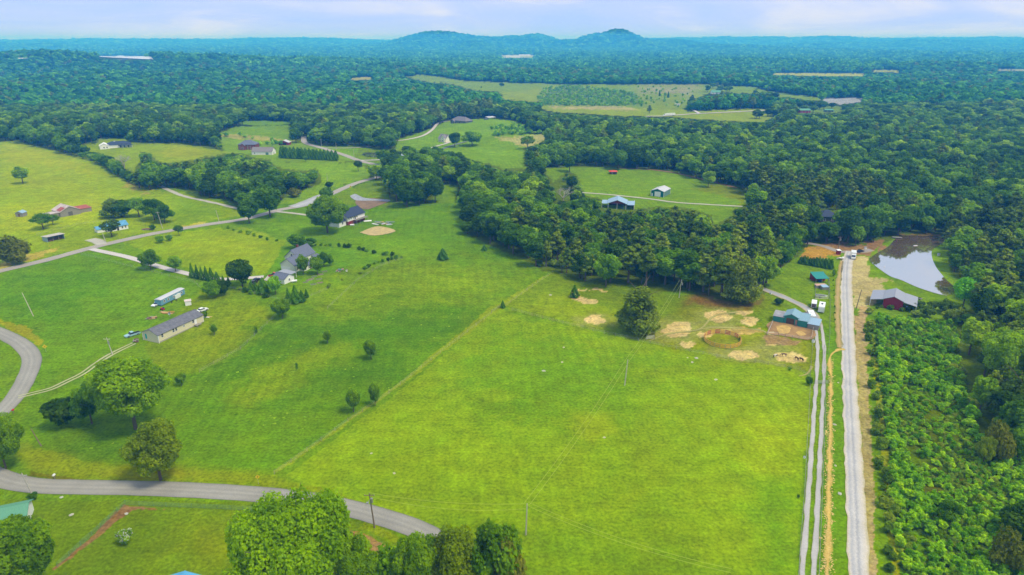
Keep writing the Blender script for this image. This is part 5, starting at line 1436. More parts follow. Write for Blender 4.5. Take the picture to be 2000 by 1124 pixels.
# long beige house
r, L_ = building('long_beige_house', 'long beige single storey house with grey roof and white framed windows', (311, 671), (398, 629))
D = 8.2
block(r, 0, L_, 0, D, 3.5, 1.7, 'x', BEIGE, SHINGLE_B, oh=.35)
for x in (1.9, 7.2, 8.5, 17.0, 18.2, 21.9, 23.1):
    if x < L_ - .6: window(r, 'f', x, 1.9, .9, 1.25, 0)
window(r, 'f', 12.3, 2.1, .7, .6, 0)
door(r, 'f', min(L_ * .82, 20.0), 1.0, 2.1, 0, z=1.0)
m = MB(); xd = L_ * .82
m.box(xd - 1.3, xd + 1.2, -1.8, -.1, .75, .95); m.box(xd - 1.3, xd - 1.1, -2.4, -1.8, .4, .55); m.build('porch_step', OLDWOOD, r)
door(r, 'l', 6.4, .8, 2.0, 0, mt=mat('turquoise_door', (60,196,196)), z=.9)
m = MB()
for yy in (0, D): m.box(-.05, .12, yy - .12, yy + .12, -.5, 3.4)
m.box(L_ - .12, L_ + .05, -.12, .12, -.5, 3.4); m.build('corner_trim', TRIM, r)
m = MB(); m.box(.05, L_ - .05, -.03, 0, -.8, .55); m.build('skirting', CONCR, r)
m = MB(); m.tube((-.05, -.15, .2), (-.05, -.15, 3.2), .07); m.build('downpipe', TRIM, r)

# farmhouse
r, L_ = building('grey_roofed_farmhouse', 'cream farmhouse with steep grey gabled roofs, garage wing and low annex', (586, 523), (620, 508))
L_ = 12.5
block(r, 0, L_, 0, 9, 5.0, 3.9, 'x', CREAM, SHINGLE, oh=.5)
window(r, 'l', 4.5, 5.4, .9, 1.3, 0); window(r, 'l', 2.6, 1.2, 1.0, 1.5, 0); window(r, 'l', 7.4, 1.2, 1.0, 1.5, 0)
for x in (3.4, 6, 8.4): window(r, 'f', x, 1.2, 1.0, 1.6, 0)
block(r, -7.5, -.05, -3.0, 5.5, 4.0, 3.0, 'x', CREAM, SHINGLE, oh=.45)
door(r, 'l', 2.5, 5.2, 2.5, -7.5, mt=WHITE, name='garage_door'); window(r, 'f', -5.5, 1.0, .9, 1.5, -3.0)
block(r, -4.2, 2.6, -6.2, -3.2, 2.8, 1.5, 'x', CREAM, SHINGLE, oh=.3)
for x in (-3.2, -.6, 1.8): window(r, 'f', x, .7, .8, 1.5, -6.2)
door(r, 'f', .7, .95, 2.0, -6.2, mt=DARK)
m = MB(); m.box(6.4, 7.3, 5.6, 6.5, 5, 9.6); m.build('chimney', BRICKM, r)
block(r, 9.5, L_ + 1.5, -3.6, -.3, 2.6, 1.1, 'shed', None, SHINGLE, oh=.2); posts(r, [(9.6, -3.5), (L_ + 1.3, -3.5)], 2.5)
# small garden shed with carport
r, L_ = building('garden_shed', 'white shed with grey roof and pale metal carport below the farmhouse', (556, 556), (575, 548), 'shed')
block(r, 0, L_, 0, 7.5, 2.6, 1.7, 'y', WHITE, SHINGLE, oh=.3)
window(r, 'f', L_ * .5, 1.0, .9, 1.0, 0); window(r, 'r', 2.0, 1.0, .9, 1.0, L_)
block(r, L_ + .4, L_ + 4.2, 2.2, 9.8, 2.7, .35, 'shed', None, METAL_G, oh=.15); posts(r, [(L_ + 4.0, 2.4), (L_ + 4.0, 9.5), (L_ + .7, 2.4)], 2.7)
door(r, 'r', 4.8, 1.1, 2.0, L_, mt=mat('blue_door', (36,92,190)))

# dark roofed house
r, L_ = building('dark_roofed_house', 'white house with dark blue roof, red brick basement and rear balcony', (680, 441), (713, 430))
L_ = max(L_, 13)
m = MB(); m.box(0, L_, 0, 11, -1, 2.5); m.build('basement', BRICKM, r)
block(r, 0, L_, 0, 11, 5.4, 3.4, 'x', WHITE, SHINGLE_D, z0=2.5, oh=.6)
for x in (1.2, 3.2, 5.2, 8.8): window(r, 'f', x, 3.4, .9, 1.4, 0)
window(r, 'l', 5.5, 5.8, .9, .9, 0)
door(r, 'f', 7.0, 1.2, 2.0, 0, mt=GLASS, z=2.8); door(r, 'f', 2.0, 2.2, 2.1, 0, mt=REDM, name='basement_door')
m = MB(); m.box(5.2, L_, -2.8, -.05, 2.45, 2.62)
for x in np.arange(5.3, L_, .45): m.box(x, x + .06, -2.8, -2.74, 2.62, 3.5)
m.box(5.2, L_, -2.82, -2.74, 3.5, 3.6); m.build('balcony', OLDWOOD, r)
posts(r, [(5.3, -2.7), (8.4, -2.7), (L_ - .2, -2.7)], 2.5, mt=OLDWOOD)
block(r, -6.5, -.02, 1.5, 9.5, 3.6, 2.6, 'x', WHITE, SHINGLE_D, oh=.5); window(r, 'f', -3.2, 1.4, 1.0, 1.4, 1.5)

# blue roofed old house
r, L_ = building('blue_roofed_house', 'old white house with faded blue tin roof beside the pale road', (211, 454), (251, 447))
block(r, 0, L_, 0, 8, 2.9, 1.9, 'x', WHITE, BLUEROOF, oh=.5)
for x in (2, 4.6, L_ - 3.2, L_ - 1.4): window(r, 'f', x, 1.0, .8, 1.2, 0)
door(r, 'f', L_ * .5, 1.0, 2.0, 0, mt=DARK)
block(r, -5.0, -.1, 2.0, 7.0, 2.4, 1.2, 'x', WHITE, BLUEROOF, oh=.4)

# old grey barn
r, L_ = building('weathered_grey_barn', 'weathered grey board barn with patched white and rusty tin roof', (119, 425), (158, 418), 'barn')
block(r, 0, L_, 0, 13, 3.4, 3.0, 'y', OLDWOOD, RUSTW, oh=.4)
door(r, 'f', L_ * .5, 2.6, 2.6, 0, mt=mat('dark_boards', (120,116,106), var=.3, streak=(9,9,.3)), name='barn_door')
m = MB()
for x in np.arange(.4, L_ - .2, .8):
    zt = 3.3 + 2.9 * (1 - abs(x - L_ / 2) / (L_ / 2)); m.box(x, x + .09, -.06, -.002, -.5, zt)
m.build('batten', OLDWOOD, r)
block(r, -7.5, -.05, 1.0, 10, 2.6, -.5, 'shed', OLDWOOD, RUSTW, oh=.3)
m = MB(); m.slab([(.3, .5, 3.75), (L_ * .30, .5, 3.75 + 1.75), (L_ * .30, 6.5, 3.75 + 1.75), (.3, 6.5, 3.75)], .06); m.build('rusty_roof_patch', RUST, r)
block(r, L_ + .05, L_ + 8, 2.5, 11, 2.7, .6, 'shed', OLDWOOD, RUST, oh=.3)
# little shed at the left edge
r, L_ = building('tin_shed', 'tiny grey shed with pale tin roof alone in the left meadow', (31, 424), (48, 424), 'shed')
block(r, 0, 4.6, 0, 4.6, 2.6, 1.1, 'y', OLDWOOD, METAL_B, oh=.3); door(r, 'f', 2.3, 1.1, 1.9, 0, mt=BROWNWOOD)
# flat roofed open shed
r, L_ = building('open_front_shed', 'pale blue flat roofed shed with dark open front', (94, 474), (127, 467), 'shed')
block(r, 0, L_, 0, 6.5, 2.7, -.5, 'shed', mat('pale_blue_boards', (176,200,204), var=.1, streak=(9,9,.3)), mat('faded_tin_roof', (214,208,196), var=.12, scale=.5), oh=.45, openfront=True)
posts(r, [(L_ * .33, .1), (L_ * .66, .1)], 2.9, mt=OLDWOOD)
m = MB(); m.box(.4, L_ - .5, 2.2, 2.3, -.5, 1.2); m.box(1, 3.2, 1.0, 2.0, -.2, 1.1); m.box(6, 7.5, 1.2, 2.0, -.2, .8); m.build('stored_goods', BROWNWOOD, r)
# bungalow
r, L_ = building('white_bungalow', 'white bungalow with dark roof on the small hill, upper left', (207, 291), (246, 288))
L_ = 24
block(r, 0, L_, 0, 13, 3.5, 3.0, 'hip', WHITE, SHINGLE_D, oh=.5)
block(r, -5.5, 3.5, -2.5, 9, 3.5, 2.4, 'y', WHITE, WHITE, oh=.4)
window(r, 'f', -1.5, 1.0, 1.1, 1.4, -2.5); window(r, 'f', 1.2, 1.0, 1.1, 1.4, -2.5)
block(r, L_ * .5, L_ + 1, -2.8, -.05, 2.7, .3, 'shed', None, SHINGLE_D, oh=.2)
posts(r, [(L_ * .5 + .3, -2.6), (L_ * .68, -2.6), (L_ * .84, -2.6), (L_ + .7, -2.6)], 2.7, .12)
for x in (.58, .72, .88): window(r, 'f', L_ * x, .4, 1.6, 2.0, 0)
m = MB(); m.box(L_ * .35, L_ * .35 + 1.4, 6, 7.2, 4, 6.6); m.build('chimney', WHITE, r)
# brick house and white garage
r, L_ = building('red_brick_house', 'two storey red brick house with grey hip roof', (466, 293), (496, 293))
L_ = 18
block(r, 0, L_, 0, 12, 5.4, 4.2, 'hip', BRICKM, SHINGLE, oh=.5)
block(r, 3, 8, -2.4, .1, 4.6, 2.4, 'y', BRICKM, SHINGLE, oh=.3)
for x in (1.5, 10, 13): window(r, 'f', x, 3.0, .9, 1.3, 0); window(r, 'f', x, .7, .9, 1.4, 0)
window(r, 'f', 5.5, 1.2, 1.4, 1.6, -2.4)
m = MB(); m.box(10, 11, 8, 9, 4, 9.2); m.build('chimney', BRICKM, r)
r, L_ = building('white_garage', 'white building with pale brown roof beside the brick house', (492, 303), (530, 303), 'garage')
L_ = 21
block(r, 0, L_, 0, 10, 3.6, 3.6, 'x', WHITE, mat('pale_brown_shingles', (150,144,140), var=.1), oh=.4)
door(r, 'f', L_ * .75, 3.0, 2.4, 0, mt=GREYGREEN, name='garage_door'); door(r, 'r', 4.5, 3.0, 2.4, L_, mt=METAL_W, name='garage_door')
window(r, 'f', 3, 1.2, 1, 1.2, 0)
r, L_ = building('small_red_barn', 'small red barn with white roof near the valley road', (545, 284), (564, 284), 'barn')
L_ = max(L_, 11)
block(r, 0, L_, 0, 8, 3.0, 2.2, 'y', REDM, METAL_W, oh=.5); door(r, 'f', L_ * .6, 3.6, 2.4, 0, mt=DARK, name='barn_door')
# cottage, big house and shelter on the knoll
r, L_ = building('white_cottage', 'small white gabled cottage with dormer on the knoll', (856, 277), (874, 279))
L_ = 12
block(r, 0, L_, 0, 9, 4.2, 4.2, 'x', CREAM, mat('taupe_shingles', (150,146,150), var=.1), oh=.5)
block(r, L_ * .45, L_ * .95, -1.2, 2.5, 5.4, 3.0, 'y', CREAM, mat('taupe_shingles', (150,146,150)), oh=.3)
for x in (1.4, 3.2): window(r, 'f', x, 1.0, .9, 1.6, 0)
window(r, 'f', L_ * .7, 1.0, 1.3, 1.6, -1.2); window(r, 'f', L_ * .7, 4.2, .9, .9, -1.2)
m = MB(); m.box(L_ + .1, L_ + 5, -2, 5, .1, .5); m.build('terrace', mat('terrace_paving', (224,204,180)), r)
r, L_ = building('knoll_house', 'large grey stone house with broad roof at the top of the knoll', (881, 241), (914, 241))
L_ = 28
block(r, 0, L_, 0, 14, 4.4, 5.0, 'hip', mat('grey_stone_wall', (120,128,140), var=.2), mat('brown_grey_shingles', (138,132,136), var=.12), oh=.6)
block(r, 2, 9, -3, .1, 3.4, 3.0, 'y', mat('grey_stone_wall', (120,128,140)), mat('brown_grey_shingles', (138,132,136)), oh=.4)
for x in (11.5, 14.5, 18, 21.5): window(r, 'f', x, .8, 1.5, 1.9, 0)
window(r, 'f', 5.5, .9, 1.6, 1.8, -3); door(r, 'f', 16.3, 1.1, 2.2, 0, mt=DARK)
r, L_ = building('white_hill_shelter', 'open shelter with white roof on top of the knoll', (955, 234), (977, 233), 'shelter')
block(r, 0, 13, 0, 8, 3.4, .8, 'shed', None, METAL_W, oh=.4); posts(r, [(.2, .2), (6.5, .2), (12.8, .2), (.2, 7.8), (12.8, 7.8)], 3.4, .14, OLDWOOD)
m = MB(); m.box(-5, -.2, 1, 6, -1, 2.6); m.build('store_room', mat('slate_boards', (110,124,140)), r)
# red hut
r, L_ = building('red_roofed_hut', 'small hut with orange red roof at the edge of the shed field', (1192, 341), (1207, 341), 'hut')
block(r, 0, 5.6, 0, 5, 2.4, .9, 'hip', mat('dark_brown_boards', (96,72,66), var=.2), REDROOF, oh=.9); window(r, 'f', 1.6, .8, .9, .9, 0); window(r, 'r', 2.5, .6, 2.4, 1.0, 5.6)
# green shed
r, L_ = building('green_metal_shed', 'green metal shed with white roof and white roller door', (1271, 383), (1296, 386), 'shed')
L_ = max(L_, 9.6)
block(r, 0, L_, 0, 14.5, 4.3, 1.7, 'y', GREENM, METAL_W, oh=.35)
door(r, 'f', L_ * .52, 4.6, 3.7, 0, mt=WHITE, name='roller_door'); door(r, 'f', 1.0, .95, 2.1, 0, mt=WHITE)
m = MB()
for x in (0, L_): m.box(x - .12, x + .12, -.12, .1, -.6, 4.25)
m.box(L_ - .1, L_ + .12, 14.4, 14.62, -.6, 4.25); m.build('corner_trim', TRIM, r)
m = MB(); m.box(L_ + .01, L_ + .08, .2, 14.3, -.6, 4.1); m.build('side_cladding', GREYGREEN, r)
# pavilion
r, L_ = building('open_pole_barn', 'open pole barn with blue grey metal roof at the wood edge', (1187, 408), (1222, 410), 'barn')
L_ = 12.5
roof_gable(r, 0, L_, 0, 13, 4.2, 2.4, 'y', METAL_B, .6)
block(r, L_ + .7, L_ + 5.5, 0, 13, 3.4, .01, 'shed', None, METAL_B, oh=.1)
block(r, -4.5, -.7, 2, 13, 3.4, .01, 'shed', None, METAL_B, oh=.1)
m = MB(); m.prism([(.1, 4.0), (L_ - .1, 4.0), (L_ / 2, 6.2)], .05, .2); m.build('gable', mat('rusty_red_gable', (150,70,66), var=.15), r)
m = MB(); m.box(.2, L_ + 5, 12.6, 12.8, -.6, 2.4); m.box(L_ + 5.1, L_ + 5.3, .2, 12.6, -.6, 2.2); m.build('wall', BROWNWOOD, r)
posts(r, [(.2, .2), (L_ * .5, .2), (L_ - .2, .2), (L_ + 5.3, .1), (-4.3, 2.2), (L_ + 5.3, 12.8)], 4.0, .13)
# dark roof in the wood
r, L_ = building('house_in_the_wood', 'dark roofed house half hidden among the trees above the gravel road', (1600, 436), (1630, 436))
block(r, 0, 12, 0, 10, 4.2, 3.2, 'hip', mat('dark_siding', (92,98,108)), SHINGLE_D, oh=.6); window(r, 'f', 3, 1.4, 1.2, 1.4, 0); window(r, 'f', 8, 1.4, 1.2, 1.4, 0)
# turquoise coop
r, L_ = building('turquoise_roofed_coop', 'turquoise roofed animal shed in the fenced farm yard', (1593, 553), (1618, 553), 'shed')
block(r, 0, 6.3, 0, 2.9, 2.3, .5, 'shed', None, TURQ, oh=.15); block(r, 0, 6.3, 3.1, 6.2, 2.7, .9, 'shed', REDM, TURQ, oh=.15)
posts(r, [(.1, .1), (3.1, .1), (6.2, .1)], 2.3, mt=OLDWOOD)
m = MB(); m.box(2, 3.6, .6, 1.6, 0, 1.2); m.build('blue_tank', mat('blue_plastic', (40,80,170)), r)
# chicken pens
r, L_ = building('small_coop', 'small pale roofed coop in the fenced farm yard', (1597, 567), (1612, 567), 'coop')
block(r, 2.3, 5.2, 0, 2.4, 1.5, .3, 'shed', OLDWOOD, METAL_B, oh=.15); block(r, .6, 5.6, 2.7, 4.4, 1.4, .25, 'shed', OLDWOOD, mat('pinkish_tin', (226,186,164)), oh=.1)
# red barn beside the pond
r, L_ = building('red_barn', 'red metal barn with broad grey roof and open lean-tos beside the pond', (1723, 601), (1757, 607), 'barn')
L_ = max(L_, 7.5)
block(r, 0, L_, 0, 12, 4.3, 1.6, 'y', REDM, METAL_G, oh=.3)
for sx in (-1, 1):
    x0, x1 = (-5.2, -.32) if sx < 0 else (L_ + .32, L_ + 5.2)
    m = MB()
    zi, zo = 4.0, 3.0
    q = [(x0, -.3, zo if sx < 0 else zi), (x1, -.3, zi if sx < 0 else zo), (x1, 13.3, zi if sx < 0 else zo), (x0, 13.3, zo if sx < 0 else zi)]
    m.slab(q, .12); m.build('lean_to_roof', METAL_G, r)
    xx = x0 + .2 if sx < 0 else x1 - .2
    posts(r, [(xx, 0), (xx, 4.4), (xx, 8.8), (xx, 13)], 2.9, .1)
m = MB(); m.box(-5.0, -.1, 12.9, 13.05, -.5, 2.3); m.build('wall', REDM, r)

# teal stable: four joined blocks
r, L_ = building('teal_stable', 'teal metal stable of stepped blocks with pale blue roofs beside the muddy yard', (1509, 628), (1566, 639), 'stable')
L_ = max(L_, 12)
block(r, 0, 4.0, 0, 4.8, 2.7, .7, 'shed', TEAL, mat('rust_streaked_roof', (176,176,180), var=.2, scale=.5), oh=.2)
block(r, 4.1, 9.6, .4, 7.4, 3.4, 1.2, 'y', TEAL, METAL_LB, oh=.3)
door(r, 'f', 6.6, 3.0, 2.5, .4, mt=mat('straw_filled_opening', (112,84,50), var=.3, scale=1.2), name='stable_opening')
door(r, 'f', 8.9, .8, 2.3, .4, mt=mat('pinkish_boards', (186,160,148)), name='sliding_door')
block(r, 9.75, 13.2, -.4, 6.4, 2.9, .8, 'shed', TEAL, METAL_LB, oh=.2)
block(r, 13.4, 17.6, -.8, 5.0, 2.3, .6, 'shed', OLDWOOD, METAL_B, oh=.2)
block(r, 9.9, 13.0, 6.9, 10.2, 2.3, .9, 'y', OLDWOOD, mat('grey_tin', (136,132,134), var=.2), oh=.2)

# bottom edge roofs
r, L_ = building('green_roofed_house', 'pale green roofed house cut by the left edge at the bottom', (-72, 1052), (12, 1034))
block(r, 0, 13, 0, 6, 3.0, 1.3, 'x', WHITE, GREENROOF, oh=.4)
r, L_ = building('blue_roofed_shed', 'bright blue roof just showing at the bottom edge', (305, 1192), (375, 1192), 'shed')
block(r, 0, 7.5, 0, 6.0, 3.0, 1.3, 'y', WHITE, mat('bright_blue_roof', (104,186,232), var=.05), oh=.35)

# distant buildings
def far_building(name, label, p1, p2, L_, D, wh, rise, wall, roof, ridge='x', cat='house', n=3):
    r, _ = building(name, label, p1, p2, cat)
    block(r, 0, L_, 0, D, wh, rise, ridge, wall, roof, oh=.5)
    for i in range(n): window(r, 'f', L_ * (i + .6) / (n + .2), 1.0, 1.2, 1.3, 0)
    return r
far_building('distant_green_roofed_house', 'distant pale house with light green roof on the hill field', (1390, 184), (1408, 184), 19, 12, 3.5, 4, WHITE, GREENROOF)
far_building('distant_red_house', 'distant red house with green roof among trees', (1563, 221), (1585, 221), 17, 10, 4.2, 2.2, REDM, GREENROOF)
far_building('distant_green_shed', 'distant low building with green roof right of the red house', (1611, 219), (1625, 219), 13, 8, 3, 1.4, mat('slate_wall', (90,110,120)), GREENROOF, cat='shed', n=2)
far_building('distant_white_hall', 'far white buildings in a clearing below the blue hills', (988, 113), (1012, 113), 95, 30, 9, 3, WHITE, METAL_W, cat='building', n=6)
far_building('distant_warehouse', 'far long white warehouse below the blue hills', (1014, 110), (1036, 110), 80, 26, 8, 3, WHITE, METAL_W, cat='warehouse', n=6)
far_building('ridge_house', 'tiny pale house on the wooded ridge at the far left', (36, 121), (46, 121), 26, 14, 8, 4, WHITE, METAL_W, n=3)
far_building('distant_camper', 'distant white trailer beside the strip field', (1318, 207), (1328, 207), 9, 3.5, 3.0, .4, WHITE, METAL_W, cat='trailer', n=2)

# ================================================================== poles, wires, fences
def pole(cx, base, top, label, arm=True, mt=POLEW, tank=False, dx=0, light=False):
    p = P1(cx, base); H = ztop(p.y, top) - p.z
    root = empty('utility_pole', p); tag(root, label, 'utility pole')
    lx = dx / FPX * (p.y * .94 + 37)
    m = MB(); m.tube((0, 0, -.6), (lx, 0, H), .2, .13, 10); m.build('pole', mt, root)
    if arm:
        m = MB(); m.box(lx - 1.2, lx + 1.2, -.07, .07, H - .65, H - .5); m.build('crossarm', mt, root)
        for k in (-1.1, 0, 1.1):
            m = MB(); zz = H - .5 if k else H; m.tube((lx + k, 0, zz), (lx + k, 0, zz + .22), .07, .05, 6); m.build('insulator', STEEL, root)
    if tank:
        m = MB(); m.tube((lx + .45, -.2, H - 2.4), (lx + .45, -.2, H - 1.3), .32, n=10); m.build('transformer', STEEL, root)
    if light:
        m = MB(); m.tube((lx, 0, H - 1.7), (lx - .2, -1.5, H - 1.4), .06, n=6); m.box(lx - .45, lx + .05, -2.0, -1.4, H - 1.5, H - 1.3); m.build('lamp_arm', STEEL, root)
    return Vector((p.x + lx, p.y, p.z + H))
pt = {}
pt['road'] = pole(732, 1031, 964, 'dark power pole with transformer beside the curving asphalt road', tank=True, dx=-5, light=True)
pt['pasture'] = pole(1027, 1045, 984, 'pale power pole near the lower edge of the large pasture', arm=False, mt=POLEP, dx=2)
pt['mid'] = pole(1220, 753, 703, 'lone slim pole in the upper part of the large pasture', arm=False, mt=POLEP, dx=3)
pt['pad'] = pole(1326, 582, 547, 'white topped power pole in the horse paddock', arm=False, mt=POLEP, tank=True, dx=2)
pole(1672, 603, 566, 'bare pole on the sandy ground left of the red barn', arm=False, mt=POLEW, dx=4)
pole(1637, 486, 462, 'power pole at the turning place above the gravel road', mt=POLEW, tank=True)
pole(220, 692, 660, 'pale power pole beside the wheel track to the long beige house', mt=POLEP, tank=True, dx=-5)
pole(66, 618, 572, 'leaning thin pole in the left field', arm=False, mt=POLEP, dx=-11)
pole(318, 447, 414, 'white power pole right of the blue roofed house', mt=POLEP, dx=-5)
pole(428, 433, 411, 'pale pole at the edge of the pale road', mt=POLEP, arm=False, dx=-3)
pole(207, 474, 456, 'short pale pole below the blue roofed house', mt=POLEP, arm=False, dx=-3)
pole(82, 872, 838, 'leaning grey pole left of the dark bush', arm=False, dx=-12)
pole(64, 968, 925, 'slim pale pole beside the lower road bend', mt=POLEP, dx=-9)
pole(628, 286, 272, 'power pole beside the valley road, left one', mt=POLEP)
pole(657, 293, 279, 'power pole beside the valley road, right one', mt=POLEP, arm=False)
pole(640, 358, 340, 'power pole in the field above the pale road', mt=POLEP, arm=False)
pole(497, 400, 378, 'power pole behind the trees overhanging the pale road', mt=POLEP)
pole(692, 313, 292, 'thin pole in the field beside the small pond', mt=POLEP, arm=False)
pole(553, 978, 966, 'short dark post beside the road, left of the huge oak', arm=False)
def wire(a, b, label, sag=1.2, n=14, r=.042, off=0.0):
    m = MB(); d = (b - a); s = Vector((-d.y, d.x, 0)).normalized() * off
    prev = None
    for i in range(n + 1):
        t = i / n; p = a.lerp(b, t) + s; p.z -= sag * 4 * t * (1 - t)
        if prev is not None: m.tube(prev, p, r, n=4)
        prev = p
    o = m.build('power_line', WIRE); tag(o, label, 'power line')
    return o
WIRE = mat('weathered_aluminium_wire', (176,196,80), rough=.5)
up_ = Vector((0, 0, .15))
wire(pt['road'] + up_, pt['pasture'], 'upper overhead wire from the dark road pole to the pasture pole')
wire(pt['road'] - Vector((0, 0, .9)), pt['pasture'] - Vector((0, 0, 1.4)), 'lower overhead wire from the dark road pole to the pasture pole', 1.8)
for k in (-.7, .7):
    wire(pt['pasture'], pt['mid'], 'left overhead wire crossing the large pasture' if k < 0 else 'right overhead wire crossing the large pasture', 1.4, off=k)
    wire(pt['mid'], pt['pad'], 'left overhead wire from the pasture to the paddock pole' if k < 0 else 'right overhead wire from the pasture to the paddock pole', 1.2, off=k)
q_ = P1(1420, 1175); q_.z += 8
for k in (-.6, .6):
    wire(pt['pasture'], q_, 'upper overhead wire running to the lower right' if k > 0 else 'lower overhead wire running to the lower right', 1.6, off=k)

_post = {}
NPOST = [0]
def fence(pts, label, step=5.0, H=1.3, rails=(1.2, .8, .4), mt=None, rr=.018, pw=.07, rail_name='wire', rail_mt=None, close=False, name='wire_fence'):
    w = P([p[0] for p in pts], [p[1] for p in pts])[:, :2]
    if close: w = np.vstack([w, w[:1]])
    segs = []
    for i in range(len(w) - 1):
        n = max(1, int(round(np.hypot(*(w[i + 1] - w[i])) / step)))
        segs += [w[i] + (w[i + 1] - w[i]) * j / n for j in range(n)]
    if not close: segs.append(w[-1])
    S = np.array(segs); z = h(S[:, 0], S[:, 1])
    root = empty(name, (S[0, 0], S[0, 1], float(z[0]))); tag(root, label, 'fence')
    key = (H, pw, (mt or POSTW).name)
    if key not in _post:
        m = MB(); m.tube((0, 0, -.4), (0, 0, H + .1), pw, pw * .85, 6); me = m.mesh('post'); me.materials.append(mt or POSTW); _post[key] = me
    for i in range(len(S)):
        o = bpy.data.objects.new('post', _post[key]); col.objects.link(o); o.parent = root
        o.location = (S[i, 0] - S[0, 0], S[i, 1] - S[0, 1], float(z[i] - z[0])); NPOST[0] += 1
    m = MB(); Q = np.vstack([S, S[:1]]) if close else S; zq = np.concatenate([z, z[:1]]) if close else z
    for rz_ in rails:
        for i in range(len(Q) - 1):
            m.tube((Q[i, 0] - S[0, 0], Q[i, 1] - S[0, 1], zq[i] - z[0] + rz_), (Q[i + 1, 0] - S[0, 0], Q[i + 1, 1] - S[0, 1], zq[i + 1] - z[0] + rz_), rr, n=4)
    m.build(rail_name, rail_mt or STEEL, root)
    return root
GREENW = mat('green_chain_link', (120,160,120), rough=.5)
fence([(112,1108),(180,1046),(245,986),(300,989),(400,993),(500,998)], 'green chain link fence enclosing the bottom left garden', 3.0, 1.2, (1.2, .9, .6, .3, .08), GREENW, .03, .05, 'mesh', GREENW, name='chain_link_fence')
fence([(536,927),(600,882),(680,824),(760,770),(860,690),(975,602)], 'wire fence along the diagonal strip of tall grass', 7)
fence([(985,600),(1060,547),(1080,534)], 'wire fence climbing to the central wood above the paddock', 6)
fence([(1000,607),(1080,628),(1180,652),(1270,672),(1400,698),(1500,713),(1562,724),(1582,738)], 'long wire fence between the large pasture and the horse paddock', 5)
fence([(1583,742),(1577,850),(1571,960),(1563,1060),(1556,1180)], 'wire fence on the right side of the large pasture', 5.5)
fence([(1610,680),(1612,800),(1608,900),(1604,1000),(1597,1180)], 'thin wire fence between the wheel tracks and the straw ditch', 6)
fence([(1619,545),(1621,600),(1620,660),(1618,690)], 'old wire fence along the farm yard above the wheel tracks', 4)
fence([(1582,732),(1585,700),(1588,660)], 'wire fence right of the grazing horses', 4)
fence([(640,604),(700,548),(745,520),(786,506)], 'wire fence below the farmhouse garden', 5)
fence([(402,572),(430,560),(470,568),(540,585),(560,600),(640,566)], 'wire fence between the long beige house yard and the cedars', 5)
fence([(390,728),(470,683),(545,612)], 'overgrown wire fence at the lower side of the long beige house yard', 6)
fence([(160,498),(200,508),(300,533),(380,553),(400,572)], 'wire fence along the lower side of the concrete driveway', 6)
fence([(72,460),(150,440),(215,433)], 'old wire fence behind the flat roofed shed', 5, mt=OLDWOOD)
fence([(985,596),(960,610)], 'short wire fence at the paddock corner', 4)
fence([(1509,632),(1498,656),(1520,657),(1560,664),(1584,666),(1588,645)], 'pale rail fence of the muddy stable yard', 3, 1.4, (1.35, .8), OLDWOOD, .06, .08, 'rail', mat('pale_rail', (216,206,196)), name='rail_fence')
fence([(1593,555),(1592,585),(1618,585),(1619,555)], 'wire run around the small coops', 2.2, 1.6, (1.6, 1.0, .4), OLDWOOD, .03, .05)
fence([(744,353),(730,356),(700,362),(690,368)], 'dark board fence below the bend of the pale road', 3, 1.3, (1.2, .7), BLACK, .06, .08, 'rail', BLACK, name='board_fence')
print('posts', NPOST[0])

# round pen
c_ = P1(1411, 666); R_ = 35 / FPX * (c_.y * .94 + 37)
root = empty('round_pen', c_); tag(root, 'yellow and red round riding pen in the horse paddock', 'horse pen')
YEL, REDP = mat('yellow_panel_paint', (250,196,70), rough=.5), mat('faded_red_paint', (206,92,70), rough=.5)
n_ = 22
for i in range(n_):
    a0, a1 = 2 * pi * i / n_, 2 * pi * (i + 1) / n_
    p0, p1_ = (cos(a0) * R_, sin(a0) * R_), (cos(a1) * R_, sin(a1) * R_)
    z0, z1 = float(h(c_.x + p0[0], c_.y + p0[1])) - c_.z, float(h(c_.x + p1_[0], c_.y + p1_[1])) - c_.z
    far_ = sin((a0 + a1) / 2) > .15
    m = MB()
    for zz in (.35, .95, 1.55):
        m.poly([(p0[0] * k, p0[1] * k, z0 + zz + q) for k in (.994, 1.006) for q in (-.17, .17)] + [(p1_[0] * k, p1_[1] * k, z1 + zz + q) for k in (.994, 1.006) for q in (-.17, .17)], [(0, 1, 5, 4), (2, 6, 7, 3), (1, 3, 7, 5), (0, 4, 6, 2)])
    m.build('panel', REDP if far_ and i % 2 else YEL, root)
    m = MB(); m.tube((*p0, z0 - .3), (*p0, z0 + 1.7), .08, n=6); m.build('post', OLDWOOD, root)

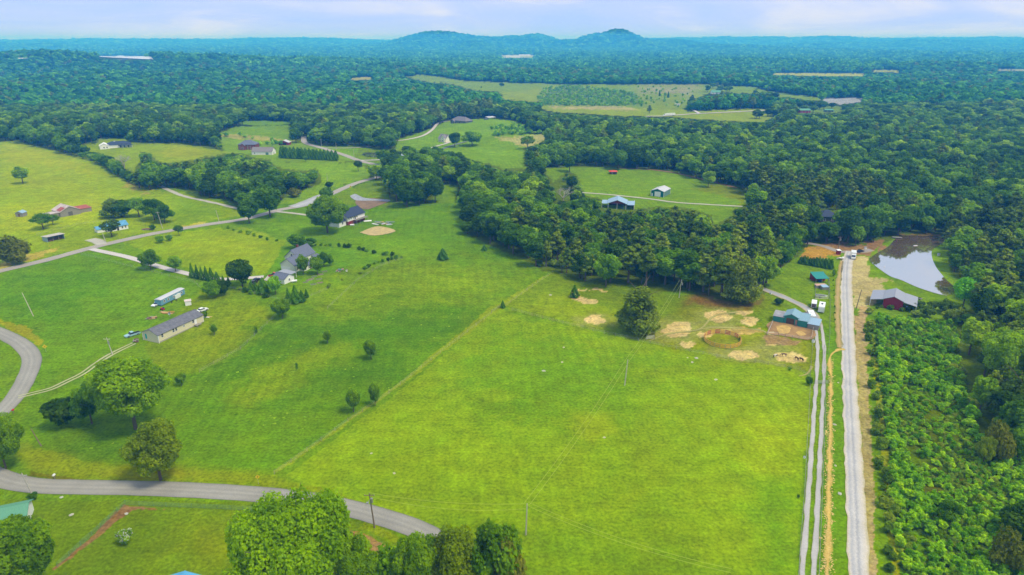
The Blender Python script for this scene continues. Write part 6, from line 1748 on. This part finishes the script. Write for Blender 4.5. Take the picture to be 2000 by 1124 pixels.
# ================================================================== vehicles
PAINT_W = mat('white_paint', (252,252,252), rough=.3, var=.02, spec=.5, k=.85)
PAINT_LB = mat('pale_blue_paint', (176,220,232), rough=.3, var=.04, spec=.5)
PAINT_K = mat('black_paint', (34,36,40), rough=.25, var=.05, spec=.6)
def wheels(root, xs, w, r=.36):
    for x in xs:
        for s in (-1, 1):
            m = MB(); m.tube((x, s * w / 2 - s * .12, r), (x, s * w / 2 + s * .08, r), r, n=12); o = m.build('wheel', BLACK, root)
            m = MB(); m.tube((x, s * w / 2 + s * .08, r), (x, s * w / 2 + s * .10, r), r * .55, n=10); m.build('rim', STEEL, o)
def vehicle(name, label, cat, px, py, heading_px, kind, paint, group=None):
    """heading_px: pixel towards which the front points"""
    a, b = P1(px, py), P1(*heading_px); d = b - a
    root = empty(name, a, atan2(d.y, d.x)); tag(root, label, cat, group)
    if kind == 'car' or kind == 'pickup':
        Lh, w = (2.3, 1.8) if kind == 'car' else (2.8, 1.95)
        body = [(-Lh, .35), (Lh, .35), (Lh + .02, .72), (Lh - .3, .86), (.9, .98), (-Lh + .1, 1.0), (-Lh - .02, .8)]
        m = MB(); m.prism(body, -w / 2, w / 2); o = m.build('body', paint, root)
        cab = [(-1.75, .97), (1.05, .97), (.35, 1.48), (-1.25, 1.48)] if kind == 'car' else [(-.55, .97), (1.25, .97), (.6, 1.68), (-.4, 1.7)]
        m = MB(); m.prism([(x, z) for x, z in cab], -w / 2 + .12, w / 2 - .12); m.build('window', GLASS, root)
        top = [(cab[2][0] + .04, cab[2][1] - .01), (cab[2][0] - .04, cab[2][1] + .06), (cab[3][0] + .04, cab[3][1] + .06), (cab[3][0] - .04, cab[3][1] - .01)]
        m = MB(); m.prism([top[3], top[0], top[1], top[2]], -w / 2 + .1, w / 2 - .1); m.build('cab_roof', paint, root)
        if kind == 'pickup':
            m = MB(); m.box(-Lh + .1, -.65, -w / 2 + .12, w / 2 - .12, 1.0, 1.03); m.build('load_bed', DARK, root)
        wheels(root, (-Lh * .62, Lh * .62), w)
        for s in (-1, 1):
            m = MB(); m.box(Lh - .02, Lh + .05, s * .62 - .17, s * .62 + .17, .58, .72); m.build('headlight', TRIM, root)
    elif kind == 'box_truck':
        m = MB(); m.box(-4.2, 1.0, -1.25, 1.25, .75, 3.5); m.build('cargo_box', PAINT_W, root)
        m = MB(); m.prism([(1.1, .5), (3.2, .5), (3.2, 1.35), (2.7, 1.5), (2.2, 2.5), (1.1, 2.6)], -1.05, 1.05); m.build('cab', paint, root)
        m = MB(); m.prism([(2.74, 1.52), (2.80, 1.52), (2.30, 2.42), (2.24, 2.42)], -.92, .92); m.build('windscreen', GLASS, root)
        m = MB(); m.box(-4.1, 3.0, -.5, .5, .45, .75); m.build('chassis', DARK, root)
        wheels(root, (-2.8, 2.3), 2.2, .45)
    elif kind == 'camper':
        m = MB(); m.prism([(-3.6, .55), (3.2, .55), (3.7, 1.5), (3.5, 2.8), (2.9, 3.05), (-3.5, 3.05), (-3.65, 2.6)], -1.2, 1.2); m.build('body', paint, root)
        for x in (-2, 0, 1.9):
            for s in (-1, 1):
                m = MB(); m.box(x - .45, x + .45, s * 1.2 - .03, s * 1.2 + .03, 1.5, 2.2); m.build('window', GLASS, root)
        m = MB(); m.box(-.5, .4, -.35, .35, 3.05, 3.3); m.build('roof_vent', DARK if px > 1588 else TRIM, root)
        m = MB(); m.tube((3.6, 0, .6), (4.9, 0, .5), .07, n=6); m.build('tow_bar', BLACK, root)
        wheels(root, (-.6, .3), 2.2, .33)
    elif kind == 'trailer':
        m = MB(); m.box(-2.6, 2.6, -1.05, 1.05, .6, 2.5); m.prism([(2.6, .6), (3.3, .9), (3.3, 2.1), (2.6, 2.5)], -1.0, 1.0); m.build('body', paint, root)
        m = MB(); m.box(-2.63, -2.56, -.85, .85, .75, 2.3); m.build('rear_door', mat('open_door_shade', (120,100,88)), root)
        for s in (-1, 1):
            m = MB(); m.box(-1.6, 1.9, s * 1.05 - .03, s * 1.05 + .03, 1.8, 2.15); m.build('window', GLASS, root)
        wheels(root, (-.5, .4), 2.1, .33)
    elif kind == 'semi':
        m = MB(); m.box(-13, 1.5, -1.3, 1.3, 1.2, 4.1); m.build('trailer', PAINT_W, root)
        m = MB(); m.prism([(2.0, .7), (6.6, .7), (6.6, 1.7), (4.8, 2.0), (4.4, 3.2), (2.0, 3.6)], -1.2, 1.2); m.build('cab', paint, root)
        m = MB(); m.prism([(4.84, 2.02), (4.92, 2.02), (4.52, 3.1), (4.44, 3.1)], -1.0, 1.0); m.build('windscreen', GLASS, root)
        wheels(root, (-11.5, -10.2, 2.6, 5.8), 2.4, .5)
    return root
vehicle('box_truck', 'white box truck parked at the top of the gravel road', 'truck', 1666, 505, (1666, 520), 'box_truck', PAINT_W)
vehicle('parked_car', 'black car parked beside the box truck near the pond', 'car', 1680, 493, (1690, 491), 'car', PAINT_K)
vehicle('horse_trailer', 'white trailer with open brown end in the farm yard', 'trailer', 1589, 600, (1591, 585), 'trailer', PAINT_W)
vehicle('camping_trailer', 'white boxy camper parked right of the open trailer', 'camper', 1604, 607, (1607, 592), 'camper', PAINT_W)
vehicle('travel_trailer', 'big white travel trailer parked against the teal stable', 'camper', 1583, 624, (1577, 610), 'camper', PAINT_W)
vehicle('parked_pickup', 'pale blue pickup parked at the left end of the long beige house', 'pickup', 259, 656, (240, 662), 'pickup', PAINT_LB)
vehicle('white_semi_truck', 'white articulated truck on the distant road', 'truck', 1303, 227, (1280, 228), 'semi', PAINT_W)
vehicle('parked_car', 'white car parked behind the right end of the long beige house', 'car', 396, 608, (402, 606), 'car', PAINT_W)
vehicle('parked_car', 'black car parked between the cedars and the concrete driveway', 'car', 502, 549, (512, 545), 'car', PAINT_K)
vehicle('parked_car', 'dark car left of the black car near the farmhouse cedars', 'car', 496, 554, (504, 550), 'car', mat('dark_grey_paint', (70,72,84), rough=.3))
vehicle('parked_pickup', 'orange red pickup in front of the farmhouse garage', 'pickup', 536, 539, (547, 536), 'pickup', mat('orange_red_paint', (224,84,50), rough=.3))
vehicle('parked_car', 'white car on the lane behind the central wood clump', 'car', 851, 322, (853, 316), 'car', PAINT_W)

# long pale blue trailer home
a, b, L_, rz = frame_px((316, 599), (357, 578))
root = empty('blue_trailer_home', a, rz); tag(root, 'long derelict pale blue trailer home with white roof behind the beige house', 'trailer home')
L_ = max(L_, 15)
m = MB(); m.box(0, L_, 0, 3.2, .4, 2.9); m.build('body', mat('pale_blue_metal', (128,182,208), var=.15, streak=(8,8,.4), scale=1.5), root)
m = MB(); m.prismx([(-.15, 2.85), (3.35, 2.85), (3.35, 2.95), (1.6, 3.3), (-.15, 2.95)], -.15, L_ + .15); m.build('roof', METAL_W, root)
for x in (2, 4.5, 8, 10.5, 13):
    window(root, 'f', x, 1.4, .9, .8, 0)
m = MB(); m.box(L_ * .55, L_ * .78, -.5, -.1, .3, 2.1); m.build('side_tank', PAINT_W, root)
wheels(root, (L_ * .3, L_ * .5), 3.0, .4)
vehicle('white_van_front', 'white vehicle nose against the left end of the blue trailer home', 'car', 306, 597, (296, 602), 'car', PAINT_W)

# boat on trailer
p = P1(1603, 582); root = empty('small_boat', p, radians(-12)); tag(root, 'white boat on a trailer in the fenced farm yard', 'boat')
m = MB()
sec = [(-2.4, .85), (-1, .95), (1, .85), (2.6, .08)]
pts, fs = [], []
for x, w in sec: pts += [(x, -w, 1.35), (x, -w * .75, .7), (x, 0, .5 + (.5 if x > 2 else 0)), (x, w * .75, .7), (x, w, 1.35)]
for i in range(3): fs += [(i * 5 + j, i * 5 + j + 1, i * 5 + j + 6, i * 5 + j + 5) for j in range(4)]
fs += [(0, 1, 2, 3, 4)]
m.poly(pts, fs); m.build('hull', PAINT_W, root)
m = MB(); m.poly([(x, s * w * .86, 1.2) for s in (-1, 1) for x, w in sec], [(0, 1, 5, 4), (1, 2, 6, 5), (2, 3, 7, 6)]); m.build('deck', DARK, root)
wheels(root, (-.6,), 1.9, .3)

# ================================================================== yard things, stones, junk
def tidy(name, label, cat, px, py, parts, rz=0, group=None):
    root = empty(name, P1(px, py), rz); tag(root, label, cat, group)
    for nm, fn, mt in parts:
        m = MB(); fn(m); m.build(nm, mt, root)
    return root
PLANK = mat('fresh_timber', (226,190,130), var=.12, streak=(.4,6,6))
tidy('plank_pile', 'pile of pale timber planks behind the long beige house', 'planks', 327, 611,
     [('plank', (lambda m, i=i: m.poly(*_rb((i % 3) * .7 - .6, i * .12 - .3, .06 + .05 * (i % 4), 3.6, .22, .05, .25 * i))), PLANK) for i in range(7)]) if False else None
def rbox(x, y, z, lx, ly, lz, a):
    c, s = cos(a), sin(a)
    P_ = [(sx * lx / 2, sy * ly / 2, z + sz * lz) for sz in (0, 1) for sx, sy in ((-1, -1), (1, -1), (1, 1), (-1, 1))]
    P_ = [(x + c * q[0] - s * q[1], y + s * q[0] + c * q[1], q[2]) for q in P_]
    return P_, [(0, 3, 2, 1), (4, 5, 6, 7), (0, 1, 5, 4), (1, 2, 6, 5), (2, 3, 7, 6), (3, 0, 4, 7)]
def pile(name, label, cat, px, py, n, spread, lx, ly, lz, mats, pname='plank', seed=0, mess=1.0):
    rr = random.Random(seed); root = empty(name, P1(px, py)); tag(root, label, cat)
    for i in range(n):
        m = MB(); m.poly(*rbox(rr.uniform(-1, 1) * spread, rr.uniform(-.6, .6) * spread, .03 + i * lz * .35, lx * rr.uniform(.6, 1.1), ly * rr.uniform(.7, 1.2), lz, rr.uniform(-1, 1) * mess))
        m.build(pname, mats[i % len(mats)], root)
pile('plank_pile', 'pile of pale timber planks behind the long beige house', 'planks', 327, 612, 9, 1.4, 4.2, .5, .12, [PLANK, PLANK, mat('orange_timber', (226,150,90))], seed=1, mess=.4)
pile('scrap_heap', 'brown brush heap with boards left of the long beige house', 'scrap heap', 296, 623, 12, 1.4, 2.2, .6, .14, [BROWNWOOD, OLDWOOD, PLANK], 'board', 2)
pile('junk_pile', 'heap of old boards beside the pale road near the blue roofed house', 'scrap heap', 287, 449, 10, 2.0, 3.4, .5, .16, [BROWNWOOD, OLDWOOD, mat('rusty_scrap', (176,110,80))], 'board', 3)
pile('lumber_row', 'long pale plank and boards lying on the lawn right of the beige house', 'planks', 404, 620, 4, .5, 3.6, .5, .1, [TRIM, PLANK], seed=4, mess=.15)
pile('building_debris', 'grey and white building debris laid out on the lawn right of the dark roofed house', 'debris', 748, 437, 16, 5.5, 4.6, .9, .14, [STEEL, TRIM, mat('slate_sheet', (150,164,180)), mat('yellow_board', (214,190,110))], 'board', 5)
pile('white_debris', 'scattered white sacks and sheets beside the red box at the gravel road', 'debris', 1641, 507, 14, 1.9, 1.3, .9, .22, [TRIM, WHITE, TRIM, mat('straw_coloured_sack', (224,206,150))], 'sack', 6)
pile('patio_clutter', 'pale garden seats and play things on the farmhouse lawn', 'garden clutter', 535, 0, 0, 1, 1, 1, 1, [TRIM]) if False else None
pile('garden_clutter', 'pale play things scattered on the farmhouse lawn', 'garden clutter', 668, 530, 12, 2.8, 1.0, .7, .3, [TRIM, mat('pink_plastic', (214,150,150)), OLDWOOD, mat('blue_grey_plastic', (120,150,190))], 'item', 7)
pile('yard_debris', 'dark bits of scrap on the pond side ground behind the red barn', 'debris', 1797, 585, 8, 1.6, 1.2, .6, .2, [BLACK, OLDWOOD, STEEL], 'item', 8)
pile('stable_boards', 'pale boards lying in the left corner of the stable yard', 'boards', 1510, 650, 4, 1.0, 2.6, 1.0, .1, [mat('pale_boards', (226,210,160))], 'board', 9, .2)
pile('roof_scrap', 'white sheets lying behind the blue trailer home', 'debris', 353, 570, 5, 1.6, 2.2, .8, .12, [TRIM, METAL_B], 'sheet', 10)
pile('porch_clutter', 'grey clutter at the left corner of the long beige house', 'clutter', 268, 668, 8, 1.2, 1.3, .5, .3, [OLDWOOD, BROWNWOOD, CONCR], 'item', 11)
SOILB = mat('garden_soil', (150,112,84), var=.2)
for i, (px, py) in enumerate([(597,552),(608,546),(614,541),(603,548),(623,546),(625,553),(612,556),(626,537),(634,531)]):
    p = P1(px, py); root = empty('raised_bed', p, .5); tag(root, 'low timber raised bed on the lawn right of the farmhouse shed', 'raised bed', 'raised beds on the farmhouse lawn')
    m = MB(); m.box(-1.3, 1.3, -.6, -.5, 0, .3); m.box(-1.3, 1.3, .5, .6, 0, .3); m.box(-1.3, -1.2, -.5, .5, 0, .3); m.box(1.2, 1.3, -.5, .5, 0, .3); m.build('frame', OLDWOOD, root)
    m = MB(); m.box(-1.2, 1.2, -.5, .5, 0, .22); m.build('soil', SOILB if i % 2 else mat('planted_soil', (80,120,50), var=.3, scale=3), root)
tidy('propane_tank', 'white gas tank on the lawn beside the farmhouse shed', 'gas tank', 575, 552, [('tank', lambda m: m.tube((-1.3, 0, .8), (1.3, 0, .8), .5, n=14), PAINT_W), ('foot', lambda m: (m.box(-.9, -.7, -.4, .4, 0, .5), m.box(.7, .9, -.4, .4, 0, .5)), CONCR)], .4)
tidy('propane_tank', 'white gas tank beside the dark roofed house', 'gas tank', 688, 442, [('tank', lambda m: m.tube((-1.3, 0, .8), (1.3, 0, .8), .5, n=14), PAINT_W), ('foot', lambda m: (m.box(-.9, -.7, -.4, .4, 0, .5), m.box(.7, .9, -.4, .4, 0, .5)), CONCR)], .2)
tidy('paved_slab', 'white slab at the right end of the dark roofed house', 'slab', 718, 432, [('slab', lambda m: m.box(-2.5, 2.5, -1.5, 1.5, -.2, .15), TRIM)], .3)
tidy('white_shed_panel', 'small white box shed behind the long beige house', 'shed', 368, 596, [('wall', lambda m: m.box(-1.2, 1.2, -.8, .8, -.3, 2.0), WHITE), ('roof', lambda m: m.slab([(-1.4, -1.0, 2.0), (1.4, -1.0, 2.0), (1.4, 1.0, 2.35), (-1.4, 1.0, 2.35)], .08), mat('pink_white_roof', (236,220,212)))], .5)
tidy('red_mower', 'red and blue riding mower in front of the blue trailer home', 'lawn mower', 318, 606, [('body', lambda m: (m.box(-.8, .2, -.45, .45, .3, .8), m.box(.2, 1.0, -.35, .35, .3, .95)), mat('bright_red_paint', (216,50,50), rough=.4)), ('seat', lambda m: (m.box(-.6, -.1, -.3, .3, .8, .95), m.box(-.7, -.58, -.3, .3, .9, 1.4)), mat('blue_seat', (50,70,130))), ('wheel', lambda m: [m.tube((x, s * .5, .3), (x, s * .62, .3), .3, n=10) for x in (-.5, .7) for s in (-1, 1)], BLACK)], 2.6)
tidy('satellite_dish', 'grey dish beside the plank pile behind the beige house', 'dish', 332, 619, [('dish', lambda m: m.poly([(0, 0, 1.4)] + [(cos(t) * .6, sin(t) * .2 - .25, 1.5 + sin(t) * .55) for t in np.linspace(0, 2 * pi, 13)[:-1]], [(0, i + 1, (i + 1) % 12 + 1) for i in range(12)]), STEEL), ('mast', lambda m: m.tube((0, 0, 0), (0, 0, 1.4), .06), STEEL)])
tidy('red_portable_cabin', 'small red cabin with white roof beside the turning place', 'cabin', 1637, 497, [('wall', lambda m: m.box(-.9, .9, -.9, .9, -.2, 2.3), REDM), ('roof', lambda m: m.slab([(-1.05, -1.05, 2.35), (1.05, -1.05, 2.35), (1.05, 1.05, 2.6), (-1.05, 1.05, 2.6)], .1), TRIM), ('door', lambda m: m.box(-.4, .4, -.96, -.9, 0, 2.0), mat('dark_red_door', (120,40,44)))])
tidy('blue_paddling_pool', 'round blue pool at the right side of the red barn', 'pool', 1770, 603, [('pool_wall', lambda m: m.tube((0, 0, -.2), (0, 0, .75), 1.1, n=18), mat('pool_blue', (40,130,200))), ('pool_water', lambda m: m.tube((0, 0, .75), (0, 0, .78), 1.0, n=18), mat('pool_water_blue', (70,160,215), rough=.1))])
tidy('wooden_dock', 'small wooden dock at the upper bank of the pond', 'dock', 1752, 466, [('deck', lambda m: m.box(-2.6, 2.6, -1.0, 1.0, .55, .7), OLDWOOD), ('pile', lambda m: [m.tube((x, y, -.8), (x, y, .55), .12, n=6) for x in (-2.3, 2.3) for y in (-.8, .8)], OLDWOOD)], -.3)
tidy('floating_board', 'white float drifting near the far side of the pond', 'float', 1788, 481, [('board', lambda m: m.box(-1.2, 1.2, -.3, .3, .15, .4), TRIM)], .2)
tidy('pond_buoy', 'little white buoy near the left bank of the pond', 'buoy', 1727, 522, [('ball', lambda m: [m.tube((0, 0, .1 + .1 * i), (0, 0, .2 + .1 * i), .35 * sin(.5 + i * .6), .35 * sin(.5 + (i + 1) * .6) + .02, 10) for i in range(4)], TRIM)])
for i, (px, py) in enumerate([(1690, 487), (1833, 500)]):
    tidy('white_box', ['white pump box beside the black car', 'white box on the grass right of the pond'][i], 'box', px, py, [('body', lambda m: m.box(-.55, .55, -.5, .5, -.1, 1.2), TRIM), ('lid', lambda m: m.box(-.62, .62, -.57, .57, 1.2, 1.3), METAL_G)])
for i, (px, py, s) in enumerate([(1586, 640, .7), (1588, 669, .9), (1571, 895, .5), (1505, 575, .8)]):
    tidy('white_drum', ['white drum above the stable yard corner', 'white feed tub below the stable yard corner', 'white trough at the right pasture fence', 'white drum beside the grey lane'][i], 'drum', px, py, [('drum', lambda m, s=s: m.tube((0, 0, -.1), (0, 0, s), s * .6, n=12), TRIM), ('lid', lambda m, s=s: m.tube((0, 0, s), (0, 0, s + .05), s * .63, n=12), METAL_G)])
tidy('metal_gate', 'grey metal gate across the wheel tracks', 'gate', 1604, 750, [('gate_frame', lambda m: [m.tube((-2.2, 0, z), (2.2, 0, z), .05, n=5) for z in (.3, .6, .9, 1.2)], STEEL), ('gate_post', lambda m: [m.tube((s * 2.3, 0, -.3), (s * 2.3, 0, 1.5), .1, n=6) for s in (-1, 1)], POSTW)])
tidy('open_metal_gate', 'grey metal gate standing open in the paddock fence', 'gate', 1270, 664, [('gate_frame', lambda m: [m.tube((-1.6, 0, z), (1.6, .8, z), .06, n=5) for z in (.3, .6, .9, 1.2, 1.5)], STEEL), ('gate_post', lambda m: [m.tube((s * 1.7, s * .4, -.3), (s * 1.7, s * .4, 1.8), .1, n=6) for s in (-1, 1)], POSTW)])
# signs and mailboxes
YSIGN = mat('yellow_sign', (250,222,40), rough=.5)
def sign(px, py, label, s=.45, legend=True):
    p = P1(px, py); root = empty('road_sign', p, .25); tag(root, label, 'road sign')
    m = MB(); m.tube((0, 0, -.3), (0, 0, 2.2), .04, n=6); m.build('post', STEEL, root)
    m = MB(); c = 2.3
    m.poly([(0, -.06, c - s * 1.4), (s * 1.4, -.06, c), (0, -.06, c + s * 1.4), (-s * 1.4, -.06, c), (0, -.03, c - s * 1.4), (s * 1.4, -.03, c), (0, -.03, c + s * 1.4), (-s * 1.4, -.03, c)],
           [(0, 1, 2, 3), (7, 6, 5, 4), (0, 4, 5, 1), (1, 5, 6, 2), (2, 6, 7, 3), (3, 7, 4, 0)]); b = m.build('sign_plate', YSIGN, root)
    m = MB(); m.box(-.05, .05, -.08, -.062, c - .3, c + .1); m.poly([(-.05, -.07, c + .1), (.25, -.07, c + .28), (.05, -.07, c - .02)], [(0, 1, 2)]); m.build('curve_arrow', BLACK, b)
sign(90, 688, 'yellow diamond curve sign beside the left road bend', .6)
sign(505, 946, 'yellow diamond sign on the verge above the lower road', .45)
sign(685, 371, 'yellow sign on the bend of the pale road', .6)
for i, (px, py, mt_) in enumerate([(27, 808, mat('red_mailbox', (216,50,44))), (107, 936, TRIM)]):
    tidy('mailbox', ['red mailbox at the end of the sandy track', 'white mailbox on the verge above the lower road'][i], 'mailbox', px, py, [('post', lambda m: m.box(-.06, .06, -.06, .06, -.3, 1.1), POSTW), ('box', lambda m: m.prism([(-.25, 1.1), (.25, 1.1), (.25, 1.35), (.15, 1.5), (-.15, 1.5), (-.25, 1.35)], -.35, .35), mt_)])
# pale stones and tufts in the big pasture
ROCK = mat('pale_fieldstone', (206,206,190), var=.15, scale=3)
def rock_mesh(seed):
    r_ = np.random.default_rng(seed); bm = bmesh.new(); bmesh.ops.create_icosphere(bm, subdivisions=1, radius=.5)
    for v in bm.verts: v.co = Vector((v.co.x * r_.uniform(.8, 1.4), v.co.y * r_.uniform(.7, 1.1), v.co.z * r_.uniform(.4, .7)))
    me = bpy.data.meshes.new('stone'); bm.to_mesh(me); bm.free(); me.materials.append(ROCK); return me
rk = [rock_mesh(i) for i in range(3)]
for px, py in [(1101,679),(1098,708),(1343,699),(1360,700),(1075,577),(1062,725),(1398,742),(1352,708),(140,1006),(120,972),(247,1004),(770,925),(725,886),(1180,855),(1640,965),(1632,910),(1630,830),(1637,748),(1648,742)]:
    p = P1(px, py); o = bpy.data.objects.new('field_stone', rk[int(px) % 3]); col.objects.link(o); o.location = p; o.scale = (random.uniform(.8, 1.5),) * 3; o.rotation_euler = (0, 0, random.random() * 6)
    tag(o, 'small pale stone lying in the grass', 'stone', 'pale stones in the pastures')
# scattered straw beside the ditch
rs = np.random.default_rng(12)
t_ = rs.random(1400); pyy = 700 + t_ * 440; pxx = 1623 - (pyy - 740) * .02 + rs.normal(0, 4.5, 1400) * (.6 + (pyy - 700) / 500)
w_ = P(pxx, pyy)
nn_ = np.stack([rs.normal(0, .2, len(w_)), rs.normal(0, .2, len(w_)), np.ones(len(w_))], -1); nn_ /= np.linalg.norm(nn_, axis=1)[:, None]
v_, f_ = leaves(w_ + [0, 0, .12], nn_, rs.uniform(.08, .34, len(w_)), rs)
tag(link_mesh('loose_straw', mesh_np('loose_straw', v_, f_), mat('loose_straw_stalks', (232,206,120), var=.2)), 'loose straw blown along the drainage ditch', kind='stuff')

# ================================================================== horses
def horse(px, py, rz, coat, label, graze=True):
    V_ = [(0, 0, 1.12, .27), (.35, 0, 1.13, .27), (.62, 0, 1.15, .24), (-.35, 0, 1.13, .29), (-.62, 0, 1.18, .26), (-.8, 0, 1.1, .16)]
    E_ = [(0, 1), (1, 2), (0, 3), (3, 4), (4, 5)]
    hd = [(.85, 0, 1.1, .16), (1.1, 0, .8, .12), (1.28, 0, .5, .10), (1.42, 0, .3, .085), (1.55, 0, .12, .06)] if graze else [(.85, 0, 1.4, .17), (1.02, 0, 1.68, .13), (1.12, 0, 1.88, .11), (1.34, 0, 1.76, .085), (1.52, 0, 1.62, .06)]
    def add(pts, root):
        prev = root
        for q in pts:
            V_.append(q); E_.append((prev, len(V_) - 1)); prev = len(V_) - 1
    add(hd, 2)
    for s in (-1, 1):
        add([(.58, s * .17, .85, .11), (.60, s * .17, .52, .065), (.58, s * .17, .28, .045), (.62, s * .17, .04, .055)], 2)
        add([(-.58, s * .18, .88, .15), (-.50, s * .18, .62, .10), (-.74, s * .18, .48, .06), (-.70, s * .18, .25, .045), (-.66, s * .18, .04, .055)], 4)
    me = bpy.data.meshes.new('horse'); me.from_pydata([v[:3] for v in V_], E_, [])
    o = bpy.data.objects.new('body', me); col.objects.link(o)
    md = o.modifiers.new('skin', 'SKIN'); md.use_smooth_shade = True
    for i, sv in enumerate(me.skin_vertices[0].data): sv.radius = (V_[i][3], V_[i][3]); sv.use_root = (i == 0)
    o.modifiers.new('sub', 'SUBSURF').levels = 1; o.modifiers['sub'].render_levels = 1
    me.materials.append(coat)
    p = P1(px, py); root = empty('horse', p, rz); tag(root, label, 'horse', 'horses in the paddock'); o.parent = root
    m = MB(); m.tube((-.82, 0, 1.2), (-.98, 0, .95), .05, .08, 6); m.tube((-.98, 0, .95), (-1.0, 0, .45), .08, .03, 6); m.build('tail', BLACK, root)
    m = MB(); e1, e2 = (hd[0], hd[2])
    m.slab([(e1[0] - .1, -.03, e1[2] + .2), (e2[0] - .02, -.03, e2[2] + .13), (e2[0] - .02, .03, e2[2] + .13), (e1[0] - .1, .03, e1[2] + .2)], .1); m.build('mane', BLACK, root)
def pinto(name, a, b):
    m, t, o = new_mat(name); nd, lk = t.nodes.new, t.links.new
    tcn = nd('ShaderNodeTexCoord'); n = nd('ShaderNodeTexNoise'); n.inputs['Scale'].default_value = 1.6; n.inputs['Detail'].default_value = 1
    cr = nd('ShaderNodeValToRGB'); cr.color_ramp.interpolation = 'CONSTANT'; cr.color_ramp.elements[0].color = (*alb(a), 1); cr.color_ramp.elements[1].position = .5; cr.color_ramp.elements[1].color = (*alb(b), 1)
    bs = nd('ShaderNodeBsdfPrincipled'); bs.inputs['Roughness'].default_value = .6
    lk(tcn.outputs['Object'], n.inputs['Vector']); lk(n.outputs[0], cr.inputs[0]); lk(cr.outputs[0], bs.inputs['Base Color']); lk(bs.outputs[0], o.inputs['Surface']); return m
horse(1514, 699, .3, pinto('pinto_coat', (52,42,40), (236,232,226)), 'black and white horse, leftmost in the paddock')
horse(1531, 697, 2.9, pinto('dark_pinto_coat', (48,38,36), (150,80,60)), 'dark horse facing the black and white one')
horse(1556, 704, 1.75, mat('brown_coat', (112,80,56)), 'brown horse on the straw heap, left of the rightmost')
horse(1565, 706, 1.9, mat('dark_brown_coat', (92,64,48)), 'rightmost brown horse beside the paddock fence')
# ------------------------------------------------------------------ haze: one closed box of even pale air
def haze():
    m, t, o = new_mat('haze_air')
    v = t.nodes.new('ShaderNodeVolumePrincipled')
    v.inputs['Color'].default_value = HAZE_C
    v.inputs['Density'].default_value = HAZE_D
    v.inputs['Anisotropy'].default_value = 0.0
    if HAZE_ABS: v.inputs['Absorption Color'].default_value = HAZE_ABS
    t.links.new(v.outputs[0], o.inputs['Volume'])
    b = MB(); b.box(-16000, 16000, -700, 15500, -48, 156)
    ob = b.build('haze', m); tag(ob, 'thin blue haze over the countryside', kind='stuff')
    ob.display_type = 'WIRE'
HAZE_C, HAZE_D, HAZE_ABS = (0.06, 0.40, 1.0, 1), 2.2e-4, (.72, 1, 1, 1)
haze()
